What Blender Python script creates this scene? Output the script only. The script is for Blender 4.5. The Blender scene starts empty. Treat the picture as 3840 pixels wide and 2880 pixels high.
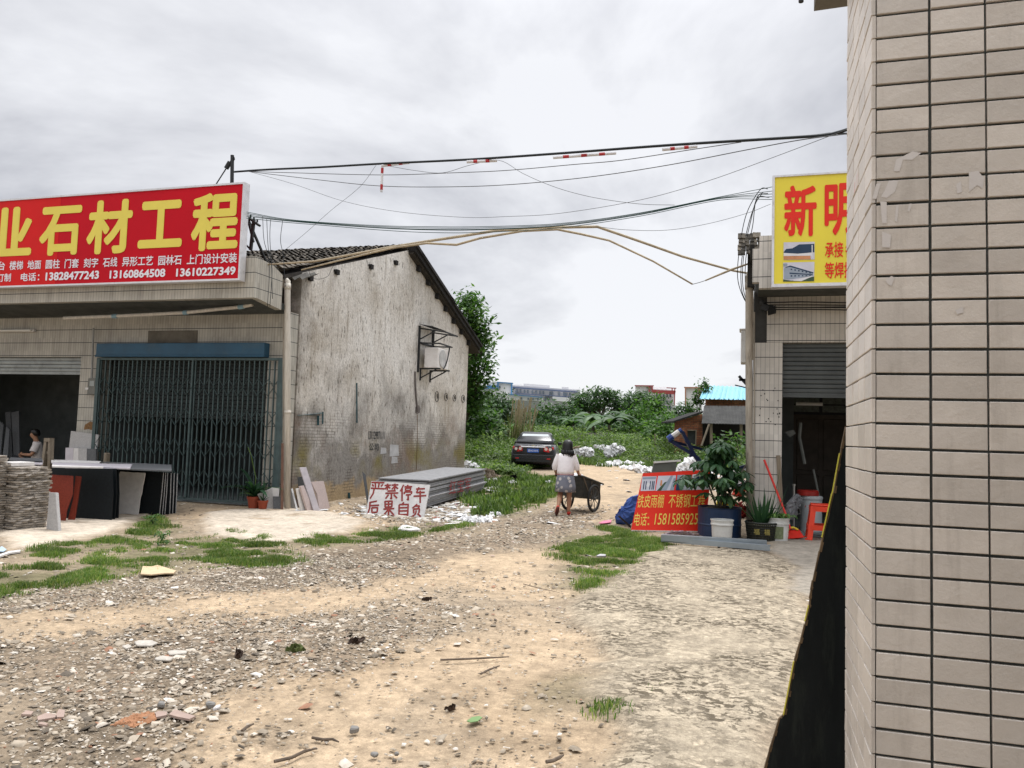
import bpy, bmesh, math, random
import numpy as np
from mathutils import Vector, Matrix
random.seed(7); RNG = np.random.default_rng(7)
SC = bpy.context.scene
COL = SC.collection
# ---------------------------------------------------------------- camera
FPX, CX, CY, EYE = 2950.0, 1920.0, 1440.0, 1.6
def _unit(v): return v / np.linalg.norm(v)
_fw = _unit(np.array([2800 - CX, -(1660 - CY), -FPX]))
_h2 = np.array([3800 - CX, -(1691 - CY), -FPX])
_up = _unit(np.cross(_h2, _fw))
if _up[1] < 0: _up = -_up
ROT = np.array([np.cross(_fw, _up), _fw, _up])
cam_d = bpy.data.cameras.new('camera'); cam = bpy.data.objects.new('camera', cam_d); COL.objects.link(cam)
cam_d.sensor_width = 36; cam_d.lens = 36 * FPX / 3840; cam_d.clip_start = 0.05; cam_d.clip_end = 3000
_m = Matrix.Identity(4)
for i in range(3):
    for j in range(3): _m[i][j] = ROT[i][j]
_m[2][3] = EYE
cam.matrix_world = _m
SC.camera = cam
# ---------------------------------------------------------------- world, sun, exposure
SUN_EL, SUN_AZ = math.radians(66), math.radians(20)     # azimuth measured from +Y clockwise
w = bpy.data.worlds.new('World'); SC.world = w; w.use_nodes = True
nt = w.node_tree; nt.nodes.clear()
N = nt.nodes.new; LK = nt.links.new
out = N('ShaderNodeOutputWorld')
sky = N('ShaderNodeTexSky'); sky.sky_type = 'NISHITA'; sky.sun_disc = False
sky.sun_elevation = SUN_EL; sky.sun_rotation = SUN_AZ
bg1 = N('ShaderNodeBackground'); bg1.inputs[1].default_value = 0.10; LK(sky.outputs[0], bg1.inputs[0])
tc = N('ShaderNodeTexCoord'); sep = N('ShaderNodeSeparateXYZ'); LK(tc.outputs['Generated'], sep.inputs[0])
# flatten directions on to a cloud ceiling
mx = N('ShaderNodeMath'); mx.operation = 'MAXIMUM'; LK(sep.outputs[2], mx.inputs[0]); mx.inputs[1].default_value = 0.0
ad = N('ShaderNodeMath'); ad.operation = 'ADD'; LK(mx.outputs[0], ad.inputs[0]); ad.inputs[1].default_value = 0.24
dv = N('ShaderNodeVectorMath'); dv.operation = 'DIVIDE'; LK(tc.outputs['Generated'], dv.inputs[0])
cmb = N('ShaderNodeCombineXYZ'); [LK(ad.outputs[0], cmb.inputs[k]) for k in range(3)]; LK(cmb.outputs[0], dv.inputs[1])
mp = N('ShaderNodeMapping'); mp.inputs['Location'].default_value = (5.2, 3.3, 0); mp.inputs['Scale'].default_value = (1, 1, 0.25); LK(dv.outputs[0], mp.inputs[0])
nz = N('ShaderNodeTexNoise'); nz.inputs['Scale'].default_value = 0.72; nz.inputs['Detail'].default_value = 7; nz.inputs['Roughness'].default_value = 0.57; nz.inputs['Distortion'].default_value = 0.35
LK(mp.outputs[0], nz.inputs[0])
rp = N('ShaderNodeValToRGB'); cr = rp.color_ramp
cr.elements[0].position = 0.36; cr.elements[0].color = (0.43, 0.435, 0.47, 1)
cr.elements[1].position = 0.55; cr.elements[1].color = (0.80, 0.805, 0.83, 1)
e = cr.elements.new(0.46); e.color = (0.63, 0.635, 0.665, 1)
LK(nz.outputs[0], rp.inputs[0])
# overcast skies brighten towards the zenith
zr = N('ShaderNodeMapRange'); LK(sep.outputs[2], zr.inputs[0]); zr.interpolation_type = 'SMOOTHSTEP'; zr.inputs[1].default_value = 0.42; zr.inputs[2].default_value = 0.95; zr.inputs[3].default_value = 0.86; zr.inputs[4].default_value = 3.0
bg2 = N('ShaderNodeBackground'); LK(rp.outputs[0], bg2.inputs[0]); LK(zr.outputs[0], bg2.inputs[1])
mxs = N('ShaderNodeMixShader'); mxs.inputs[0].default_value = 0.93; LK(bg1.outputs[0], mxs.inputs[1]); LK(bg2.outputs[0], mxs.inputs[2]); LK(mxs.outputs[0], out.inputs[0])
sl = bpy.data.lights.new('sun', 'SUN'); sl.energy = 2.0; sl.angle = math.radians(20); sl.color = (1, 0.985, 0.96)
sun = bpy.data.objects.new('sun', sl); COL.objects.link(sun); sun.location = (0, 0, 30)
_sd = Vector((math.sin(SUN_AZ) * math.cos(SUN_EL), math.cos(SUN_AZ) * math.cos(SUN_EL), math.sin(SUN_EL)))
sun.rotation_mode = 'QUATERNION'; sun.rotation_quaternion = _sd.to_track_quat('Z', 'Y')
SC.view_settings.view_transform = 'Standard'; SC.view_settings.look = 'None'
SC.view_settings.exposure = 0.46; SC.view_settings.gamma = 1.0; SC.view_settings.use_curve_mapping = False
SC.render.film_transparent = False
try: SC.cycles.max_bounces = 6; SC.cycles.use_denoising = True
except Exception: pass

# ---------------------------------------------------------------- picture points as places in the scene
def ray(px, py): return ROT @ np.array([px - CX, -(py - CY), -FPX])
EY = np.array([0, 0, EYE])
def onX(px, py, X): r = ray(px, py); return EY + r * (X / r[0])
def onY(px, py, Y): r = ray(px, py); return EY + r * (Y / r[1])
def onZ(px, py, Z=0.0): r = ray(px, py); return EY + r * ((Z - EYE) / r[2])
def atD(px, py, d): return EY + ray(px, py) * (d / FPX)
def onP(px, py, p0, n):
    r = ray(px, py); n = np.array(n); return EY + r * (np.dot(np.array(p0) - EY, n) / np.dot(r, n))
def ss(a, b, x):
    t = np.clip((x - a) / (b - a), 0, 1); return t * t * (3 - 2 * t)
def gz(x, y): return 0.55 * ss(15, 40, y) + 1.1 * ss(38, 66, y)
def onG(px, py):
    r = ray(px, py) / FPX; d = np.arange(1.5, 140, .02); z = EYE + r[2] * d - gz(r[0] * d, r[1] * d); k = np.argmax(z < 0) if (z < 0).any() else len(d) - 1
    return EY + r * d[k]
# value noise in the plane
_LAT = RNG.random((256, 256))
def vnoise(x, y, s, seed=0):
    x = np.asarray(x) * s + seed * 17.3; y = np.asarray(y) * s + seed * 9.1
    xi = np.floor(x).astype(int); yi = np.floor(y).astype(int); fx = x - xi; fy = y - yi
    fx = fx * fx * (3 - 2 * fx); fy = fy * fy * (3 - 2 * fy)
    g = lambda a, b: _LAT[a % 256, b % 256]
    return (g(xi, yi) * (1 - fx) + g(xi + 1, yi) * fx) * (1 - fy) + (g(xi, yi + 1) * (1 - fx) + g(xi + 1, yi + 1) * fx) * fy
def fbm(x, y, s, o=4, seed=0):
    a, t, r = 0.5, 0, 0
    for k in range(o): r = r + a * vnoise(x, y, s * 2 ** k, seed + k); t += a; a *= 0.5
    return r / t

# ---------------------------------------------------------------- materials
def lin(r, g, b):
    f = lambda c: (c / 255 / 12.92) if c / 255 <= 0.04045 else ((c / 255 + 0.055) / 1.055) ** 2.4
    return (f(r), f(g), f(b))
class NT:
    def __init__(s, name):
        s.m = bpy.data.materials.new(name); s.m.use_nodes = True; s.t = s.m.node_tree; s.t.nodes.clear()
        s.out = s.n('ShaderNodeOutputMaterial'); s.b = s.n('ShaderNodeBsdfPrincipled'); s.l(s.b.outputs[0], s.out.inputs[0])
        s.geo = s.n('ShaderNodeNewGeometry'); s.pos = s.geo.outputs['Position']
    def n(s, t, **k):
        x = s.t.nodes.new(t)
        for a, b in k.items(): setattr(x, a, b)
        return x
    def l(s, a, b): s.t.links.new(a, b)
    def noise(s, scale, detail=4, rough=0.55, vec=None, sc=None, dist=0.0):
        v = vec or s.pos
        if sc: v = s.mapping(v, sc)
        x = s.n('ShaderNodeTexNoise'); x.inputs['Scale'].default_value = scale; x.inputs['Detail'].default_value = detail; x.inputs['Roughness'].default_value = rough; x.inputs['Distortion'].default_value = dist
        s.l(v, x.inputs[0]); return x.outputs[0]
    def mapping(s, v, sc=(1, 1, 1), loc=(0, 0, 0), rot=(0, 0, 0)):
        x = s.n('ShaderNodeMapping'); x.inputs['Scale'].default_value = sc; x.inputs['Location'].default_value = loc; x.inputs['Rotation'].default_value = rot
        s.l(v, x.inputs[0]); return x.outputs[0]
    def ramp(s, fac, stops, interp='LINEAR'):
        x = s.n('ShaderNodeValToRGB'); c = x.color_ramp; c.interpolation = interp
        for i, (p, col) in enumerate(stops):
            if not hasattr(col, '__len__'): col = (col,) * 3
            e = c.elements[i] if i < 2 else c.elements.new(p)
            e.position = p; e.color = (*col, 1)
        s.l(fac, x.inputs[0]); return x.outputs[0]
    def mix(s, f, a, b, mode='MIX'):
        x = s.n('ShaderNodeMix', data_type='RGBA', blend_type=mode)
        for k, v in ((0, f), (6, a), (7, b)):
            if hasattr(v, 'links'): s.l(v, x.inputs[k])
            elif k == 0: x.inputs[k].default_value = v
            else: x.inputs[k].default_value = (*v, 1)
        return x.outputs[2]
    def math(s, op, a, b=0.0):
        x = s.n('ShaderNodeMath', operation=op)
        for k, v in ((0, a), (1, b)):
            if hasattr(v, 'links'): s.l(v, x.inputs[k])
            else: x.inputs[k].default_value = v
        return x.outputs[0]
    def bump(s, h, strength=0.3, dist=0.01):
        x = s.n('ShaderNodeBump'); x.inputs['Strength'].default_value = strength; x.inputs['Distance'].default_value = dist
        s.l(h, x.inputs['Height']); s.l(x.outputs[0], s.b.inputs['Normal'])
    def fin(s, col=None, rough=0.8, spec=0.3, metal=0.0):
        if col is not None:
            if hasattr(col, 'links'): s.l(col, s.b.inputs['Base Color'])
            else: s.b.inputs['Base Color'].default_value = (*col, 1)
        if hasattr(rough, 'links'): s.l(rough, s.b.inputs['Roughness'])
        else: s.b.inputs['Roughness'].default_value = rough
        s.b.inputs['Specular IOR Level'].default_value = spec; s.b.inputs['Metallic'].default_value = metal
        return s.m
def mat(name, c, rough=0.8, var=0.25, scale=6, bump=0.25, bscale=60, spec=0.3, metal=0.0, stain=None, sc=None, bd=0.004):
    t = NT(name); a = t.noise(scale, 5, 0.6, sc=sc)
    f = t.ramp(a, [(0.3, 1 - var), (0.7, 1 + var * 0.45)])
    col = t.mix(1.0, c, f, 'MULTIPLY')
    if stain:
        sf = t.ramp(t.noise(scale * 2.3, 6, 0.7, sc=sc), [(0.52, 0.0), (0.72, stain[1])])
        col = t.mix(sf, col, stain[0])
    if bump: t.bump(t.noise(bscale, 4), bump, bd)
    return t.fin(col, rough, spec, metal)
def leafmat(name, dark, mid, light, trans=0.35):
    t = NT(name); r = t.geo.outputs['Random Per Island']
    c = t.ramp(r, [(0.0, dark), (0.55, mid), (1.0, light)])
    big = t.ramp(t.noise(0.9, 3), [(0.35, 0.62), (0.65, 1.15)])
    c = t.mix(1.0, c, big, 'MULTIPLY')
    t.fin(c, 0.55, 0.35)
    tr = t.n('ShaderNodeBsdfTranslucent'); t.l(t.mix(1.0, c, (1.1, 1.25, 0.6), 'MULTIPLY'), tr.inputs[0])
    ms = t.n('ShaderNodeMixShader'); ms.inputs[0].default_value = trans
    t.l(t.b.outputs[0], ms.inputs[1]); t.l(tr.outputs[0], ms.inputs[2]); t.l(ms.outputs[0], t.out.inputs[0])
    return t.m
def islandmat(name, stops, rough=0.85, bump=0.3, bscale=80, spec=0.3):
    t = NT(name); c = t.ramp(t.geo.outputs['Random Per Island'], stops)
    c = t.mix(1.0, c, t.ramp(t.noise(25, 4), [(0.3, 0.78), (0.7, 1.1)]), 'MULTIPLY')
    t.bump(t.noise(bscale, 4), bump, 0.004)
    return t.fin(c, rough, spec)

# ---------------------------------------------------------------- meshes, things and parts
ORG = {}
def V3(p): return np.array([float(p[0]), float(p[1]), float(p[2])])
class MB:
    def __init__(s): s.v = []; s.f = []; s.mi = []; s.m = 0
    def add(s, vs, fs, m=None):
        k = len(s.v); s.v += [tuple(map(float, p)) for p in vs]; s.f += [tuple(i + k for i in f) for f in fs]; s.mi += [s.m if m is None else m] * len(fs); return s
    def obox(s, c, a, b, d, m=None):
        c, a, b, d = map(V3, (c, a, b, d)); vs = [c + i * a + j * b + k * d for k in (-1, 1) for j in (-1, 1) for i in (-1, 1)]
        fs = [(0, 2, 3, 1), (4, 5, 7, 6), (0, 1, 5, 4), (2, 6, 7, 3), (0, 4, 6, 2), (1, 3, 7, 5)]
        if np.dot(np.cross(a, b), d) < 0: fs = [f[::-1] for f in fs]
        return s.add(vs, fs, m)
    def box(s, x0, x1, y0, y1, z0, z1, m=None):
        return s.obox(((x0 + x1) / 2, (y0 + y1) / 2, (z0 + z1) / 2), ((x1 - x0) / 2, 0, 0), (0, (y1 - y0) / 2, 0), (0, 0, (z1 - z0) / 2), m)
    def beam(s, p, q, w, h, up=(0, 0, 1), m=None):
        p, q = V3(p), V3(q); d = q - p; u = np.cross(d, V3(up))
        if np.linalg.norm(u) < 1e-6: u = np.cross(d, V3((1, 0, 0)))
        u = _unit(u); vv = _unit(np.cross(u, d))
        return s.obox((p + q) / 2, d / 2, u * w / 2, vv * h / 2, m)
    def tube(s, pts, r, n=8, caps=True, m=None):
        P = [V3(p) for p in pts]; R = list(r) if hasattr(r, '__len__') else [r] * len(P); vs = []; fs = []
        ref = None
        for i, p in enumerate(P):
            d = _unit(P[min(i + 1, len(P) - 1)] - P[max(i - 1, 0)] + 1e-12)
            if ref is None: ref = np.cross(d, (0, 0, 1) if abs(d[2]) < 0.9 else (1, 0, 0))
            ref = _unit(ref - d * np.dot(ref, d)); b = np.cross(d, ref)
            for k in range(n):
                a = 2 * math.pi * k / n; vs.append(p + R[i] * (math.cos(a) * ref + math.sin(a) * b))
        for i in range(len(P) - 1):
            for k in range(n): fs.append((i * n + k, i * n + (k + 1) % n, (i + 1) * n + (k + 1) % n, (i + 1) * n + k))
        if caps: fs.append(tuple(range(n))[::-1]); fs.append(tuple((len(P) - 1) * n + k for k in range(n)))
        return s.add(vs, fs, m)
    def loft(s, rings, caps=True, m=None):
        n = len(rings[0]); vs = [p for r in rings for p in r]; fs = []
        for i in range(len(rings) - 1):
            for k in range(n): fs.append((i * n + k, i * n + (k + 1) % n, (i + 1) * n + (k + 1) % n, (i + 1) * n + k))
        if caps: fs.append(tuple(range(n))[::-1]); fs.append(tuple((len(rings) - 1) * n + k for k in range(n)))
        return s.add(vs, fs, m)
    def lathe(s, prof, c=(0, 0, 0), n=24, m=None, caps=True):
        return s.loft([[(c[0] + r * math.cos(2 * math.pi * k / n), c[1] + r * math.sin(2 * math.pi * k / n), c[2] + z) for k in range(n)] for r, z in prof], caps, m)
    def prism(s, poly, ext, m=None):
        P = [V3(p) for p in poly]; e = V3(ext); n = len(P)
        nr = sum((np.cross(P[i] - P[0], P[(i + 1) % n] - P[0]) for i in range(1, n - 1)), np.zeros(3))
        if np.dot(nr, e) > 0: P = P[::-1]
        vs = P + [p + e for p in P]
        return s.add(vs, [tuple(range(n)), tuple(range(2 * n - 1, n - 1, -1))] + [(i, i + n, (i + 1) % n + n, (i + 1) % n) for i in range(n)], m)
    def quad(s, a, b, c, d, m=None): return s.add([a, b, c, d], [(0, 1, 2, 3)], m)
    def text(s, body, p0, u, v, off=0.0, m=None):
        """lettering laid in the parallelogram p0, p0+u, p0+v"""
        vs, fs, bb = glyphs(body); p0, u, v = V3(p0), V3(u), V3(v); nr = _unit(np.cross(u, v)); q = off * 1.25
        W, H = bb[2] - bb[0] + 2 * q, bb[3] - bb[1] + 2 * q; sh = [(0, 0)]
        if off: sh = [(0, 0)] + [(q * math.cos(a), q * math.sin(a)) for a in np.arange(8) * math.pi / 4]
        for k, (dx, dy) in enumerate(sh): s.add([p0 + nr * (.00035 * k) + u * ((x + dx - bb[0] + q) / W) + v * ((y + dy - bb[1] + q) / H) for x, y in vs], fs, m)
        return s
    def build(s, name, mats, parent=None, smooth=False, uv=False, bevel=0, origin=None, seg=1):
        me = bpy.data.meshes.new(name)
        O = ORG[parent.name] if parent is not None else (V3(origin) if origin is not None else base_of(s.v))
        me.from_pydata([(a - O[0], b - O[1], c - O[2]) for a, b, c in s.v], [], s.f)
        for mm in (mats if isinstance(mats, (list, tuple)) else [mats]): me.materials.append(mm)
        me.polygons.foreach_set('material_index', s.mi)
        if uv:
            l = me.uv_layers.new(name='UVMap'); me.update()
            for p in me.polygons:
                n = p.normal; ax = 0 if abs(n.x) > abs(n.y) and abs(n.x) > abs(n.z) else (1 if abs(n.y) > abs(n.z) else 2)
                for li in p.loop_indices:
                    x, y, z = s.v[me.loops[li].vertex_index]; l.data[li].uv = ((y, z), (x, z), (x, y))[ax]
        if smooth: me.polygons.foreach_set('use_smooth', [True] * len(s.f))
        me.validate(); me.update()
        o = bpy.data.objects.new(name, me); COL.objects.link(o)
        if parent is not None: o.parent = parent
        else: o.location = O
        ORG[o.name] = O
        if bevel:
            b = o.modifiers.new('bevel', 'BEVEL'); b.width = bevel; b.segments = seg; b.limit_method = 'ANGLE'
        return o
def base_of(v):
    a = np.array(v); return np.array([(a[:, 0].min() + a[:, 0].max()) / 2, (a[:, 1].min() + a[:, 1].max()) / 2, a[:, 2].min()])
_GL = {}
def glyphs(body, off=0.0):
    k = (body, off)
    if k not in _GL:
        c = bpy.data.curves.new('lettering', 'FONT'); c.body = body; c.offset = off; c.resolution_u = 3
        o = bpy.data.objects.new('lettering', c); COL.objects.link(o); dg = bpy.context.evaluated_depsgraph_get()
        me = o.evaluated_get(dg).to_mesh(); vs = [(q.co.x, q.co.y) for q in me.vertices]; fs = [tuple(p.vertices) for p in me.polygons]
        up = sum(p.normal.z * p.area for p in me.polygons)
        if up < 0: fs = [f[::-1] for f in fs]
        o.evaluated_get(dg).to_mesh_clear(); bpy.data.objects.remove(o); bpy.data.curves.remove(c)
        a = np.array(vs); _GL[k] = (vs, fs, (a[:, 0].min(), a[:, 1].min(), a[:, 0].max(), a[:, 1].max()))
    return _GL[k]
def tag(o, label=None, cat=None, group=None, kind=None):
    if label: o['label'] = label
    if cat: o['category'] = cat
    if group: o['group'] = group
    if kind or label: o['kind'] = kind or 'thing'
    return o
def thing(name, label, cat, loc, group=None):
    o = bpy.data.objects.new(name, None); COL.objects.link(o); o.location = tuple(map(float, loc)); o.empty_display_size = 0.1
    ORG[o.name] = V3(loc); return tag(o, label, cat, group)
def copy_tree(o, shift=(0, 0, 0), label=None, parent=None, rotz=None):
    c = o.copy(); COL.objects.link(c); ORG[c.name] = ORG[o.name]
    if parent is not None: c.parent = parent
    else:
        c.location = o.location + Vector(tuple(map(float, shift)))
        if rotz is not None: c.rotation_euler[2] = rotz
    if label: c['label'] = label
    for ch in list(o.children): copy_tree(ch, parent=c)
    return c
def npmesh(name, V, F, mats, parent=None, origin=None, smooth=False, attr=None):
    """fast mesh from arrays: V (n,3), F (m,k)"""
    V = np.asarray(V, float); F = np.asarray(F, int); k = F.shape[1]
    O = ORG[parent.name] if parent is not None else (V3(origin) if origin is not None else base_of(V))
    me = bpy.data.meshes.new(name); me.vertices.add(len(V)); me.vertices.foreach_set('co', (V - O).astype(np.float32).ravel())
    me.loops.add(F.size); me.loops.foreach_set('vertex_index', F.ravel().astype(np.int32))
    me.polygons.add(len(F)); me.polygons.foreach_set('loop_start', np.arange(0, F.size, k, dtype=np.int32)); me.polygons.foreach_set('loop_total', np.full(len(F), k, dtype=np.int32))
    if smooth: me.polygons.foreach_set('use_smooth', np.ones(len(F), dtype=bool))
    for mm in (mats if isinstance(mats, (list, tuple)) else [mats]): me.materials.append(mm)
    me.update(calc_edges=True)
    for nm, typ, data in (attr or []):
        a = me.attributes.new(nm, typ, 'POINT')
        a.data.foreach_set('color' if typ == 'FLOAT_COLOR' else 'value', np.asarray(data, np.float32).ravel())
    o = bpy.data.objects.new(name, me); COL.objects.link(o)
    if parent is not None: o.parent = parent
    else: o.location = O
    ORG[o.name] = O
    return o
# ================================================================ ground
K = 3840 / 2212
def gpoly(pts): return np.array([onG(x * K, y * K)[:2] for x, y in pts])
def sdist(x, y, poly):
    """signed distance to a polygon on the ground, positive inside"""
    x = np.asarray(x); y = np.asarray(y); d = np.full(x.shape, 1e9); ins = np.zeros(x.shape, bool); n = len(poly)
    for i in range(n):
        ax, ay = poly[i]; bx, by = poly[(i + 1) % n]; ex, ey = bx - ax, by - ay
        t = np.clip(((x - ax) * ex + (y - ay) * ey) / (ex * ex + ey * ey + 1e-12), 0, 1)
        d = np.minimum(d, np.hypot(x - ax - t * ex, y - ay - t * ey))
        c = ((ay > y) != (by > y)) & (x < (bx - ax) * (y - ay) / (by - ay + 1e-12) + ax); ins ^= c
    return np.where(ins, d, -d)
REG = {
 'grass': [[(0,1265),(0,1240),(150,1215),(260,1195),(330,1165),(420,1165),(500,1152),(560,1160),(620,1190),(655,1215),(560,1225),(450,1225),(380,1215),(300,1235),(200,1262),(100,1275),(0,1292)],
           [(60,1200),(110,1180),(200,1165),(290,1150),(330,1118),(352,1128),(335,1160),(220,1180),(120,1200)],
           [(640,1165),(720,1155),(800,1150),(880,1143),(925,1148),(870,1166),(780,1175),(700,1180)],
           [(870,1146),(930,1135),(990,1128),(1000,1136),(930,1148)],
           [(1205,1185),(1260,1163),(1330,1158),(1440,1172),(1385,1205),(1340,1225),(1312,1255),(1270,1275),(1283,1240),(1230,1215)],
           [(1005,1102),(1060,1088),(1120,1062),(1200,1066),(1170,1085),(1100,1110),(1030,1118)],
           [(1100,1020),(1200,1030),(1195,1062),(1120,1058)],
           [(1318,1500),(1338,1494),(1356,1512),(1354,1540),(1335,1540)],
           [(1312,1140),(1372,1145),(1362,1172),(1318,1168)]],
 'pale': [[(0,1185),(0,1142),(150,1118),(300,1100),(330,1112),(235,1148),(100,1180)],
          [(430,1130),(470,1105),(600,1090),(700,1105),(800,1125),(770,1145),(690,1158),(610,1172),(520,1165),(450,1150)]],
 'sand': [[(1130,1185),(1270,1172),(1232,1200),(1205,1225),(1260,1275),(1180,1292),(1100,1285),(950,1275),(800,1295),(600,1335),(300,1350),(0,1385),(0,1330),(250,1300),(520,1275),(700,1255),(900,1225),(1050,1195)],
          [(520,1480),(700,1430),(900,1390),(1180,1330),(1270,1380),(1285,1500),(1270,1600),(1285,1659),(1290,1720),(340,1720),(450,1560)],
          [(330,1112),(560,1075),(640,1088),(760,1100),(845,1130),(800,1150),(640,1160),(430,1128)],
          [(1210,1100),(1230,1000),(1330,990),(1395,1010),(1395,1080),(1310,1130)]],
 'gravel': [[(0,1290),(200,1270),(400,1235),(600,1225),(700,1190),(900,1168),(1000,1150),(1150,1110),(1290,1090),(1300,1120),(1250,1150),(1130,1180),(1050,1195),(900,1225),(700,1255),(520,1275),(250,1300),(0,1330)],
            [(0,1380),(300,1350),(600,1330),(800,1315),(930,1330),(870,1400),(700,1430),(520,1480),(450,1560),(340,1720),(0,1720)],
            [(700,1105),(760,1090),(1000,1090),(1100,1100),(1010,1140),(900,1140),(840,1130)]],
 'damp': [[(0,1555),(200,1565),(380,1555),(460,1575),(400,1640),(420,1720),(0,1720)], [(300,1455),(480,1440),(520,1480),(420,1500),(300,1490)], [(450,1255),(700,1205),(900,1185),(820,1215),(600,1255)]],
 'rough': [[(1450,1180),(1650,1192),(1705,1210),(1738,1290),(1722,1400),(1640,1730),(1345,1730),(1300,1500),(1290,1380),(1262,1295),(1312,1260),(1350,1222)]],
 'apron': [[(1655,1180),(1700,1160),(1900,1160),(1900,1330),(1760,1290),(1738,1285),(1705,1205)]],
 'streak': [[(1040,1540),(1200,1500),(1270,1505),(1180,1545),(1000,1580)], [(700,1440),(860,1400),(900,1410),(760,1455)], [(980,1600),(1130,1570),(1150,1590),(1000,1625)]],
}
REGP = {k: [gpoly(p) for p in v] for k, v in REG.items()}
def region(k, x, y, soft=0.25, warp=0.35):
    x = np.asarray(x, float); y = np.asarray(y, float)
    wx = x + warp * (fbm(x, y, 1.6, 4, 31) - 0.5) * 2; wy = y + warp * (fbm(x, y, 1.6, 4, 57) - 0.5) * 2
    return np.max([ss(-soft, soft, sdist(wx, wy, p)) for p in REGP[k]], axis=0)
def mounds(x, y):
    return 0.02 * (fbm(x, y, 0.9, 3, 3) - 0.5) + 0.02 * (fbm(x, y, 4.5, 3, 9) - 0.5)
xs = np.concatenate([np.linspace(-420, -60, 13)[:-1], np.linspace(-60, -14, 40)[:-1], np.arange(-14, 2.6, 0.05), np.linspace(2.6, 40, 40), np.linspace(60, 420, 13)])
ys = np.concatenate([np.linspace(-60, 2.4, 22)[:-1], np.arange(2.4, 18, 0.05), np.arange(18, 46, 0.25), np.linspace(46, 80, 50)[1:], np.linspace(90, 620, 18)])
GX, GY = np.meshgrid(xs, ys); gx, gy = GX.ravel(), GY.ravel()
near = ((gx > -16) & (gx < 4) & (gy > 1.5) & (gy < 46))
W = {}
for k in REG:
    W[k] = np.zeros(gx.shape); W[k][near] = region(k, gx[near], gy[near], 0.12 if k in ('rough', 'pale', 'apron') else 0.5, 0.22 if k in ('rough', 'pale', 'apron') else 0.7)
def lerp(c, t, m): return c * (1 - m[:, None]) + np.array(t)[None, :] * m[:, None]
n1 = fbm(gx, gy, 0.7, 4, 71); n2 = fbm(gx, gy, 3.0, 4, 77); n3 = fbm(gx, gy, 0.35, 3, 81)
Cg = np.tile(np.array([[0.345, 0.273, 0.192]]), (len(gx), 1))
Cg = lerp(Cg, (0.275, 0.215, 0.152), W['gravel'] * ss(0.3, 0.6, n1 + 0.12))
Cg = lerp(Cg, (0.48, 0.366, 0.245), W['sand'] * ss(0.22, 0.5, n1 * 0.6 + n2 * 0.4 + 0.08))
Cg = lerp(Cg, (0.145, 0.115, 0.08), W['damp'] * ss(0.3, 0.6, n2 + 0.1) * 0.7)
Cg = lerp(Cg, (0.27, 0.195, 0.12), W['streak'] * 0.7)
Cg = lerp(Cg, (0.13, 0.125, 0.06), W['grass'] * 0.75)
Cg = lerp(Cg, (0.455, 0.385, 0.285), W['rough'] * 0.97)
Cg = lerp(Cg, (0.58, 0.50, 0.40), W['pale'] * ss(0.26, 0.44, n1 * 0.5 + n2 * 0.5))
Cg = lerp(Cg, (0.32, 0.285, 0.235), W['apron'])
field = ss(30, 46, gy) * 0.8; field[(gx < -16) | (gx > 4)] = 1.0
Cg = lerp(Cg, (0.06, 0.08, 0.03), np.where(gy > 30, field, 0))
Cg *= (0.78 + 0.44 * n2)[:, None]
# trodden wheel lines in the sand, swinging round towards the lane
gzv = gz(gx, gy) + np.where(near, mounds(gx, gy), 0)
gzv += W['rough'] * (0.035 + 0.020 * (fbm(gx * 0.6, gy * 1.7, 7.0, 4, 15) - 0.5)) + W['pale'] * 0.025 + W['apron'] * 0.02 - W['sand'] * 0.012
gzv += W['gravel'] * 0.02 * (fbm(gx, gy, 11, 2, 5) - 0.5)
nx_, ny_ = len(xs), len(ys)
ii = np.arange(nx_ - 1)[None, :] + nx_ * np.arange(ny_ - 1)[:, None]; ii = ii.ravel()
t = NT('earth')
at = t.n('ShaderNodeAttribute', attribute_name='tint'); ag = t.n('ShaderNodeAttribute', attribute_name='stony'); ar = t.n('ShaderNodeAttribute', attribute_name='roughcast')
c = at.outputs['Color']
c = t.mix(1.0, c, t.ramp(t.noise(9, 8, 0.72), [(0.3, 0.62), (0.7, 1.22)]), 'MULTIPLY')
v1 = t.n('ShaderNodeTexVoronoi', feature='F1'); v1.inputs['Scale'].default_value = 34; t.l(t.mapping(t.pos, (1, 1, 0.2)), v1.inputs[0])
vr = t.ramp(t.n('ShaderNodeSeparateColor').outputs[0], [(0, 0.5), (1, 1.5)])
sepc = [x for x in t.t.nodes if x.bl_idname == 'ShaderNodeSeparateColor'][0]; t.l(v1.outputs['Color'], sepc.inputs[0])
pebble = t.mix(1.0, c, t.ramp(sepc.outputs[0], [(0.0, (0.35, 0.35, 0.36)), (0.5, (0.95, 0.93, 0.9)), (0.8, (1.35, 1.35, 1.38)), (1.0, (2.0, 1.95, 1.9))]), 'MULTIPLY')
edge = t.ramp(v1.outputs['Distance'], [(0.25, 1.0), (0.55, 0.55)])
pebble = t.mix(1.0, pebble, edge, 'MULTIPLY')
pat = t.ramp(t.noise(5.5, 5, 0.65), [(0.4, 0.12), (0.6, 0.9)])
c = t.mix(t.math('MULTIPLY', ag.outputs['Fac'], pat), c, pebble)
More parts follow.
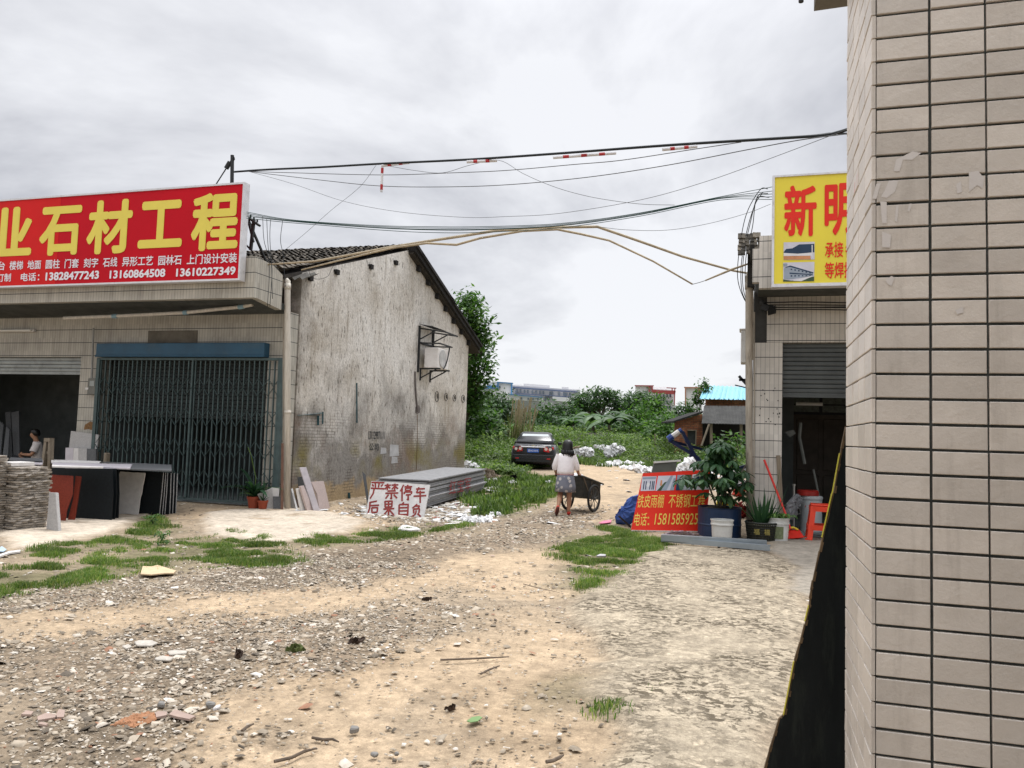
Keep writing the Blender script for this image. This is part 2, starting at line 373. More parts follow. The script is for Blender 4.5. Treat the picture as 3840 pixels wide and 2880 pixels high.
# ragged dirt-filled furrows in the rough concrete
fur = t.noise(1.0, 7, 0.66, sc=(15, 19, 9), dist=0.3); fm = t.ramp(fur, [(0.515, 0.0), (0.55, 1.0)])
big = t.ramp(t.noise(1.3, 4), [(0.40, 0.12), (0.58, 1.0)])
ff = t.math('MULTIPLY', t.math('MULTIPLY', fm, big), ar.outputs['Fac'])
c = t.mix(t.math('MULTIPLY', ff, 0.88), c, (0.085, 0.068, 0.045))
fine = t.noise(120, 3); c = t.mix(1.0, c, t.ramp(fine, [(0.3, 0.8), (0.7, 1.15)]), 'MULTIPLY')
hgt = t.math('ADD', t.math('MULTIPLY', t.math('MULTIPLY', v1.outputs['Distance'], ag.outputs['Fac']), -0.6), t.math('ADD', t.noise(45, 6, 0.7), t.math('MULTIPLY', ff, -1.2)))
t.bump(hgt, 0.7, 0.014)
EARTH = t.fin(c, 0.92, 0.15)
ground = npmesh('ground', np.stack([gx, gy, gzv], 1), np.stack([ii, ii + 1, ii + 1 + nx_, ii + nx_], 1), EARTH, origin=(0, 0, 0), smooth=True,
    attr=[('tint', 'FLOAT_COLOR', np.concatenate([np.clip(Cg, 0, 1), np.ones((len(gx), 1))], 1)), ('stony', 'FLOAT', np.clip(np.maximum(W['gravel'], 0.42 * (1 - W['sand']) * (1 - W['pale']) * (1 - W['apron'])) * (1 - W['rough']) + 0.26 * W['sand'] + .55 * W['rough'], 0, 1)), ('roughcast', 'FLOAT', W['rough'])])
tag(ground, kind='structure')
def gnd(x, y): return gz(x, y) + mounds(np.asarray(x), np.asarray(y))

# ---------------------------------------------------------------- loose stones
def stones(name, n, xr, yr, smin, smax, dens, m, flat=0.45, seed=1, power=2.2):
    r = np.random.default_rng(seed); x = r.uniform(*xr, n); y = r.uniform(*yr, n)
    keep = r.random(n) < dens(x, y); x, y = x[keep], y[keep]; n = len(x)
    s = smin + (smax - smin) * r.random(n) ** power; a = r.uniform(0, 6.28, n)
    base = np.array([[-1, -1, 0], [1, -1, 0], [1, 1, 0], [-1, 1, 0], [-.75, -.75, 1], [.75, -.75, 1], [.75, .75, 1], [-.75, .75, 1]], float)
    v = np.tile(base[None], (n, 1, 1)) + r.uniform(-.38, .38, (n, 8, 3)) * np.array([1, 1, .5]); v[:, :4, 2] -= 0.6
    v *= np.stack([s, s * r.uniform(.45, 1, n), s * r.uniform(.25, 1, n) * flat], 1)[:, None, :] * 0.5
    tl = r.normal(0, .18, (n, 2)); v[:, :, 2] += v[:, :, 0] * tl[:, :1] + v[:, :, 1] * tl[:, 1:]
    c, d = np.cos(a)[:, None], np.sin(a)[:, None]; X = v[:, :, 0] * c - v[:, :, 1] * d; Y = v[:, :, 0] * d + v[:, :, 1] * c
    V = np.stack([X + x[:, None], Y + y[:, None], v[:, :, 2] + gnd(x, y)[:, None] + 0.004], 2).reshape(-1, 3)
    f = np.array([[4, 5, 6, 7], [0, 1, 5, 4], [1, 2, 6, 5], [2, 3, 7, 6], [3, 0, 4, 7]])
    F = (f[None] + 8 * np.arange(n)[:, None, None]).reshape(-1, 4)
    return npmesh(name, V, F, m, origin=(0, 0, 0))
STONE = islandmat('chipped_stone', [(0.0, (.09, .075, .058)), (0.18, (.19, .155, .115)), (0.48, (.34, .285, .215)), (0.76, (.45, .385, .30)), (0.92, (.56, .50, .42)), (0.982, (.66, .63, .57)), (0.986, (.30, .15, .09)), (1.0, (.34, .19, .12))])
_str = lambda x, y: np.clip(region('gravel', x, y, .4, .5) * 1.0 + 0.16 * (1 - region('sand', x, y)) * (1 - region('pale', x, y)) * (1 - region('rough', x, y, .1)) + 0.05, 0, 1) * (1 - .95 * region('pale', x, y)) * (1 - .9 * region('apron', x, y)) * (1 - .8 * region('rough', x, y, .1, .1)) * ss(.25, .6, fbm(x, y, 1.3, 3, 12) + .1)
gr1 = stones('loose_gravel', 80000, (-12.5, 1.6), (2.6, 19), 0.010, 0.070, _str, STONE, flat=.26, seed=3, power=3.2)
tag(gr1, kind='stuff', label='loose grey and tan stone chips strewn over the yard')
gr2 = stones('fine_gravel', 70000, (-6.5, 1.2), (2.4, 9.0), 0.006, 0.028, lambda x, y: np.clip(_str(x, y) + .10, 0, 1), STONE, seed=5)
tag(gr2, kind='stuff', label='fine gravel grains on the bare sand near the viewer')

# ---------------------------------------------------------------- grass
def blades(name, regs, dens, hmin, hmax, m, seed=2, wid=0.006, bbox=None):
    r = np.random.default_rng(seed); XS = []; YS = []; HS = []
    for p in regs:
        lo, hi = p.min(0) - .3, p.max(0) + .3; n = int(dens * (hi - lo).prod()); x = r.uniform(lo[0], hi[0], n); y = r.uniform(lo[1], hi[1], n)
        wx = x + .5 * (fbm(x, y, 1.9, 3, 41) - .5); wy = y + .5 * (fbm(x, y, 1.9, 3, 43) - .5); sd = sdist(wx, wy, p)
        cl = fbm(x, y, 3.2, 3, 91); k = (r.random(n) < ss(-.22, .25, sd) * ss(.38, .66, cl + .03)); XS.append(x[k]); YS.append(y[k]); HS.append(ss(.35, .8, cl[k]))
    x, y, h = map(np.concatenate, (XS, YS, HS)); n = len(x); h = hmin + (hmax - hmin) * h * r.uniform(.4, 1.1, n)
    a = r.uniform(0, 6.28, n); ln = r.uniform(.1, .75, n); b = a + r.uniform(-1, 1, n) + 1.57; wd = wid * r.uniform(.7, 1.5, n)
    dx, dy = np.cos(a), np.sin(a); wx, wy = np.cos(b) * wd, np.sin(b) * wd; z = gnd(x, y)
    P = lambda tt, lf, ww: np.stack([x + dx * lf * h + wx * ww, y + dy * lf * h + wy * ww, z + tt * h], 1)
    V = np.stack([P(-.1, 0, -1), P(-.1, 0, 1), P(.62, ln * .35, .8), P(.62, ln * .35, -.8), P(1 - ln * .3, ln, .12), P(1 - ln * .3, ln, -.12)], 1).reshape(-1, 3)
    F = (np.array([[0, 1, 2, 3], [3, 2, 4, 5]])[None] + 6 * np.arange(n)[:, None, None]).reshape(-1, 4)
    return npmesh(name, V, F, m, origin=(0, 0, 0))
GRASS = leafmat('grass_blade', (.065, .13, .024), (.15, .25, .055), (.36, .36, .15), .45)
g1 = blades('grass', REGP['grass'], 9500, .02, .095, GRASS, 2, .0032)
tag(g1, kind='stuff', label='short green grass in ragged patches on the gravel yard')
# ================================================================ facade materials
def tilemat(name, base, joint, pw, ph, thin, thick, rough=0.45, dirt=(0.10, 0.085, 0.06), damt=0.55, sub=None):
    """strip tiles: faint upright joints every pw, dark level joints every ph (UV in metres)"""
    t = NT(name); uv = t.n('ShaderNodeUVMap'); sp = t.n('ShaderNodeSeparateXYZ'); t.l(uv.outputs[0], sp.inputs[0])
    def lines(o, p, wd, ph0=0.0):
        a = t.math('FRACT', t.math('ADD', t.math('DIVIDE', o, p), ph0)); return t.math('LESS_THAN', a, wd / p)
    lu = lines(sp.outputs[0], pw, thin, 0.13); lv = lines(sp.outputs[1], ph, thick, 0.4)
    fl = t.n('ShaderNodeTexWhiteNoise', noise_dimensions='2D'); cm = t.n('ShaderNodeCombineXYZ')
    t.l(t.math('FLOOR', t.math('DIVIDE', sp.outputs[0], pw)), cm.inputs[0]); t.l(t.math('FLOOR', t.math('DIVIDE', sp.outputs[1], ph)), cm.inputs[1]); t.l(cm.outputs[0], fl.inputs[0])
    c = t.mix(1.0, base, t.ramp(fl.outputs[0], [(0, 0.90), (1, 1.06)]), 'MULTIPLY')
    c = t.mix(1.0, c, t.ramp(t.noise(1.4, 5), [(0.3, 0.82), (0.7, 1.08)]), 'MULTIPLY')
    st = t.ramp(t.noise(1.0, 6, 0.7, sc=(5, 5, 0.8)), [(0.5, 0.0), (0.78, damt)])
    c = t.mix(st, c, dirt)
    c = t.mix(t.math('MULTIPLY', lu, 0.5), c, joint); c = t.mix(lv, c, joint)
    t.bump(t.math('ADD', lu, lv), -0.5, 0.004)
    return t.fin(c, rough, 0.4)
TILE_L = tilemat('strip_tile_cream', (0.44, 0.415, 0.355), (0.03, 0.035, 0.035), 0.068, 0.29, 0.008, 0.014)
TILE_R = tilemat('strip_tile_white', (0.58, 0.55, 0.50), (0.03, 0.035, 0.035), 0.076, 0.293, 0.008, 0.013, damt=0.25)
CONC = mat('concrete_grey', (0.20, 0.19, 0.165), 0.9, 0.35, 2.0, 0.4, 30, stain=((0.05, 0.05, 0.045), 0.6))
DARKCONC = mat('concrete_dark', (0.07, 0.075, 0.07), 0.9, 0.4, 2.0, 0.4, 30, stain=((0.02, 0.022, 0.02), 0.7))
ROOM = mat('room_dark', (0.19, 0.21, 0.21), 0.9, 0.3, 3, 0.2, 20)
METAL_W = mat('painted_white', (0.62, 0.61, 0.58), 0.5, 0.15, 3, 0.1, 50, stain=((0.25, 0.2, 0.15), 0.35))
METAL_D = mat('dark_iron', (0.028, 0.03, 0.032), 0.6, 0.4, 8, 0.2, 60, 0.4, 0.3)
GATE = mat('gate_teal_iron', (0.065, 0.10, 0.10), 0.5, 0.35, 6, 0.2, 60, 0.5, 0.3, stain=((0.07, 0.045, 0.025), 0.3))
SHUT = mat('shutter_grey', (0.30, 0.32, 0.31), 0.45, 0.2, 3, 0.1, 30, 0.5, 0.4, stain=((0.08, 0.08, 0.07), 0.5))
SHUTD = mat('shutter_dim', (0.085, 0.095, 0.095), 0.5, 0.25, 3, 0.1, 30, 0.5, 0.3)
BLUE = mat('shutter_box_blue', (0.014, 0.075, 0.135), 0.45, 0.3, 1.5, 0.1, 30, 0.5, 0.1, stain=((0.05, 0.09, 0.11), 0.5))
PVC = mat('old_pvc', (0.58, 0.54, 0.47), 0.5, 0.2, 4, 0.1, 40, stain=((0.22, 0.15, 0.09), 0.55), sc=(6, 6, .5))
PVCD = mat('weathered_pipe', (0.37, 0.33, 0.27), 0.6, 0.35, 3, 0.2, 40, stain=((0.08, 0.06, 0.045), 0.7), sc=(5, 5, .6))
RED = mat('sign_red', (0.50, 0.002, 0.012), 0.5, 0.12, 0.6, 0.05, 20, 0.15)
YEL = mat('sign_letter_yellow', (0.72, 0.60, 0.10), 0.45, 0.06, 2, 0, 20)
WHT = mat('sign_letter_white', (0.74, 0.72, 0.76), 0.45, 0.05, 2, 0, 20)
SYEL = mat('sign_yellow', (0.74, 0.62, 0.055), 0.4, 0.07, 0.8, 0.05, 20, 0.35)
SRED = mat('sign_letter_red', (0.70, 0.025, 0.01), 0.45, 0.06, 2, 0, 20)
ALU = mat('aluminium_trim', (0.66, 0.66, 0.68), 0.35, 0.12, 4, 0.05, 30, 0.5, 0.3, stain=((0.25, 0.22, 0.2), 0.4))
WOOD = mat('weathered_wood', (0.23, 0.19, 0.14), 0.85, 0.4, 6, 0.4, 60, sc=(3, 3, .4))
GLASSW = mat('fluorescent_tube', (0.7, 0.7, 0.66), 0.3, 0.05, 3, 0)

def slatted(mb, x0, x1, z0, z1, Y, pitch=0.075, depth=0.022):
    """curved roller-shutter slats across x0..x1"""
    n = max(1, int((z1 - z0) / pitch)); rows = []
    for i in range(n):
        for k, (q, d) in enumerate(((0, 0), (.12, -.9), (.5, -1), (.88, -.9))): rows.append((z0 + (i + q) * (z1 - z0) / n, Y + d * depth))
    rows.append((z1, Y)); vs = []; fs = []
    for z, y in rows: vs += [(x0, y, z), (x1, y, z)]
    for i in range(len(rows) - 1): fs.append((2 * i, 2 * i + 1, 2 * i + 3, 2 * i + 2))
    mb.add(vs, fs)

# ================================================================ left shop row
LY = 14.0
CA0 = lambda x, y: (x * 1100 / 2212, 1200 + y * 1100 / 2212)
LB = thing('shop_building', 'low shop row clad in cream strip tiles with a raised shutter and a folding gate', 'shop', (-12, LY, 0))
b = MB()
b.box(-14.25, -13.66, LY, LY + .3, 0, 3.3); b.box(-9.45, -8.97, LY, LY + .3, 0, 3.3)          # piers
b.box(-19.5, -14.25, LY, LY + .3, 3.05, 3.3); b.box(-13.66, -9.45, LY, LY + .3, 3.03, 3.3)     # lintels
b.box(-19.5, -8.97, LY, LY + .3, 3.3, 3.98); b.box(-25, -19.5, LY, LY + .3, 0, 3.98)
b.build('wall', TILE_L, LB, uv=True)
b = MB(); b.box(-12.47, -11.2, LY - .012, LY - .002, 3.345, 3.62); b.box(-12.2, -11.3, LY - .016, LY - .012, 3.36, 3.60)
b.build('plaster_patch', mat('bare_plaster', (.15, .135, .11), .95, .35, 3, .4, 30), LB)
b = MB()   # canopy: sloping slab, tiled upstand in front and at the end
for f_, c_ in (((-25, -8.95), 12.7),):
    b.prism([(-25, 12.86, 4.06), (-8.97, 12.86, 4.06), (-8.97, LY - .002, 3.96), (-25, LY - .002, 3.96)], (0, 0, .12))
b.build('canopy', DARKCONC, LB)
b = MB(); b.box(-25, -8.95, 12.7, 12.855, 4.05, 4.84)
b.prism([(-8.95, 12.858, 4.05), (-8.95, 13.62, 3.96), (-8.95, 13.62, 4.66), (-8.95, 13.3, 4.78), (-8.95, 12.858, 4.83)], (-.14, 0, 0))
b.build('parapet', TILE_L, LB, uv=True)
b = MB(); b.box(-25, -14.25, 18.5, 18.6, 0, 3.9); b.box(-14.1, -13.9, 14.32, 18.5, 0, 3.9); b.box(-14.25, -9.1, 18.5, 18.6, 0, 3.9); b.box(-25, -9.1, 14.32, 18.6, 3.9, 3.95); b.box(-25, -9.1, 14.02, 18.6, 0.004, 0.03); b.box(-25.1, -25, 14, 18.6, 0, 4)
b.build('interior', ROOM, LB)
b = MB(); slatted(b, -19.5, -14.27, 2.72, 3.05, LY + .12, .075); b.box(-19.5, -14.27, LY + .10, LY + .14, 2.66, 2.72)
b.build('roller_shutter', SHUT, LB)
b = MB(); slatted(b, -13.64, -9.47, 1.75, 3.05, LY + .28, .08); b.build('inner_shutter', mat('inner_shutter_dark', (.035, .042, .042), .6, .3), LB)
b = MB(); b.box(-13.66, -9.42, LY - .2, LY - .004, 3.035, 3.33); b.box(-13.67, -9.41, LY - .22, LY - .2, 3.03, 3.075); b.build('shutter_box', BLUE, LB, bevel=.01)
b = MB(); b.add([onY(*CA0(x, y), LY - .003) for x, y in ((640, 790), (680, 765), (720, 775), (712, 810), (690, 830), (668, 822), (632, 828))], [tuple(range(7))[::-1]]); b.build('rust_stain', mat('rust_brown', (.22, .12, .05), .8, .6, 30), LB)
# folding gate in two leaves
gt = thing('folding_gate', 'x', 'gate', (-11.3, 13.88, 0)); bpy.data.objects.remove(gt)
fr = MB(); fr.box(-13.66, -13.58, 13.84, 13.92, .1, 3.0); fr.box(-9.06, -8.98, 13.84, 13.92, .1, 3.0); fr.box(-13.66, -8.98, 13.85, 13.91, 2.97, 3.02); fr.box(-13.66, -8.98, 13.85, 13.91, .06, .1)
gate = fr.build('folding_gate', GATE, LB)
for x0, x1 in ((-13.56, -11.16), (-11.10, -9.08)):
    lf = MB(); n = int(round((x1 - x0) / .118)); st = (x1 - x0) / n
    for i in range(n + 1):
        x = x0 + i * st; lf.box(x - .011, x + .011, 13.865, 13.895, .11 if i % 2 else .06, 2.96)
    for zt in (.42, 1.05, 1.68, 2.32):
        for i in range(0, n):
            x = x0 + i * st; u = 1 if i % 2 else -1
            for sgn, dy in ((1, -.006), (-1, .006)):
                za, zb = (zt - .08 * u, zt + .08 * u) if sgn > 0 else (zt + .19 + .08 * u, zt + .19 - .08 * u)
                lf.beam((x, 13.855 + dy, za), (x + st, 13.855 + dy, zb), .006, .023, (0, 1, 0))
    lf.box(x1 - .03, x1 + .01, 13.85, 13.905, .08, 2.97)
    lf.build('gate_leaf', GATE, gate)
# big red sign
SY = 12.52
SG = thing('signboard', 'long red signboard with big yellow characters and white phone numbers above the stone shop', 'sign', (-12, SY, 4.37))
xs_ = onY(*(455 * 1100 / 2212, 800), SY)[0]; b = MB(); b.box(xs_, -9.18, SY, SY + .13, 4.38, 6.19); b.build('panel', RED, SG); b = MB(); b.box(-19, xs_ - .003, SY - .0015, SY + .13, 4.38, 6.19); b.build('panel', mat('sign_red_faded', (.60, .012, .012), .5, .14, .6, .05, 20, .15), SG)
b = MB(); Z0, Z1, X1 = 4.345, 6.225, -9.145
b.box(-19, X1, SY - .02, SY + .15, 6.19, Z1); b.box(-19, X1, SY - .02, SY + .15, Z0, 4.38); b.box(-9.18, X1, SY - .02, SY + .15, 4.38, 6.19); b.build('frame', ALU, SG)
C1 = lambda x, y: (x * 1100 / 2212, 560 + y * 1100 / 2212)      # a close-up of the sign, as points of the photograph
def sign_text(mb, body, x0, x1, yb, yt, Y, fn, off):
    """body between the close-up columns x0..x1; yb, yt at the left and right ends give its foot and head"""
    p = onY(*fn(x0, yb[0]), Y); q = onY(*fn(x1, yb[1]), Y); r_ = onY(*fn(x0, yt[0]), Y); s_ = onY(*fn(x1, yt[1]), Y)
    z0 = (p[2] + q[2]) / 2; z1 = (r_[2] + s_[2]) / 2
    mb.text(body, (p[0], Y, z0), (q[0] - p[0], 0, 0), (0, 0, z1 - z0), off)
b = MB()
for ch, x0, x1, yt, yb in (('业', -112, 232, 438, 806), ('石', 286, 597, 430, 800), ('材', 643, 983, 382, 788), ('工', 1036, 1368, 388, 742), ('程', 1432, 1788, 328, 764)):
    sl_ = -.055; h = (x1 - x0) * sl_ / 2
    sign_text(b, ch, x0, x1, (yb - h * .55, yb + h * .55), (yt - h * .9, yt + h * .9), SY - .006, C1, .028)
b.build('main_lettering', YEL, SG)
b = MB(); r1t = lambda x: 846 - x * .0375; r1b = lambda x: 912 - x * .031
for wd, x0, x1 in (('台', -20, 36), ('楼梯', 70, 172), ('地面', 205, 307), ('圆柱', 343, 449), ('门套', 486, 592), ('刻字', 630, 738), ('石线', 775, 883), ('异形工艺', 920, 1152), ('园林石', 1192, 1368), ('上门设计安装', 1408, 1785)):
    sign_text(b, wd, x0, x1, (r1b(x0), r1b(x1)), (r1t(x0), r1t(x1)), SY - .006, C1, .014)
r2t = lambda x: 938 - x * .0305; r2b = lambda x: 1000 - x * .030
for wd, x0, x1 in (('订制', -22, 80), ('电话', 155, 270), ('13828477243', 342, 745), ('13160864508', 825, 1245), ('13610227349', 1327, 1775)):
    sign_text(b, wd, x0, x1, (r2b(x0), r2b(x1)), (r2t(x0), r2t(x1)), SY - .006, C1, .016 if ord(wd[0]) > 200 else .028)
for zz in (0, .055): 
    p = onY(*C1(290, 978), SY - .006); b.obox((p[0], SY - .006, p[2] + zz * 1.6 - .01), (.016, 0, 0), (0, .001, 0), (0, 0, .016))
b.build('small_lettering', WHT, SG)
b = MB()
for x in (-9.3, -11.5, -13.8): b.box(x - .03, x + .03, SY + .152, SY + .176, 4.84, 6.15); b.beam((x, SY + .176, 5.8), (x, SY + 1.2, 4.75), .04, .04); b.build('support', METAL_D, SG); b = MB()

# iron cable bracket beside the sign, mast with strain insulator
b = MB(); q = lambda x, y: onY(*C1(x, y), 12.9)
b.beam(q(1850, 460), q(1835, 975), .05, .05); b.beam(q(1915, 530), q(1890, 760), .05, .05); b.beam(q(1838, 490), q(1955, 575), .09, .04); b.beam(q(1855, 470), q(1912, 700), .035, .035); b.beam(q(1835, 700), q(1905, 770), .03, .03)
for x in (1868, 1890, 1915, 1940): b.beam(q(x, 500 + (x - 1868) * .7), q(x, 478 + (x - 1868) * .7), .025, .025)
tag(b.build('cable_bracket', METAL_D), 'rusty iron bracket holding the green cables at the end of the red sign', 'bracket')
b = MB(); q = lambda x, y: onY(*C1(x, y), 12.75)
b.tube([q(1752, 45), q(1748, 330)], .035, 8); b.tube([q(1735, 95), q(1705, 145)], .045, 8); b.tube([q(1745, 80), q(1735, 95)], .012, 6); b.tube([q(1705, 145), q(1622, 275)], .012, 6); b.tube([q(1765, 60), q(1768, 75), q(1758, 88)], .012, 6); b.tube([q(1748, 330), q(1745, 460)], .03, 8)
tag(b.build('cable_mast', METAL_D), 'short dark iron mast with a stay wire standing behind the red sign', 'mast')
# pipes and small fittings of the shop front
q = lambda x, y, Y=13.3: onY(*C1(x, y), Y)
b = MB(); b.tube([q(482, 1273), q(870, 1258), q(1390, 1232), q(1830, 1186), q(1905, 1170)], .036, 10); b.m = 1
for a in ((850, 1259, 885, 1257), (1385, 1232, 1415, 1230), (1800, 1190, 1840, 1185)): b.tube([q(a[0], a[1]), q(a[2], a[3])], .046, 10)
tag(b.build('conduit_pipe', [PVC, mat('pipe_tape', (.22, .34, .40), .6)]), 'pale conduit pipe hanging aslant under the shop canopy', 'pipe')
b = MB(); q = lambda x, y: onY(x, y, 13.8)
b.tube([q(1052, 1075), q(1058, 1052), q(1068, 1046), q(1078, 1056), q(1078, 1080), q(1078, 1300), q(1078, 1905)], .062, 14, m=0); b.tube([q(1078, 1064), q(1078, 1086)], .070, 14); b.tube([q(1079, 1540), q(1079, 1552)], .069, 14)
tag(b.build('drain_pipe', PVC, smooth=True), 'white plastic drain pipe with a bent top at the corner of the old house', 'pipe')
b = MB(); b.tube([onY(1064, 1190, 13.85), onY(1064, 1880, 13.85)], .022, 8); tag(b.build('thin_conduit', PVCD), 'thin stained conduit beside the white drain pipe', 'pipe')
b = MB(); q = lambda x, y: onY(*((x * 1100 / 2212, 1200 + y * 1100 / 2212)), 13.9)
MT = thing('meter_box', 'grey electricity meter box on the pier left of the folding gate', 'meter', q(718, 580))
p0, p1 = q(672, 440), q(752, 565); b = MB(); b.box(p0[0], p1[0], 13.86, 13.995, p1[2], p0[2]); b.build('case', mat('meter_grey', (.16, .16, .14), .6, .2), MT, bevel=.012)
b = MB(); a0, a1 = q(690, 460), q(722, 500); b.box(a0[0], a1[0], 13.852, 13.858, a1[2], a0[2]); b.build('dial_window', mat('meter_glass', (.30, .32, .30), .2, .1), MT)
b = MB(); b.box(q(690, 0)[0], q(712, 0)[0], 13.85, 13.858, q(0, 515)[2], q(0, 500)[2]); b.build('name_plate', METAL_W, MT)
b = MB(); b.tube([q(690, 445), q(697, 300), q(705, 60)], .022, 8); b.build('conduit', mat('conduit_grey', (.3, .3, .28), .6), MT)
b = MB(); p, r_ = onY(0, 1240, 13.9), onY(115, 1238, 13.9); b.tube([p - (0.6, 0, 0), r_], .022, 10); b.m = 1; b.box(p[0] - .6, r_[0] + .05, 13.93, 13.99, p[2] - .03, p[2] + .03)
tag(b.build('tube_lamp', [GLASSW, METAL_W]), 'unlit fluorescent tube lamp over the left shop opening', 'lamp')

# ================================================================ old house with the plastered gable
GXW = -8.95
HS = thing('old_house', 'old plastered gable house with a mossy tiled roof beside the lane', 'house', (-12, 19, 0))
t = NT('weathered_plaster')
zz = t.n('ShaderNodeSeparateXYZ'); t.l(t.pos, zz.inputs[0]); Zv = zz.outputs[2]; Yv = zz.outputs[1]
c = t.ramp(t.noise(0.55, 7, 0.62, dist=.4), [(0.30, (.45, .41, .35)), (0.5, (.66, .63, .58)), (0.68, (.76, .74, .70))])
stk = t.noise(1.0, 6, 0.62, sc=(1, 7.5, 1.1)); c = t.mix(t.ramp(stk, [(0.52, 0.0), (0.76, 0.7)]), c, (.22, .18, .13))
spots = t.noise(1.0, 4, 0.6, sc=(1, 16, 5.0)); c = t.mix(t.ramp(spots, [(0.585, 0), (0.66, .85)]), c, (.10, .088, .07))
# grime rising from the ground and at the street corner, with ragged edges
rag = t.noise(1.1, 5, 0.6)
g = t.math('ADD', t.math('MULTIPLY', Zv, -0.33), t.math('MULTIPLY', rag, 1.9)); c = t.mix(t.ramp(g, [(0.02, 0), (0.60, .78)]), c, (.15, .137, .12))
g2 = t.math('ADD', t.math('MULTIPLY', t.math('SUBTRACT', Yv, 14.0), -0.75), t.math('MULTIPLY', rag, 1.5)); c = t.mix(t.ramp(g2, [(0.1, 0), (0.8, .85)]), c, (.09, .075, .055))
# bare scrapes of newer render near the ground, moss above them
lo = t.math('SUBTRACT', 0.9, t.math('ADD', Zv, t.math('MULTIPLY', t.noise(1.6, 4, .7), .9)))
c = t.mix(t.ramp(lo, [(0.0, 0), (0.12, .75)]), c, (.42, .31, .17))
ms = t.math('MULTIPLY', t.ramp(t.math('ABSOLUTE', t.math('SUBTRACT', Zv, .95)), [(0.1, 1), (0.55, 0)]), t.ramp(t.noise(.8, 4), [(.48, 0), (.6, .8)]))
c = t.mix(ms, c, (.20, .17, .045))
bw = t.n('ShaderNodeTexBrick'); cmb_ = t.n('ShaderNodeCombineXYZ'); t.l(Yv, cmb_.inputs[0]); t.l(Zv, cmb_.inputs[1]); t.l(cmb_.outputs[0], bw.inputs[0]); bw.inputs['Scale'].default_value = 1.0; bw.inputs['Brick Width'].default_value = .24; bw.inputs['Row Height'].default_value = .068; bw.inputs['Mortar Size'].default_value = .011
bwm = t.math('MULTIPLY', t.math('MULTIPLY', bw.outputs['Fac'], t.ramp(t.noise(.9, 4), [(.50, 0), (.58, .5)])), t.ramp(t.math('DIVIDE', Zv, 3.0), [(.45, 1), (.75, 0)])); c = t.mix(bwm, c, (.07, .055, .045))
rdb = t.math('MULTIPLY', t.ramp(t.noise(.7, 5, .7), [(.53, 0), (.66, .5)]), t.ramp(t.math('DIVIDE', Zv, 3.0), [(.5, 1), (.9, 0)])); c = t.mix(rdb, c, (.24, .165, .125))
pt = t.n('ShaderNodeTexVoronoi', feature='F1'); pt.inputs['Scale'].default_value = .55; t.l(t.pos, pt.inputs[0])
c = t.mix(1.0, c, t.ramp(t.noise(18, 6, .7), [(.3, .72), (.7, 1.15)]), 'MULTIPLY')
t.bump(t.math('ADD', t.noise(9, 7, .7), t.math('MULTIPLY', spots, -.5)), 0.55, 0.03)
PLASTER = t.fin(c, 0.95, 0.1)
b = MB(); b.prism([(GXW, 14.32, -.2), (GXW, 24.65, -.2), (GXW, 24.65, 4.86), (GXW, 19.57, 6.58), (GXW, 14.32, 4.86)], (-.24, 0, 0))
b.box(-25, GXW - .25, 24.4, 24.65, -.2, 4.8); b.build('wall', PLASTER, HS)
t = NT('mossy_tile'); c = t.ramp(t.geo.outputs['Random Per Island'], [(0, (.035, .033, .03)), (.6, (.085, .075, .062)), (1, (.17, .15, .125))])
c = t.mix(1.0, c, t.ramp(t.noise(6, 5, .7), [(.3, .5), (.7, 1.5)]), 'MULTIPLY'); t.bump(t.noise(40, 5), .5, .01); ROOFT = t.fin(c, .95, .1)
r = np.random.default_rng(4)
def slope(mb, p0, along, down, na, nd, w_, l_, jit=.02):
    """overlapping curved tiles: na columns along the ridge, nd courses down the slope"""
    p0, a, d = V3(p0), _unit(V3(along)), _unit(V3(down)); nn = np.cross(a, d); nn = nn if nn[2] > 0 else -nn
    for i in range(na):
        for j in range(nd):
            o = p0 + a * (i * w_) + d * (j * l_) + nn * (.03 + r.uniform(0, .025)) + a * r.normal(0, jit); up = i % 2
            vs = []; k = 5
            for e_, off in ((0, .012), (l_ * 1.25, .05)):
                for q_ in range(k):
                    u = q_ / (k - 1); h = math.sin(u * math.pi) * (.05 if up else -.03) + (.03 if up else 0)
                    vs.append(o + a * (u * w_ * 1.25) + d * (e_ + r.normal(0, .008)) + nn * (h + off))
            fs = [(q_, q_ + 1, k + q_ + 1, k + q_) for q_ in range(k - 1)]
            mb.add(vs, fs)
b = MB(); slope(b, (-16.4, 19.57, 6.60), (1, 0, 0), (0, -5.85, -1.88), 58, 34, .128, .182); b.build('front_roof', ROOFT, HS)
b = MB(); slope(b, (-16.4, 19.57, 6.60), (1, 0, 0), (0, 5.6, -2.0), 60, 20, .128, .30); b.build('rear_roof', ROOFT, HS)
b = MB(); b.prism([(-16.5, 19.57, 6.58), (-16.5, 13.7, 4.69), (-16.5, 13.7, 4.61), (-16.5, 19.57, 6.48)], (7.54, 0, 0)); b.prism([(-16.5, 19.57, 6.58), (-16.5, 25.4, 4.44), (-16.5, 25.4, 4.36), (-16.5, 19.57, 6.48)], (7.7, 0, 0)); b.build('roof_boards', mat('old_boards', (.045, .04, .034), .95, .4), HS)
b = MB()
for k in range(38):
    x = -16.4 + k * .195; b.tube([(x, 19.57, 6.66 + r.normal(0, .012)), (x + .22, 19.57, 6.67 + r.normal(0, .012))], .085, 7)
b.build('ridge_tiles', ROOFT, HS)
DARKT = mat('verge_black', (.022, .021, .02), .95, .4, 5, .5, 30)
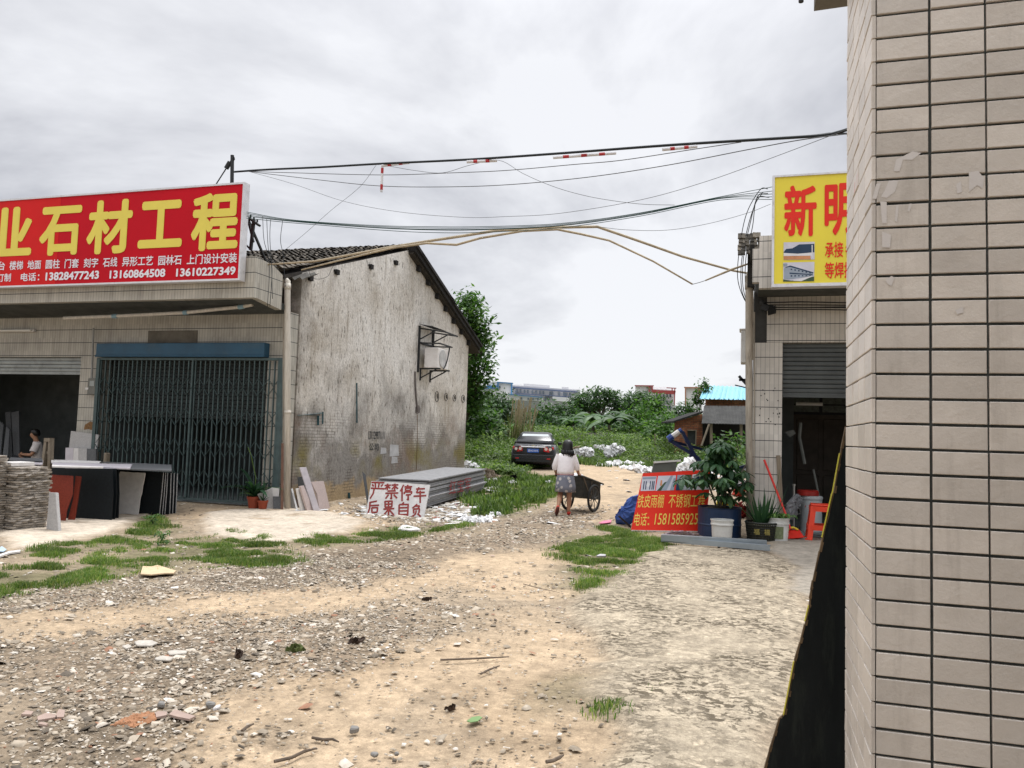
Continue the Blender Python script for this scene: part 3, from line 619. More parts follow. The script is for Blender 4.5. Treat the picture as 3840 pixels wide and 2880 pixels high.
b = MB(); b.prism([(GXW + .02, 19.5, 6.70), (GXW + .02, 25.25, 4.63), (GXW + .02, 25.25, 4.47), (GXW + .02, 19.55, 6.54)], (.2, 0, 0)); b.beam((GXW + .16, 19.55, 6.71), (GXW + .16, 22.6, 5.62), .22, .09); b.beam((GXW + .16, 22.5, 5.63), (GXW + .16, 25.35, 4.61), .22, .07)
for k in range(7):
    y = 20.2 + k * .72; z = 6.46 - (y - 19.57) * .362; b.beam((GXW + .003, y, z - .02), (GXW + .1, y + .02, z - .03), .2, .16 + .06 * r.random())
b.build('verge', DARKT, HS)
for y, z in ((15.7, 5.16), (17.35, 5.64), (18.75, 6.05), (14.6, 4.80)): b = MB(); b.beam((GXW - .05, y, z), (GXW + .07, y, z), .13, .11); b.beam((GXW - .05, y + .0, z + .02), (GXW + .05, y, z + .02), .2, .05); b.build('purlin_end', DARKT, HS)
# eave sheet at the street corner
b = MB(); vs = []
for i in range(22):
    u = i / 21; zc = .035 * math.sin(i * 2.1); vs += [(-9.9 + u * 1.25, 13.95, 4.66 + zc), (-9.9 + u * 1.25, 14.5, 4.88 + zc)]
b.add(vs, [(2 * i, 2 * i + 2, 2 * i + 3, 2 * i + 1) for i in range(21)]); b.build('eave_sheet', mat('asbestos_dark', (.10, .095, .085), .95, .4), HS)
# marks brushed on the wall
INK = mat('black_paint', (.035, .04, .042), .8, .2); TEAL = mat('teal_paint', (.045, .12, .14), .8, .4); PAPER = mat('pasted_paper', (.46, .46, .46), .8, .25)
C4 = lambda x, y: (900 + x * 1000 / 2212, 1400 + y * 1000 / 2212)
def wall_text(mb, body, x0, y0, x1, y1, off):
    p = onX(*C4(x0, y1), GXW + .004); q = onX(*C4(x1, y1), GXW + .004); s_ = onX(*C4(x0, y0), GXW + .004)
    mb.text(body, p, (0, q[1] - p[1], q[2] - p[2]), (0, 0, s_[2] - p[2]), off)
b = MB(); wall_text(b, '131129971111', 1064, 478, 1200, 548, .01); wall_text(b, '公司', 1070, 580, 1148, 640, .01)
def brush(mb, pts, wd, fn=C4, X=GXW + .004):
    P = [onX(*fn(*p), X) for p in pts]
    for a, c_ in zip(P, P[1:]): mb.beam(a, c_, .002, wd, (1, 0, 0))
for cx_, cy_, rx_, ry_ in ((1632, 192, 15, 44), (1708, 195, 13, 33), (1778, 204, 13, 28), (1850, 210, 13, 32)):
    brush(b, [(cx_ + rx_ * math.sin(a), cy_ - ry_ * math.cos(a)) for a in np.linspace(0, 6.28, 11)], .03); brush(b, [(cx_, cy_ - ry_ * .5), (cx_ + 3, cy_ + ry_ * .4)], .05)
b.build('scrawl', INK, HS)
b = MB(); brush(b, [(475, 350), (680, 330)], .06); brush(b, [(683, 320), (682, 420)], .06); brush(b, [(640, 350), (640, 430)], .10); brush(b, [(965, 80), (966, 410)], .06); brush(b, [(560, 345), (640, 350)], .10); brush(b, [(895, 990), (900, 1060)], .12)
b.build('paint_scrawl', TEAL, HS)
b = MB()
for x0, y0, x1, y1 in ((1240, 590, 1318, 690), (1165, 615, 1215, 670), (1255, 690, 1308, 748)):
    P = [onX(*C4(*p), GXW + .003) for p in ((x0, y1), (x1, y1 - 6), (x1 - 3, y0 + 4), (x0 + 5, y0))]; b.add(P, [(0, 1, 2, 3)])
b.build('paper_scraps', PAPER, HS)
# air conditioner outside the gable, its ironwork
C9 = lambda x, y: (1500 + x * 300 / 1244, 1200 + y * 300 / 1244)
yA = onX(*C9(278, 800), GXW)[1]; zA = 3.62; yA = 20.62
AC = thing('air_conditioner', 'white air conditioner unit on an iron bracket high on the old house wall', 'air conditioner', (GXW + .45, yA + .4, 3.4))
AW = mat('ac_casing', (.80, .77, .74), .45, .12, 4, .05, 40, stain=((.35, .28, .22), .3))
b = MB(); b.box(GXW + .14, GXW + .56, yA, yA + .84, 3.44, 4.02); b.build('case', AW, AC, bevel=.02, seg=2)
b = MB(); b.lathe([(.245, 0), (.26, .012), (.25, .02)], (0, 0, 0), 28); o = MB()
o.add([(GXW + .561 + z, yA + .33 + x, 3.73 + y) for x, y, z in b.v], b.f); o.build('fan_ring', mat('ac_grille_white', (.55, .55, .54), .5), AC)
b = MB(); b.add([(GXW + .563, yA + .33 + .24 * math.cos(a), 3.73 + .24 * math.sin(a)) for a in np.linspace(0, 6.28, 25)[:-1]], [tuple(range(24))]); b.build('fan_opening', mat('fan_dark', (.05, .06, .08), .4), AC)
b = MB()
for k in range(-5, 6): h = math.sqrt(max(0, .24 ** 2 - (k * .043) ** 2)); b.box(GXW + .565, GXW + .575, yA + .33 + k * .043 - .006, yA + .33 + k * .043 + .006, 3.73 - h, 3.73 + h)
b.build('grille', mat('grille_blue', (.25, .33, .42), .4), AC)
BR = thing('wall_bracket', 'dark iron awning frame and shelf bracket around the air conditioner', 'bracket', (GXW + .3, yA + .3, 3.2))
b = MB()
b.box(GXW, GXW + .05, yA - .17, yA - .11, 3.3, 4.62); b.box(GXW, GXW + .06, yA - .16, yA + .86, 4.12, 4.17); b.box(GXW, GXW + .06, yA + .84, yA + .9, 3.9, 4.62)
for y in (yA - .1, yA + .82): b.beam((GXW, y, 4.14), (GXW + .66, y, 4.12), .036, .036); b.beam((GXW, y, 4.56), (GXW + .82, y, 4.44), .036, .036); b.beam((GXW + .02, y, 4.24), (GXW + .5, y, 4.48), .03, .03)
b.beam((GXW + .64, yA - .14, 4.12), (GXW + .64, yA + .86, 4.12), .036, .036); b.beam((GXW + .8, yA - .14, 4.44), (GXW + .8, yA + .86, 4.44), .036, .036)
b.build('awning_frame', METAL_D, BR)
b = MB(); vs = []
for i in range(19): vs += [(GXW + .02, yA - .2 + i * .06, 4.66 + .014 * (i % 2)), (GXW + .42, yA - .2 + i * .06, 4.60 + .014 * (i % 2))]
b.add(vs, [(2 * i, 2 * i + 1, 2 * i + 3, 2 * i + 2) for i in range(18)]); b.build('awning_sheet', METAL_D, BR)
b = MB()
for y in (yA + .05, yA + .78): b.beam((GXW, y, 3.42), (GXW + .62, y, 3.42), .05, .04); b.beam((GXW + .02, y, 3.15), (GXW + .5, y, 3.40), .04, .03); b.beam((GXW + .02, y, 3.08), (GXW + .02, y, 3.43), .036, .036); b.build('shelf', METAL_D, BR); b = MB()
b = MB(); b.tube([(GXW + .62, yA + .72, 4.1), (GXW + .60, yA + .70, 3.9), (GXW + .615, yA + .60, 3.75), (GXW + .60, yA + .5, 3.55), (GXW + .59, yA + .38, 3.44)], .018, 6); b.build('chain', METAL_D, BR)
b = MB(); b.tube([onX(*C9(x, y), GXW + .03) for x, y in ((238, 800), (240, 1000), (252, 1200), (266, 1330), (275, 1430))], .026, 8); b.add([onX(*C9(x, y), GXW + .006) for x, y in ((240, 1360), (265, 1320), (300, 1330), (320, 1380), (310, 1440), (270, 1462), (235, 1445))], [tuple(range(7))])
tag(b.build('drain_hose', mat('hose_grey', (.17, .15, .14), .8)), 'grey hose running down the plaster below the air conditioner', 'hose')
b = MB(); b.tube([onX(*C9(x, y), GXW + .01) for x, y in ((270, 1470), (272, 1800), (262, 2130), (256, 2330))], .007, 5); tag(b.build('wall_wire', mat('rust_wire', (.20, .13, .07), .8)), 'thin rusty wire hanging down the plaster wall below the hose', 'wire')

# ================================================================ right shop
RY = 14.5
RB = thing('shop_building', 'white-tiled workshop with a half-raised shutter under the yellow sign', 'shop', (3, RY, 0))
b = MB(); b.box(.10, .585, RY, RY + .35, 0, 3.37); b.box(.32, 6.5, RY, RY + .35, 3.375, 4.28); b.box(4.2, 6.5, RY, RY + .35, 0, 3.37); b.build('wall', TILE_R, RB, uv=True)
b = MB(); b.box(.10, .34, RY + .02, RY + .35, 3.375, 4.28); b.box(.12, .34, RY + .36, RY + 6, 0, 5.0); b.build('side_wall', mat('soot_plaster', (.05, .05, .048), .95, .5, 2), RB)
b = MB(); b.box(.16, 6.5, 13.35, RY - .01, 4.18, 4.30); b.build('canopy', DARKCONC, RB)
b = MB(); b.box(.165, 6.5, 13.2, 13.345, 4.10, 4.96); b.box(.06, .163, 13.2, 13.345, 4.2, 4.75); b.build('parapet', TILE_R, RB, uv=True)
b = MB(); b.box(.35, 6.4, 19.6, 19.7, 2.75, 4.2); b.box(.35, 1.05, 19.6, 19.7, 0, 2.75); b.box(2.25, 6.4, 19.6, 19.7, 0, 2.75); b.box(6.4, 6.5, RY + .36, 19.7, 0, 4.2); b.box(.345, .45, RY + .36, 19.6, 0, 4.2); b.box(.345, 6.5, RY + .36, 19.7, 4.2, 4.25); b.box(.345, 6.5, RY - .02, 19.7, .03, .05); b.build('interior', ROOM, RB)
b = MB(); slatted(b, .59, 4.2, 2.50, 3.37, RY + .16, .078); b.box(.59, 4.2, RY + .13, RY + .17, 2.42, 2.50); b.build('roller_shutter', SHUTD, RB)
dr = MB(); dr.box(1.05, 2.25, 19.62, 19.68, .05, 2.30); DW = mat('door_wood', (.10, .082, .065), .6, .3, 4); door = dr.build('back_door', DW, RB)
b = MB()
for x0, x1 in ((1.12, 1.6), (1.7, 2.18)):
    for z0, z1 in ((.2, .9), (1.0, 2.2)): b.box(x0, x1, 19.59, 19.618, z0, z1)
b.build('door_panel', DW, door, bevel=.02)
b = MB(); b.box(1.05, 2.25, 19.62, 19.67, 2.30, 2.36); b.box(1.62, 1.68, 19.62, 19.67, 2.36, 2.75); b.box(1.05, 2.25, 19.635, 19.655, 2.52, 2.55); b.build('transom_bars', METAL_D, RB)
b = MB(); b.box(1.05, 2.25, 19.66, 19.665, 2.36, 2.75); b.build('transom_pane', mat('dusty_glass', (.11, .14, .11), .35, .7, 9, 0, 10, .5, stain=((.22, .27, .18), .8)), RB)
b = MB(); b.tube([onY(2985, 1514, 17), onY(3085, 1516, 17)], .035, 8); tag(b.build('tube_lamp', GLASSW), 'unlit tube lamp inside the workshop above the back door', 'lamp')
b = MB(); b.tube([onY(3075, 1880, 15.6), onY(3050, 1760, 15.6)], .02, 6); b.tube([onY(3018, 1740, 15.6), onY(2998, 1640, 15.6), onY(3003, 1585, 15.6)], .03, 6); b.add([onY(*p, 15.6) for p in ((2944, 1620), (2975, 1612), (2985, 1625), (2962, 1640))], [(0, 1, 2, 3)])
tag(b.build('hanging_tool', mat('tool_dull', (.14, .15, .14), .6)), 'dull grey tools hanging in the dark workshop', 'tool')
SGR = thing('signboard', 'yellow signboard with red characters and two small pictures above the workshop', 'sign', (2, 13.0, 4.1))
SZ0, SZ1, SX0 = 4.115, 5.845, .385
b = MB(); b.box(SX0, 6.2, 13.0, 13.14, SZ0, SZ1); b.build('panel', SYEL, SGR)
b = MB(); b.box(SX0 - .035, 6.2, 12.98, 13.16, SZ1, SZ1 + .03); b.box(SX0 - .035, 6.2, 12.95, 13.16, SZ0 - .05, SZ0); b.box(SX0 - .035, SX0, 12.98, 13.16, SZ0, SZ1); b.build('frame', ALU, SGR)
C7 = lambda x, y: (2600 + x * 700 / 1659, 600 + y * 700 / 1659)
b = MB(); YL = 12.994
for ch, x0, x1, yt, yb in (('新', 805, 1095, 222, 680), ('明', 1165, 1442, 205, 668)): sign_text(b, ch, x0, x1, (yb + 2, yb - 2), (yt + 4, yt - 4), YL, C7, .022)
b.build('main_lettering', SRED, SGR)
b = MB()
for ch, x0, x1, yt, yb in (('承接', 1170, 1332, 728, 866), ('各', 1350, 1425, 728, 866), ('等焊接', 1168, 1425, 906, 1050)): sign_text(b, ch, x0, x1, (yb, yb), (yt, yt), YL, C7, .012)
b.build('small_lettering', SRED, SGR)
PM = [mat('picture_sky', (.55, .55, .62), .5, .1), mat('picture_navy', (.02, .045, .09), .5, .2), mat('picture_orange', (.55, .25, .12), .5, .3), mat('picture_steel', (.28, .33, .40), .5, .15), mat('picture_green', (.05, .09, .05), .5, .3), mat('picture_snow', (.66, .66, .68), .5, .05)]
def pic(mb, fn, Y, poly, m, dz=0.0): mb.add([onY(*fn(*p), Y - dz) for p in poly], [tuple(range(len(poly)))[::-1]], m)
b = MB()
pic(b, C7, YL, [(803, 732), (1078, 727), (1077, 884), (802, 888)], 0); pic(b, C7, YL, [(803, 818), (825, 790), (880, 785), (940, 750), (1075, 745), (1075, 820), (930, 832), (805, 826)], 1, .002); pic(b, C7, YL, [(803, 850), (870, 852), (1040, 845), (1045, 882), (803, 886)], 2, .002); pic(b, C7, YL, [(803, 826), (930, 833), (1060, 822), (1060, 850), (803, 853)], 5, .003); pic(b, C7, YL, [(1052, 755), (1060, 755), (1060, 870), (1052, 870)], 5, .004)
pic(b, C7, YL, [(799, 912), (1076, 905), (1073, 1076), (798, 1081)], 0); pic(b, C7, YL, [(805, 965), (855, 940), (1065, 1000), (1065, 1030), (850, 1062), (806, 1055)], 3, .002); pic(b, C7, YL, [(805, 960), (860, 937), (1068, 998), (1065, 1008), (858, 950)], 1, .003); pic(b, C7, YL, [(798, 1060), (870, 1072), (960, 1062), (1073, 1035), (1073, 1076), (798, 1081)], 4, .0025); pic(b, C7, YL, [(880, 1073), (1050, 1030), (1070, 1030), (960, 1076)], 5, .0035); pic(b, C7, YL, [(855, 1000), (1060, 1015), (1060, 1022), (855, 1012)], 1, .003)
for k in range(6): x = 865 + k * 33; pic(b, C7, YL, [(x, 965 + k * 6), (x + 14, 967 + k * 6), (x + 14, 978 + k * 6), (x, 977 + k * 6)], 1, .004); pic(b, C7, YL, [(x, 1024), (x + 14, 1024), (x + 14, 1036 - k), (x, 1037 - k)], 1, .004)
pic(b, C7, YL, [(800, 920), (835, 919), (835, 945), (800, 946)], 3, .004)
b.build('pictures', PM, SGR)
# eave fragment, pipes, box and ironwork at the workshop corner
b = MB(); pE = onY(2776, 892, 14.0); r = np.random.default_rng(5)
for i in range(6):
    for j in range(5): o_ = pE + np.array([i * .062, -.06 * j, -.085 * j + .03]) + r.normal(0, .008, 3); b.obox(o_, (.033, 0, r.normal(0, .006)), (0, .055, .055), (0, -.008, .010))
tag(b.build('broken_eave', ROOFT), 'broken dark tile eave sticking out at the workshop corner', 'eave')
b = MB(); b.box(-.02, .10, 14.1, 14.5, 4.30, 4.9); b.box(.02, .09, 13.6, 14.1, 4.7, 4.92); tag(b.build('rotten_beam', DARKT), 'blackened roof timber under the broken tile eave', 'timber')
q = lambda x, y: onY(x, y, 14.25)
b = MB(); b.tube([q(2832, 1030), q(2822, 1022), q(2812, 1026), q(2808, 1040), q(2808, 1080), q(2808, 1300), q(2809, 1600), q(2812, 1990)], .060, 14); b.tube([q(2808, 1060), q(2808, 1085)], .069, 14); tag(b.build('drain_pipe', PVCD, smooth=True), 'stained drain pipe standing at the workshop corner', 'pipe')
b = MB(); b.tube([onY(2829, 1170, 14.4), onY(2829, 1500, 14.4), onY(2826, 1990, 14.4)], .012, 6); b.tube([onY(2822, 1080, 14.35), onY(2822, 1350, 14.35)], .02, 6); tag(b.build('thin_conduit', PVCD), 'thin pale conduit between the stained drain pipe and the tiled pier', 'pipe')
p = onY(2779, 1240, 15.4); p2 = onY(2803, 1362, 15.4); b = MB(); b.box(p[0], p2[0], 15.3, 15.7, p2[2], p[2]); b.box(p[0] - .03, p2[0], 15.28, 15.72, p[2], p[2] + .03); tag(b.build('wall_cabinet', METAL_W, bevel=.01), 'pale cabinet fixed behind the workshop drain pipe', 'cabinet')
b = MB(); q = lambda x, y: onY(x, y, 15.2)
b.beam(q(2771, 1410), q(2798, 1440), .05, .05); b.beam(q(2771, 1425), q(2800, 1424), .05, .04); b.beam(q(2756, 1444), q(2798, 1454), .03, .02); tag(b.build('iron_hook', METAL_D), 'crossed dark irons jutting from the workshop side wall', 'ironwork')
b = MB(); q = lambda x, y: onY(x, y, 14.3)
for k in range(9): b.tube([q(2862 + 5 * math.sin(k * 2.2), 1130 + 5 * k), q(2880 + 4 * k, 1150 + 3 * math.cos(k * 3)), q(2905 + 3 * math.sin(k), 1150 + k * 3), q(2880, 1165 + 2 * k)], .012, 5)
b.tube([q(2852, 1128), q(2862, 1140)], .05, 8); b.beam(q(2855, 1150), q(2880, 1160), .14, .1)
for k in range(4): b.tube([q(2870, 1135 + k * 9), q(3000, 1132 + k * 9 + 3 * math.sin(k)), q(3200, 1136 + k * 9)], .011, 5)
tag(b.build('cable_tangle', METAL_D), 'tangle of black cables under the workshop canopy', 'cables')
b = MB(); rr = np.random.default_rng(3)
for _ in range(20): x, z = rr.uniform(.17, .55), rr.uniform(1.9, 2.65); b.box(x, x + .012 + .012 * rr.random(), RY - .004, RY, z, z + .02)
b.build('drill_holes', DARKT, RB)

# ================================================================ tiled pier beside the viewer
PXL, PYF, PYB = .2405, 1.731, 2.155
PR = thing('tiled_pier', 'big tiled pier of beige strip tiles close beside the viewer', 'pier', (.8, 1.9, 0))
t = NT('beige_tile'); c = t.mix(1.0, (.65, .59, .52), t.ramp(t.geo.outputs['Random Per Island'], [(0, .86), (1, 1.06)]), 'MULTIPLY')
c = t.mix(1.0, c, t.ramp(t.noise(7, 6, .65), [(.3, .88), (.7, 1.07)]), 'MULTIPLY'); c = t.mix(t.ramp(t.noise(1.0, 6, .7, sc=(14, 14, 1.6)), [(.55, 0), (.8, .5)]), c, (.27, .235, .195))
sp_ = t.n('ShaderNodeSeparateXYZ'); t.l(t.pos, sp_.inputs[0])
sm = t.math('MULTIPLY', t.ramp(t.noise(1.0, 6, .75, sc=(40, 40, 9)), [(.52, 0), (.66, .85)]), t.math('MULTIPLY', t.ramp(t.math('ABSOLUTE', t.math('SUBTRACT', t.math('DIVIDE', sp_.outputs[2], 2.0), .62)), [(.10, 1), (.26, 0)]), t.math('LESS_THAN', sp_.outputs[0], PXL - .001)))
sm = t.math('MULTIPLY', sm, t.ramp(t.noise(6, 3), [(.47, 0), (.6, 1)]))
c = t.mix(sm, c, (.13, .12, .115))
rd = t.math('MULTIPLY', t.ramp(t.noise(1.0, 5, .7, sc=(1, 55, 3)), [(.54, 0), (.64, .8)]), t.math('MULTIPLY', t.math('GREATER_THAN', sp_.outputs[2], 2.05), t.math('LESS_THAN', sp_.outputs[0], PXL - .001)))
rd = t.math('MULTIPLY', rd, t.ramp(t.math('ABSOLUTE', t.math('SUBTRACT', sp_.outputs[1], 1.95)), [(.03, 1), (.09, 0)]))
c = t.mix(rd, c, (.55, .16, .12))
t.bump(t.math('ADD', t.noise(95, 5, .6), t.math('MULTIPLY', t.noise(22, 3), .6)), .22, .006)
PTILE = t.fin(c, .38, .4)
GROUT = mat('grout_dark', (.075, .082, .078), .95, .45, 30, .6, 160)
b = MB(); b.box(PXL + .007, 1.62, PYF + .007, PYB - .004, -.05, 3.42); b.build('grout_core', GROUT, PR)
b = MB(); b.box(PXL + .01, 5.2, -1.9, -1.7, 0, 3.2); b.build('added_shade_wall', CONC, PR); b = MB(); b.box(PXL + .012, 5.2, -1.9, .5, 3.2, 3.35); b.build('added_shade_ceiling', CONC, PR)  # unseen wall and ceiling added behind the viewer to shade the pier front
b = MB(); r = np.random.default_rng(8); g = .0055
def ptile(mb, o, a, bb, nn, w_, h_, th):
    """one pressed tile: chamfered slab; o lower left corner of its face"""
    k = .0013; j = r.normal(0, .00025, 3); o = V3(o) + j; ch = [(0, 0), (w_, 0), (w_, h_), (0, h_)]; ci = [(k, k), (w_ - k, k), (w_ - k, h_ - k), (k, h_ - k)]
    tw = r.normal(0, .0004, 4)
    vs = [o + V3(a) * x + V3(bb) * y - V3(nn) * th for x, y in ch] + [o + V3(a) * x + V3(bb) * y - V3(nn) * k for x, y in ch] + [o + V3(a) * x + V3(bb) * y + V3(nn) * tw[i] for i, (x, y) in enumerate(ci)]
    fs = [(8, 9, 10, 11)] + [(i + L * 4, (i + 1) % 4 + L * 4, (i + 1) % 4 + L * 4 + 4, i + L * 4 + 4) for L in (0, 1) for i in range(4)]
    mb.add(vs, fs)
for k in range(0, 68):
    z = k * .05 - .003 + g / 2
    for i in range(14):   # front face
        x0 = PXL + .0095 + i * .1002; ptile(b, (x0 + (.0022 if i else 0), PYF, z), (1, 0, 0), (0, 0, 1), (0, -1, 0), .0962 if i else .0968, .05 - g, .008)
    for i in range(5):    # face towards the lane, its outer tiles lapping the corner
        wl_ = .0950 if i < 4 else .030; y1_ = PYF + i * .0985 + wl_; ptile(b, (PXL, y1_, z), (0, -1, 0), (0, 0, 1), (-1, 0, 0), wl_, .05 - g * .55, .0078)
b.build('tiles', PTILE, PR)
b = MB(); pS = onY(3052, 42, 2.34); b.prism([(pS[0], 2.16, pS[2] + .01), (pS[0] + .3, 2.16, pS[2] + .004), (1.7, 2.16, pS[2] + .01), (1.7, 2.34, pS[2]), (pS[0] + .2, 2.34, pS[2] + .006), (pS[0], 2.34, pS[2])], (0, 0, .16)); tag(b.build('canopy_slab', CONC), 'rough concrete canopy slab over the tiled pier', 'canopy')
b = MB(); b.tube([onY(3005, -30, 2.6), onY(3004, 8, 2.6)], .008, 8); tag(b.build('cable_end', METAL_D), 'black cable end hanging beside the canopy slab', 'cable')
SCR = mat('old_paste', (.66, .615, .575), .7, .1); b = MB(); C10 = lambda x, y: (2900 + x * 940 / 1083, y * 940 / 1083); YQ = PYF - .0012
for poly in ([(600, 655), (640, 660), (600, 690), (560, 690), (545, 740), (520, 740), (530, 690)], [(500, 780), (540, 782), (525, 830), (490, 855), (465, 850), (480, 825)], [(462, 870), (490, 872), (490, 965), (470, 965)], [(530, 885), (542, 885), (535, 960), (525, 955)], [(470, 1000), (508, 1015), (505, 1070), (470, 1068)], [(588, 880), (600, 880), (588, 915), (580, 910)], [(445, 795), (465, 790), (445, 860), (428, 858)], [(485, 1210), (510, 1192), (525, 1200), (510, 1235), (495, 1228)], [(790, 800), (810, 780), (815, 830), (795, 836)], [(845, 745), (885, 738), (910, 770), (905, 815), (880, 800), (845, 830)], [(785, 1340), (820, 1325), (822, 1350), (795, 1358)]):
    b.add([onY(*C10(*p), YQ) for p in poly], [tuple(range(len(poly)))[::-1]])
b.build('paste_stain', SCR, PR)
# big dark board leaning behind the pier
BD = thing('leaning_board', 'big black board with a splintered yellow-taped edge leaning behind the pier', 'board', (.4, 2.3, 0))
def bp(x, y): return onY(x, y, 2.28)
edge_ = [(3176, 1600), (3128, 1850), (3050, 2180), (3038, 2280), (2985, 2480), (2945, 2680), (2925, 2700), (2872, 2880), (2800, 3150), (2730, 3440), (2700, 3560)]
L_ = [bp(*p) for p in edge_]; zb = 0.0; b = MB()
b.prism([(p[0] + .0005, 2.28, p[2]) for p in L_ if p[2] > 0] + [(.2, 2.28, .004), (.75, 2.28, .004), (.75, 2.28, 1.66)], (0, .012, 0)); b.build('panel', mat('board_black', (.014, .016, .016), .9, .4, 2, .2, 40, .1, stain=((.03, .035, .028), .6), sc=(6, 1, 1)), BD)
b = MB(); rr = np.random.default_rng(2)
for p, q_ in zip(L_[:-1], L_[1:]):
    if q_[2] < 0: break
    for k in range(3):
        a, c_ = p + (q_ - p) * k / 3, p + (q_ - p) * (k + 1) / 3; b.beam(a + (-.0, .012, 0), c_ + (rr.uniform(-.003, .003), .006, 0), .006, .016, (0, 1, 0))
b.build('wood_edge', mat('splintered_edge', (.13, .085, .045), .9, .5, 20), BD)
YTAPE = mat('tape_yellow', (.62, .55, .06), .5, .15); b = MB()
for i0, i1, f0, f1 in ((0, 1, .4, 1), (1, 2, 0, .5), (3, 4, 0, .25), (4, 5, .0, 1), (2, 3, .9, 1)):
    p, q_ = L_[i0], L_[i1]; a, c_ = p + (q_ - p) * f0, p + (q_ - p) * f1; b.beam(a + (-.006, -.002, 0), c_ + (-.005, -.002, 0), .0028, .004, (0, 1, 0)); b.build('yellow_tape', YTAPE, BD); b = MB()

# ================================================================ stone yard and small things
def crop(x0, y0, w_, W_):
    k = w_ / W_; return lambda x, y: (x0 + x * k, y0 + y * k)
CA = crop(0, 1560, 720, 2212); C8 = crop(2300, 1500, 900, 2212); C5 = crop(1700, 1350, 800, 2212); C6 = crop(2200, 1350, 800, 2212)
CL = crop(0, 1900, 1300, 2201); CM = crop(1200, 1900, 1300, 2201); CR = crop(2550, 1650, 640, 2212)
def lean_plane(gL, gR, lean):
    u = gR - gL; u[2] = 0; u = _unit(u); wv = np.array([-u[1], u[0], 0])
    if np.dot(wv, (gL + gR) / 2 - EY) < 0: wv = -wv
    return gL, np.cross(u, np.array([0, 0, 1]) * math.cos(lean) + wv * math.sin(lean)), wv
def slab(name, label, cat, poly, g, fn, lean, thick, m, group=None, bevel=0):
    """a flat piece standing on the ground line g and leaning back; poly is its outline in the photograph"""
    p0, n, wv = lean_plane(onG(*fn(*g[0])), onG(*fn(*g[1])), lean); P = [onP(*fn(*p), p0, n) for p in poly]
    nn = _unit(n); nn = nn if np.dot(nn, wv) > 0 else -nn
    b = MB(); b.prism(P, nn * thick); return tag(b.build(name, m, bevel=bevel), label, cat, group)
def lying(name, label, cat, poly, fn, thick, m, group=None, lift=.004, bevel=0, rough=0.0):
    P = [onG(*fn(*p)) for p in poly]; r_ = np.random.default_rng(len(label)); zc = max(float(gnd(p[0], p[1])) for p in P) + lift
    b = MB(); b.prism([(p[0], p[1], zc + rough * r_.uniform(-1, 1)) for p in P], (0, 0, thick)); return tag(b.build(name, m, bevel=bevel), label, cat, group)
def crumple(name, label, cat, poly, g, fn, lean, depth, m, group=None, seed=1, N_=40, rough=.35):
    """a rumpled sheet or bag with the outline poly, bulging towards the front"""
    p0, n, wv = lean_plane(onG(*fn(*g[0])), onG(*fn(*g[1])), lean); nn = _unit(n); nn = -nn if np.dot(nn, wv) > 0 else nn
    P = [onP(*fn(*p), p0, n) for p in poly]; c_ = sum(P) / len(P); r_ = np.random.default_rng(seed); B = []
    L = len(P)
    for k in range(N_): t_ = k * L / N_; i = int(t_); B.append(P[i] + (P[(i + 1) % L] - P[i]) * (t_ - i))
    size = np.mean([np.linalg.norm(q - c_) for q in B]); rings = [[q + nn * (-depth * .4) for q in B]]
    for s_ in (1.0, .82, .62, .42, .2):
        rings.append([c_ + (q - c_) * s_ * (1 + r_.normal(0, .05)) + nn * (depth * math.sqrt(max(0, 1 - s_ * s_)) + depth * r_.normal(0, rough)) for q in B])
    b = MB(); b.loft(rings); return tag(b.build(name, m), label, cat, group)
GRANITE = mat('granite_grey', (.42, .41, .40), .6, .2, 40, .2, 120, stain=((.15, .15, .15), .5))
SLATE = islandmat('rough_slab', [(0, (.17, .15, .128)), (.5, (.31, .275, .235)), (1, (.48, .44, .385))], .9, .5, 60)
BLACKG = mat('granite_black', (.007, .010, .012), .55, .4, 30, .05, 60, .2)
REDG = mat('granite_red', (.21, .032, .016), .5, .35, 60, .1, 90)
LILAC = mat('marble_lilac', (.50, .47, .50), .4, .12, 8, .1, 40); WHITES = mat('stone_white', (.62, .60, .58), .6, .15, 10, .2, 60)
PINKS = mat('stone_pink', (.46, .38, .36), .6, .15, 30, .2, 60); DARKG = mat('granite_dark', (.11, .115, .12), .5, .3, 40, .15, 60)
EDGEW = mat('chalky_edge', (.36, .36, .36), .8, .4, 40, .3, 60)
# --- stacks of rough slabs, each slab a thing
r = np.random.default_rng(21)
def rough_slab(L_, D_, h, j=.012):
    b = MB(); n = 9; pts = []
    for a, c_ in (((0, 0), (L_, 0)), ((L_, 0), (L_, D_)), ((L_, D_), (0, D_)), ((0, D_), (0, 0))):
        for k in range(n): pts.append((a[0] + (c_[0] - a[0]) * k / n + r.normal(0, j), a[1] + (c_[1] - a[1]) * k / n + r.normal(0, j)))
    lo = [(x, y, 0) for x, y in pts]; hi = [(x + r.normal(0, j * .5), y + r.normal(0, j * .5), h) for x, y in pts]; b.loft([lo, hi]); return b
def stack(corner, along, L_, D_, n, h, label, group, name='stone_slab', m=None, j=.019, gap=.007):
    a = _unit(V3(along)); ang = math.atan2(a[1], a[0]); protos = []
    for k in range(n):
        z = corner[2] + k * h; dx, dy = r.normal(0, j * .8, 2)
        if k < 5: o = rough_slab(L_, D_, h - gap, j).build(name, m or SLATE, origin=(0, 0, 0)); tag(o, label, 'slab', group); protos.append(o)
        else: o = protos[k % 5].copy(); COL.objects.link(o)
        o.location = (corner[0] + dx, corner[1] + dy, z); o.rotation_euler = (0, 0, ang + r.normal(0, .012))
cA, cB = onG(52, 1996), onG(176, 1984); al = cB - cA; al[2] = 0
cA[2] = float(gnd(*cA[:2])) + .01
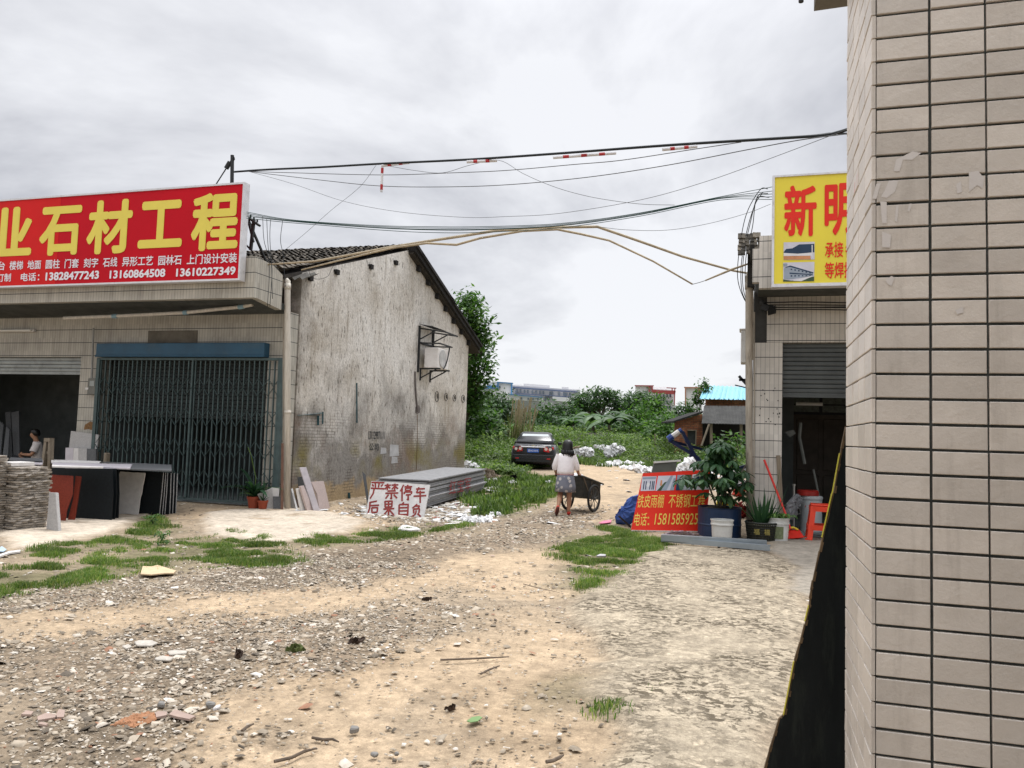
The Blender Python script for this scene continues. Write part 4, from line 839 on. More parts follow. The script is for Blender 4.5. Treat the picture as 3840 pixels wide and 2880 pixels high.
stack(cA, al, np.linalg.norm(al), .62, 28, .0325, 'rough grey stone slab in the tall stack beside the red granite', 'rough slabs stacked by the red granite')
cC = cA + _unit(al) * (-1.12) + np.array([-.15, .5, 0]); stack(cC, al, .66, .6, 33, .0325, 'rough grey stone slab in the higher stack at the picture edge', 'rough slabs in the higher stack')
top = cA[2] + 28 * .0325
b = MB(); u = _unit(al); v = np.array([-u[1], u[0], 0]); o_ = cA + u * .02 + v * .2; o_[2] = top + .002
b.prism([o_, o_ + u * .38 + v * .05, o_ + u * .36 + v * .35, o_ + u * .03 + v * .32], (0, 0, .055)); tag(b.build('stone_block', WHITES, bevel=.004), 'pale stone block lying on top of the rough slab stack', 'stone')
# --- leaning and lying slabs of the stone shop
slab('stone_slab', 'narrow grey stone leaning against the rough slab stack', 'slab', [(563, 880), (642, 882), (652, 1040), (676, 1345), (530, 1300), (548, 1100)], ((530, 1330), (676, 1347)), CA, .12, .05, GRANITE, bevel=.006)
slab('stone_slab', 'broad red granite slab leaning in front of the black slabs', 'slab', [(597, 675), (845, 690), (838, 900), (770, 1090), (752, 1224), (640, 1226), (562, 860)], ((600, 1226), (760, 1226)), CA, .15, .03, REDG)
slab('stone_slab', 'narrow red granite strip leaning on the black slabs', 'slab', [(872, 690), (935, 697), (856, 1226), (772, 1228), (842, 960)], ((772, 1216), (856, 1216)), CA, .14, .03, REDG)
for i, (xr, xb) in enumerate(((1290, 1282), (1335, 1318), (1362, 1358))):
    gy = 1212 - i * 9
    slab('stone_slab', ('big black granite slab standing behind the red granite', 'second black granite slab in the row behind the red granite', 'rearmost black granite slab behind the red granite')[i], 'slab', [(592, 598 + i), (xr, 612 - i * 4), (xr + 8, 900), (xb, gy), (860, gy - 18), (592, gy - 26)], ((860, gy - 18), (xb, gy)), CA, .05, .025, [BLACKG], 'black slabs standing on edge')
slab('stone_slab', 'pale grey slab with a jagged edge propped on black slabs', 'slab', [(1385, 640), (1480, 645), (1540, 652), (1580, 650), (1668, 655), (1655, 740), (1640, 800), (1628, 890), (1612, 940), (1604, 990), (1585, 1140), (1368, 1130), (1340, 735)], ((1368, 1142), (1585, 1152)), CA, .09, .03, WHITES)
for i, (xt, xb) in enumerate(((1880, 1832), (1905, 1866), (1928, 1895), (1968, 1950), (2003, 1985), (2040, 2020))):
    gy = 1147 - i * 5; yt = 648 + i * 3
    P = [(1335, 612 + i), (xt, yt), (xb, gy), (1372, gy - 14)]
    o = slab('stone_slab', 'black granite slab in the row on edge beside the folding gate', 'slab', P, ((1372, gy - 14), (xb, gy)), CA, .05, .02, BLACKG, 'black slabs by the folding gate')
    b = MB()
    p0, n, wv = lean_plane(onG(*CA(1372, gy - 14)), onG(*CA(xb, gy)), .05); A, B_ = onP(*CA(xt, yt), p0, n), onP(*CA(xb, gy - 4), p0, n); b.tube([A + wv * .01, (A + B_) / 2 + wv * .01 + np.array([.006, 0, 0]), B_ + wv * .01], .009, 5)
    b.build('chipped_edge', EDGEW, o)
def flat_slab(label, poly, z, m, th=.022):
    b = MB(); b.prism([onZ(*CA(*p), z) for p in poly], (0, 0, -th)); return tag(b.build('stone_slab', m), label, 'slab')
flat_slab('pale slab laid flat at the far end of the stone bench', [(100, 540), (140, 505), (500, 512), (490, 552)], .86, LILAC)
flat_slab('white slab laid flat on the stone bench in front of the pier', [(590, 500), (1165, 520), (1140, 543), (590, 531)], .862, WHITES)
flat_slab('lilac slab laid flat along the front of the stone bench', [(600, 534), (1525, 554), (1500, 600), (605, 570)], .86, LILAC)
flat_slab('white strip along the front edge of the stone bench', [(600, 562), (1190, 583), (1185, 590), (600, 578)], .885, WHITES)
flat_slab('dark grey slab laid flat at the gate end of the stone bench', [(1160, 525), (1975, 560), (1978, 628), (1330, 602), (1190, 592), (1505, 602), (1528, 552)], .845, DARKG)
flat_slab('dark slab laid along the back of the stone bench', [(105, 500), (125, 476), (490, 488), (490, 510)], .90, DARKG)
b = MB(); A = lambda x, y, Y=11.9: onY(*CA(x, y), Y)
for p, q_ in (((545, 262), (500, 620)), ((590, 262), (578, 640))): a, c_ = A(*p), A(*q_); d = c_ - a; c_ = a + d * ((a[2] - 0.02) / -d[2]); b.beam(a, c_, .085, .06)
b.beam(A(530, 275), A(600, 275), .1, .07); b.beam(A(540, 420), A(588, 420), .03, .05); tag(b.build('wooden_trestle', WOOD), 'weathered wooden trestle holding up the stone slabs', 'trestle')
b = MB(); p = A(1235, 425, 13.2); b.beam(p, (p[0] - .03, p[1], .02), .11, .07); tag(b.build('wooden_post', WOOD, bevel=.01), 'short broken wooden post standing behind the slab bench', 'post')
def upright(label, poly, Y, m, th=.03):
    b = MB(); b.prism([onY(*CA(*p), Y) for p in poly], (0, th, 0)); return tag(b.build('stone_slab', m), label, 'slab')
upright('plain grey slab standing against the tiled pier by the meter', [(818, 172), (1135, 215), (1115, 370), (1070, 1010), (735, 1000), (795, 360)], 13.86, GRANITE)
for i, (x0, x1, m_) in enumerate(((755, 842, LILAC), (846, 905, WHITES), (908, 1000, GRANITE), (1005, 1105, DARKG))):
    upright(('lilac offcut', 'white offcut', 'grey offcut', 'dark grey offcut')[i] + ' standing in front of the plain grey slab', [(x0, 365 + i * 4), (x1, 367 + i * 4), (x1 - 14, 1000), (x0 - 16, 1000)], 13.72 - i * .002, m_)
for i, (poly, lb) in enumerate((([(60, -40), (120, -50), (255, 345), (205, 360)], 'tall dim slab leaning inside the stone shop'), ([(130, -40), (215, -60), (335, 300), (275, 380)], 'broad dim slab leaning in front of the others in the shop'), ([(0, 60), (40, 100), (75, 440), (0, 440)], 'dim slab leaning at the left edge of the shop opening'), ([(70, 120), (110, 160), (165, 470), (95, 470)], 'short dim slab leaning nearest the seated man'))):
    b = MB(); P = [onY(*CA(*p), 15.9 - i * .15) for p in poly]; lo = min(p[2] for p in P); P = [(p[0] + (.25 if p[2] < lo + .3 else 0), p[1] - (.4 if p[2] < lo + .3 else 0), .035 if p[2] < lo + .3 else p[2]) for p in P]
    b.prism(P, (0, .03, 0)); tag(b.build('stone_slab', DARKG), lb, 'slab')
# --- offcuts propped at the wall corner
wp = [('pink', [(443, 845), (487, 832), (540, 1120), (470, 1110)], 1105, 1118, PINKS, 'pinkish stone offcut half hidden among those at the drain pipe'),
      ('grey', [(475, 862), (520, 855), (590, 1130), (500, 1120)], 1120, 1130, DARKG, 'dark grey stone offcut in the bundle at the drain pipe'),
      ('big', [(497, 782), (550, 778), (663, 1140), (612, 1142)], 1142, 1140, LILAC, 'tallest pale stone offcut leaning at the drain pipe'),
      ('sq', [(590, 900), (695, 893), (748, 1120), (662, 1138), (640, 1000)], 1136, 1120, PINKS, 'broad pink stone piece beside the tall pale offcut'),
      ('nar', [(500, 935), (530, 930), (609, 1132), (560, 1142)], 1146, 1138, PINKS, 'slim pinkish stone bar in front of the tall pale offcut'),
      ('sm', [(475, 955), (500, 950), (552, 1138), (512, 1146)], 1148, 1142, WHITES, 'short cream stone bar in front of the dark offcut'),
      ('out', [(370, 865), (405, 880), (467, 1134), (402, 1112)], 1112, 1134, GRANITE, 'grey stone slab leaning outward just right of the brown plank'),
      ('cream', [(268, 945), (328, 948), (322, 1018), (300, 1125), (266, 1125)], 1128, 1126, WHITES, 'cream stone scrap behind the two red flower pots'),
      ('dk', [(272, 1020), (345, 1022), (348, 1130), (275, 1128)], 1132, 1133, DARKG, 'dark square stone scrap beside the brown plank'),
      ('mid', [(150, 1000), (268, 950), (282, 1124), (213, 1128)], 1131, 1128, GRANITE, 'grey stone scrap right behind the smaller flower pot')]
for i, (k_, poly, ya, yb, m_, lb) in enumerate(wp): slab('stone_offcut', lb, 'stone', poly, ((poly[-1][0], ya - 2), (poly[2][0] if len(poly) == 4 else poly[2][0], yb - 2)), C4, .16, .04, m_, bevel=.003)
slab('wooden_plank', 'brown wooden plank standing upright against the drain pipe', 'plank', [(343, 580), (362, 580), (360, 1136), (338, 1136)], ((338, 1136), (360, 1136)), C4, .03, .03, mat('plank_brown', (.16, .09, .065), .85, .4, 5, .3, 40))
slab('stone_offcut', 'dark narrow strip leaning on the plaster beside the white warning board', 'stone', [(1015, 815), (1042, 840), (1075, 1080), (1055, 1080)], ((1055, 1085), (1075, 1085)), C4, .2, .02, DARKG)
# --- white warning board with brushed red characters
g0, g1 = (1045, 1166), (1525, 1199); p0, n, wv = lean_plane(onG(*C4(*g0)), onG(*C4(*g1)), .42); nn = _unit(n); nn = nn if np.dot(nn, wv) > 0 else -nn
WB = thing('warning_board', 'white stone board with brushed red characters leaning on the slab stack', 'board', (onG(*C4(*g0)) + onG(*C4(*g1))) / 2)
F = lambda x, y: onP(*C4(x, y), p0, n) - nn * .003
b = MB(); b.prism([onP(*C4(*p), p0, n) for p in ((1090, 893), (1330, 906), (1575, 925), (1550, 1060), (1525, 1195), (1280, 1178), (1045, 1160), (1066, 1030))], nn * .03); b.build('panel', mat('board_white', (.60, .585, .57), .6, .15, 5, .15, 50, stain=((.33, .28, .22), .45)), WB)
b = MB()
def wch(st, bx):
    """brush strokes in a unit box laid on the board"""
    x0, y0, x1, y1 = bx; rr = np.random.default_rng(int(x0 + y0))
    for s_ in st:
        P = [F(x0 + (x1 - x0) * px_ - (y1 - y0) * .0 * py_ + 0, y0 + (y1 - y0) * py_) for px_, py_ in s_]
        for a, c_ in zip(P, P[1:]): b.beam(a, c_ + (c_ - a) * .06, .034, .002 + .0006 * rr.random(), nn)
wch([[(0.1, 0), (1, .02)], [(.38, .05), (.40, .3)], [(.66, .05), (.62, .3)], [(.15, .12), (.25, .25)], [(.95, .12), (.8, .25)], [(.05, .36), (1, .4)], [(.3, .38), (.22, .7), (0, 1)]], (1080, 905, 1192, 1038))
wch([[(0, .12), (.45, .1)], [(.22, 0), (.2, .4)], [(.2, .18), (.02, .36)], [(.24, .18), (.42, .3)], [(.52, .1), (1, .08)], [(.76, 0), (.75, .4)], [(.74, .18), (.55, .36)], [(.78, .18), (1, .32)], [(.22, .48), (.8, .46)], [(.05, .62), (.98, .6)], [(.5, .62), (.52, .98), (.42, .92)], [(.3, .7), (.08, .95)], [(.68, .7), (.92, .92)]], (1200, 915, 1310, 1045))
wch([[(.3, 0), (.02, .4)], [(.16, .25), (.15, 1)], [(.62, 0), (.66, .1)], [(.36, .13), (1, .12)], [(.45, .22), (.9, .21), (.88, .36), (.46, .37), (.45, .22)], [(.34, .6), (.36, .46), (1, .45), (.96, .58)], [(.48, .65), (.9, .63)], [(.68, .65), (.70, .98), (.58, .9)]], (1330, 925, 1425, 1055))
wch([[(.2, .12), (.9, .1)], [(.45, 0), (.25, .36), (.9, .34)], [(0, .6), (1, .56)], [(.55, .22), (.55, 1)]], (1440, 945, 1540, 1070))
wch([[(.85, 0), (.15, .12)], [(.2, .12), (.15, .6), (0, 1)], [(.2, .38), (1, .34)], [(.35, .56), (.9, .54), (.86, .92), (.38, .94), (.35, .56)]], (1062, 1060, 1150, 1160))
wch([[(.15, .02), (.85, 0), (.82, .4), (.18, .42), (.15, .02)], [(.16, .22), (.82, .2)], [(.5, 0), (.5, 1)], [(0, .56), (1, .52)], [(.48, .58), (.05, .95)], [(.54, .58), (1, .95)]], (1190, 1060, 1275, 1180))
wch([[(.55, 0), (.4, .14)], [(.12, .18), (.95, .16), (.9, .98)], [(.12, .18), (.1, .98)], [(.14, .42), (.9, .4)], [(.13, .66), (.9, .64)], [(.1, .94), (.9, .92)]], (1310, 1070, 1400, 1180))
wch([[(.6, 0), (.1, .32)], [(.3, .16), (.85, .15), (.7, .34)], [(.2, .4), (.85, .36), (.8, .7)], [(.2, .4), (.22, .72)], [(.5, .5), (.4, .8), (0, 1)], [(.62, .74), (.98, .98)]], (1425, 1085, 1500, 1190))
b.build('lettering', mat('brush_red', (.24, .035, .03), .7, .3, 20), WB)
# --- long stack of thin grey slabs behind the board
n_ = 21; hh = .56 / n_; z0 = .05
LG = 'thin grey slab in the long low stack behind the white warning board'
xR = -6.42; ks = []
for k in range(n_):
    z = z0 + k * hh
    if k < 4:
        b = MB(); L_ = 4.6; b.loft([[(x, y, 0) for x, y in pp] for pp in [[(0, 0), (-1.15, .0), (-1.15, L_), (-.02, L_)]]] + [[(r.normal(0, .008), r.normal(0, .008), hh - .003), (-1.15, 0, hh - .003), (-1.15, L_, hh - .003), (-.02, L_, hh - .003)]])
        o = b.build('stone_slab', mat('thin_slab_' + 'abcd'[k], (.20 + .05 * k, .20 + .05 * k, .205 + .05 * k), .8, .25, 12, .4, 60), origin=(0, 0, 0)); tag(o, LG, 'slab', 'thin slabs in the long low stack'); ks.append(o)
    else: o = ks[int(r.integers(0, 4))].copy(); COL.objects.link(o)
    o.location = (xR + r.normal(0, .015), 15.5 + r.normal(0, .03), z); o.rotation_euler = (0.018, 0, .06 + r.normal(0, .004))
b = MB(); b.box(-7.4, -6.5, 15.8, 15.95, -.02, .05); tag(b.build('timber_bearer', WOOD), 'timber bearer under the near end of the long low stack of slabs', 'timber')
b = MB(); b.box(-7.6, -6.75, 19.2, 19.35, .0, .11); tag(b.build('timber_bearer', WOOD), 'timber bearer under the far end of the long low stack of slabs', 'timber')
b = MB(); a0 = np.array([-6.37, 17.0, 0])
for i, ch in enumerate('红宝军'): b.text(ch, (-6.385 - .06 * (1.35 + i * .62), 16.85 + i * .62, .22), (-.02, .5, 0), (0, 0, .30), .006)
tag(b.build('painted_characters', mat('spray_red', (.26, .05, .05), .8)), 'three red characters painted on the side of the long slab stack', 'writing')
# --- potted plants by the gate
TERRA = mat('pot_terracotta', (.32, .065, .03), .6, .2, 6, .1, 40); SOIL = mat('soil', (.05, .037, .025), .95, .4, 20, .5, 60)
LEAFD = leafmat('pot_leaf', (.012, .045, .022), (.03, .09, .035), (.07, .15, .055), .25)
def pot(label, px, py, fn, rt, h):
    g = onG(*fn(px, py)); T = thing('potted_plant', label, 'plant', g); b = MB(); b.lathe([(rt * .72, 0), (rt * .96, h * .8), (rt * 1.06, h * .8), (rt * 1.06, h), (rt * .96, h), (rt * .93, h * .9)], g, 20, caps=False); b.lathe([(0.001, 0.002), (rt * .72, 0)], g, 20, caps=False); b.build('pot', TERRA, T, smooth=False)
    b = MB(); b.lathe([(rt * .94, h * .88), (.001, h * .93)], g, 20, caps=False); b.build('soil', SOIL, T); return T, g
def strap_leaves(T, g, z, n, L_, wd, m, seed, droop=.5, name='leaves', up=.9):
    r_ = np.random.default_rng(seed); b = MB()
    for k in range(n):
        a = r_.uniform(0, 6.28); l = L_ * r_.uniform(.55, 1.05); el = r_.uniform(.55, 1.35) * up; d = np.array([math.cos(a), math.sin(a), 0]); s_ = np.array([-d[1], d[0], 0]); vs = []
        for i, t_ in enumerate(np.linspace(0, 1, 6)):
            e_ = el - droop * t_ * 1.3; c_ = V3(g) + np.array([0, 0, z]) + d * (l * t_ * math.cos(el - droop * t_ * .6)) + np.array([0, 0, l * t_ * math.sin(el - droop * t_ * .75)]); w_ = wd * (.45 + 1.1 * t_) * (1 - t_ ** 3) + .002
            vs += [c_ - s_ * w_, c_ + np.array([0, 0, -.25 * w_]), c_ + s_ * w_]
        b.add(vs, [(3 * i + j, 3 * i + j + 1, 3 * i + j + 4, 3 * i + j + 3) for i in range(5) for j in (0, 1)])
    b.build(name, m, T)
T, g = pot('larger terracotta pot with drooping broad green leaves before the gate', 112, 1122, C4, .128, .24); strap_leaves(T, g, .22, 16, .55, .05, LEAFD, 3); strap_leaves(T, g, .3, 12, .8, .045, LEAFD, 5, .7)
b = MB(); b.tube([g + (0, 0, .2), g + (.02, 0, .6), g + (-.12, 0, 1.05), g + (-.2, 0, 1.2)], .008, 5); b.build('stem', GRASS, T)
T, g = pot('smaller terracotta pot with a thin pale plant beside the larger pot', 187, 1130, C4, .098, .18); strap_leaves(T, g, .16, 9, .22, .016, LEAFD, 8, .2)
b = MB(); b.tube([g + (0, 0, .15), g + (.01, 0, .4), g + (.0, 0, .55)], .012, 5); b.build('stem', LEAFD, T)

# ================================================================ things before the workshop
# red advertising board on legs
g0, g1 = (165, 1212), (845, 1222); p0, n, wv = lean_plane(onG(*C8(*g0)), onG(*C8(*g1)), .30); nn = _unit(n); nn = nn if np.dot(nn, wv) > 0 else -nn
RBD = thing('advertising_board', 'red leaning board with yellow characters and four pictures beside the potted tree', 'board', (onG(*C8(*g0)) + onG(*C8(*g1))) / 2)
F8 = lambda x, y, d=.004: onP(*C8(x, y), p0, n) - nn * d
b = MB(); b.prism([onP(*C8(*p), p0, n) for p in ((275, 675), (905, 640), (872, 960), (838, 1214), (165, 1203))], nn * .03); b.build('panel', mat('board_red', (.72, .025, .008), .5, .06, 2, .05, 20), RBD)
b = MB(); b.beam(F8(165, 1204), F8(838, 1215), .015, .02); b.build('white_edge', METAL_W, RBD)
b = MB()
for x in (172, 800): a = onP(*C8(x, 1195), p0, n) + nn * .04; b.beam(a, (a[0], a[1], .0), .04, .03)
a = onP(*C8(300, 690), p0, n) + nn * .05; c_ = a + wv * .45; c_[2] = 0.0; b.beam(a, c_, .04, .03); a = onP(*C8(880, 660), p0, n) + nn * .05; c_ = a + wv * .45; c_[2] = 0.0; b.beam(a, c_, .04, .03); b.build('stand', METAL_D, RBD)
b = MB()
def t8(body, x0, x1, yt, yb, sh, off=.0): p = F8(x0, yb); q_ = F8(x1, yb - (x1 - x0) * .006); s_ = F8(x0 + sh, yt); b.text(body, p, q_ - p, s_ - p, off)
t8('铁皮雨棚', 214, 456, 872, 994, 16); t8('不锈钢工程', 502, 838, 868, 992, 16); t8('电话', 185, 300, 1040, 1160, 16); t8('15815859255', 376, 815, 1046, 1150, 14)
for y in (1085, 1145): b.obox(F8(322, y), _unit(F8(330, y) - F8(322, y)) * .014, nn * .001, (0, 0, .014))
b.build('lettering', mat('board_yellow', (.80, .62, .12), .5, .05), RBD)
def p8(mb, poly, m, d): mb.add([F8(x, y, d) for x, y in poly], [tuple(range(len(poly)))[::-1]], m)
b = MB()
p8(b, [(267, 706), (399, 703), (382, 835), (250, 839)], 0, .003); p8(b, [(272, 712), (393, 708), (391, 728), (270, 732)], 3, .005)
for x in (280, 300, 338, 358, 372): p8(b, [(x, 748), (x + 9, 748), (x, 826), (x - 9, 826)], 1, .005)
p8(b, [(308, 770), (325, 760), (338, 775), (330, 800), (312, 805), (302, 790)], 5, .006)
p8(b, [(412, 700), (578, 695), (558, 832), (388, 838)], 0, .003); p8(b, [(440, 832), (530, 697), (552, 697), (490, 832)], 3, .005); p8(b, [(400, 838), (470, 760), (500, 750), (440, 836)], 4, .0045); p8(b, [(520, 832), (556, 720), (575, 720), (556, 832)], 3, .006); p8(b, [(436, 740), (450, 740), (448, 790), (428, 790)], 2, .006)
p8(b, [(590, 692), (722, 688), (708, 830), (572, 833)], 3, .003); p8(b, [(660, 690), (722, 688), (714, 770), (690, 740)], 4, .005); p8(b, [(572, 833), (582, 760), (612, 790), (622, 832)], 1, .005); p8(b, [(615, 700), (650, 695), (700, 815), (690, 828), (640, 828)], 5, .0045)
for k in range(4): p8(b, [(622 + k * 16, 745 + k * 14), (628 + k * 16, 745 + k * 14), (650 + k * 15, 826), (643 + k * 15, 826)], 3, .006)
p8(b, [(730, 686), (897, 680), (886, 825), (705, 830)], 5, .003); p8(b, [(722, 745), (780, 705), (860, 690), (895, 700), (892, 755), (800, 775), (722, 770)], 1, .005); p8(b, [(718, 800), (760, 795), (758, 812), (716, 815)], 2, .005)
b.build('pictures', PM, RBD)
slab('metal_sheet', 'grey metal panel with a white top edge standing behind the red board', 'panel', [(378, 568), (585, 560), (560, 800), (330, 800)], ((330, 1000), (560, 1000)), C8, .3, .05, mat('panel_grey', (.11, .115, .10), .6, .2))
slab('wooden_batten', 'pale batten lying across the top of the grey metal panel', 'batten', [(372, 566), (625, 548), (622, 566), (380, 582)], ((330, 1001), (560, 1001)), C8, .3, .04, METAL_W)
TARP = mat('tarp_blue', (.03, .075, .27), .55, .2, 6, .3, 30)
crumple('tarpaulin', 'crumpled blue tarpaulin heaped beside the red board', 'tarpaulin', [(238, 862), (236, 1000), (200, 1090), (130, 1142), (20, 1135), (60, 1060), (80, 1030), (130, 980), (180, 890)], ((20, 1140), (220, 1180)), C8, .35, .14, TARP, seed=4, rough=.12)
slab('metal_bar', 'rusty bar propped under the blue tarpaulin', 'bar', [(45, 1070), (60, 1068), (165, 1160), (160, 1180)], ((45, 1180), (165, 1180)), C8, .1, .03, METAL_D)
# blue tubular frame
NAVY = mat('frame_navy', (.012, .022, .07), .45, .25, 8, .1, 40, .5); BRT = mat('frame_blue', (.02, .05, .20), .5, .2)
FR = thing('folded_rack', 'folded navy blue steel frame with a white taped end above the rubbish', 'frame', onG(*C8(740, 700)))
q = lambda x, y, d=17.2: atD(*C8(x, y), d); b = MB()
b.beam(q(512, 375), q(840, 462, 17.6), .055, .06); b.beam(q(512, 370), q(770, 525), .06, .07); b.beam(q(632, 290), q(730, 480), .075, .07); b.beam(q(730, 480), q(830, 640), .07, .07); b.beam(q(770, 525), q(860, 640), .06, .07); b.beam(q(700, 520), q(760, 500), .05, .05); b.beam(q(830, 640), q(835, 720), .06, .06); b.beam(q(835, 710), q(835, 900), .06, .06); b.build('rails', NAVY, FR); b = MB(); b.beam(q(1130, 640), q(1225, 610), .05, .08); b.build('end_rail', NAVY, FR)
b = MB(); b.tube([q(505, 365), q(545, 335)], .075, 8); b.tube([q(605, 292), q(630, 275)], .055, 8); b.build('taped_end', BRT, FR)
b = MB(); b.tube([q(545, 335), q(605, 292)], .06, 8); b.build('white_sleeve', METAL_W, FR)
# drum with a small tree
DRB = mat('drum_blue', (.006, .025, .075), .5, .25, 5, .1, 40, .45, stain=((.03, .03, .04), .4))
g = onG(*C8(972, 1262)); g[1] += .2; rd_ = .36; DT = thing('potted_tree', 'umbrella tree with drooping leaflets in a cut blue drum', 'plant', g)
b = MB(); b.lathe([(rd_, 0), (rd_, .18), (rd_ + .012, .20), (rd_, .22), (rd_, .47), (rd_ + .012, .49), (rd_ - .01, .49), (rd_ - .02, .40)], g, 36, caps=False); b.build('drum', DRB, DT)
b = MB(); b.lathe([(rd_ - .012, .44), (rd_ * .5, .49), (.001, .50)], g, 24, caps=False); b.build('soil', SOIL, DT)
BARK = mat('bark', (.12, .10, .075), .9, .4, 12, .5, 60)
LEAFU = leafmat('umbrella_leaf', (.012, .04, .016), (.025, .075, .025), (.06, .13, .045), .22)
b = MB(); r_ = np.random.default_rng(6); tips = []
for (sx, sy, hx, hy) in ((0, 0, -.15, 1.35), (.05, .03, .22, 1.5), (-.04, .02, -.35, 1.1), (.02, -.03, .08, 1.6), (.06, 0, .42, 1.15), (-.02, 0, -.05, 1.0)):
    b.tube([g + (sx, sy, .45), g + (sx + hx * .4, sy, .45 + hy * .35), g + (sx + hx * .9, sy + r_.normal(0, .1), .35 + hy * .78)], [.02, .016, .01], 6); tips.append((hx, hy))
b.build('trunk', BARK, DT)
def palmate(b, c_, m_dir, L_, nl, r_):
    """a fan of pointed leaflets hanging from one stalk end"""
    a0 = r_.uniform(0, 6.28)
    for k in range(nl):
        a = a0 + k * 6.28 / nl + r_.normal(0, .12); d = np.array([math.cos(a), math.sin(a), 0]); s_ = np.array([-d[1], d[0], 0]); l = L_ * r_.uniform(.7, 1.1); dr_ = r_.uniform(.35, 1.0); vs = []
        for t_, w_ in ((0, .02), (.3, .16), (.62, .19), (.86, .11), (1, .0)):
            p = c_ + d * l * t_ * math.cos(dr_ * t_) - np.array([0, 0, l * t_ * math.sin(dr_ * (.35 + .65 * t_))]); vs += [p - s_ * l * w_, p - np.array([0, 0, l * w_ * .35]), p + s_ * l * w_]
        b.add(vs, [(3 * i + j, 3 * i + j + 1, 3 * i + j + 4, 3 * i + j + 3) for i in range(4) for j in (0, 1)])
b = MB()
for k in range(92):
    u_ = r_.random(); z = .62 + 1.0 * r_.random() ** .8; w_ = .50 * math.sin(min(1, (z - .35) / 1.05) * 2.5 + .25); x = r_.normal(0, w_ * .55); y = r_.normal(0, .24)
    palmate(b, g + np.array([np.clip(x, -.62, .66) + .02, y, z]), None, r_.uniform(.17, .27), 7, r_)
b.build('crown', LEAFU, DT)
# buckets and baskets
PLW = mat('bucket_white', (.60, .60, .57), .45, .12, 5, .05, 40, .45, stain=((.28, .24, .2), .35))
def bucket(T, g, rt, h, m, wall='bucket'):
    b = MB(); b.lathe([(rt * .86, 0), (rt * .95, h * .72), (rt * 1.03, h * .74), (rt * 1.03, h * .80), (rt * .98, h * .82), (rt, h * .95), (rt * 1.05, h * .95), (rt * 1.05, h), (rt * .97, h), (rt * .9, h * .2)], g, 32, caps=False); b.build(wall, m, T)
g = onG(*C8(1000, 1290)); BW = thing('bucket', 'white plastic bucket in front of the blue drum', 'bucket', g); bucket(BW, g, .178, .335, PLW)
b = MB(); b.lathe([(.17, .28), (.001, .29)], g, 20, caps=False); b.build('contents', SOIL, BW)
g = onG(*C8(1515, 1298)); BP = thing('bucket', 'white paint bucket with a green label and leafy seedlings beside the basket', 'bucket', g); bucket(BP, g, .182, .385, PLW)
b = MB(); o_ = []
for k in range(9): a = -2.45 + k * .17; o_ += [g + np.array([math.cos(a) * .172, math.sin(a) * .172, .05]), g + np.array([math.cos(a) * .182, math.sin(a) * .182, .25])]
b.add(o_, [(2 * k, 2 * k + 2, 2 * k + 3, 2 * k + 1) for k in range(8)]); b.build('label', mat('label_olive', (.16, .19, .10), .5, .4, 20), BP)
b = MB()
for k in range(60): x, y = r_.normal(0, .11, 2); palmate(b, g + np.array([x, y, .40 + .07 * r_.random()]), None, .075, 4, r_)
b.build('seedlings', leafmat('seedling', (.05, .12, .025), (.10, .20, .05), (.17, .29, .08), .35), BP)
b = MB(); b.lathe([(.17, .34), (.001, .36)], g, 20, caps=False); b.build('soil', SOIL, BP)
g = onG(*C8(1368, 1290)); BK = thing('basket_planter', 'black lattice basket planted with spiky dark leaves', 'plant', g); BKM = mat('basket_black', (.022, .024, .02), .5, .3, 10, .1, 40)
b = MB(); rb_, hb_ = .265, .29
for z in np.linspace(.015, hb_, 8): 
    rr = rb_ * (.86 + .14 * z / hb_); b.tube([(g[0] + rr * math.cos(a), g[1] + rr * math.sin(a), g[2] + z) for a in np.linspace(0, 6.283, 33)], .007 if z < hb_ * .97 else .016, 5, False)
for a in np.linspace(0, 6.283, 49)[:-1]: b.tube([(g[0] + rb_ * .86 * math.cos(a), g[1] + rb_ * .86 * math.sin(a), g[2]), (g[0] + rb_ * math.cos(a), g[1] + rb_ * math.sin(a), g[2] + hb_)], .0065, 4, False)
b.build('lattice', BKM, BK)
b = MB(); b.lathe([(.001, .01), (.22, .01), (.245, .25), (.001, .28)], g, 24, caps=False); b.build('soil', mat('basket_soil', (.09, .085, .05), .95, .4, 30), BK)
b = MB()
for sx in (-.09, .07): b.text('福', g + np.array([sx - .04, -.268, .11]), (.09, .0, 0), (0, 0, .095), .01)
b.build('lettering', mat('gilt', (.30, .25, .07), .5), BK)
b = MB(); r5 = np.random.default_rng(15)
def spike(b, c_, a, l, el, w_):
    d = np.array([math.cos(a), math.sin(a), 0]); s_ = np.array([-d[1], d[0], 0]); vs = []
    for t_ in np.linspace(0, 1, 5): p = c_ + d * (l * t_ * math.cos(el)) + np.array([0, 0, l * t_ * math.sin(el)]); ww = w_ * (1 - t_ ** 1.6) + .001; vs += [p - s_ * ww, p - d * ww * .5, p + s_ * ww]
    b.add(vs, [(3 * i + j, 3 * i + j + 1, 3 * i + j + 4, 3 * i + j + 3) for i in range(4) for j in (0, 1)])
for k in range(34): a = r5.uniform(0, 6.28); spike(b, g + np.array([.09 * math.cos(a), .09 * math.sin(a), .26]), a, r5.uniform(.3, .62), r5.uniform(.75, 1.5), .028)
spike(b, g + (.12, 0, .26), .1, .95, 1.40, .028); spike(b, g + (.16, 0, .26), .15, .72, 1.2, .025); spike(b, g + (-.1, 0, .26), 3.0, .7, 1.25, .035)
b.build('leaves', LEAFD, BK)
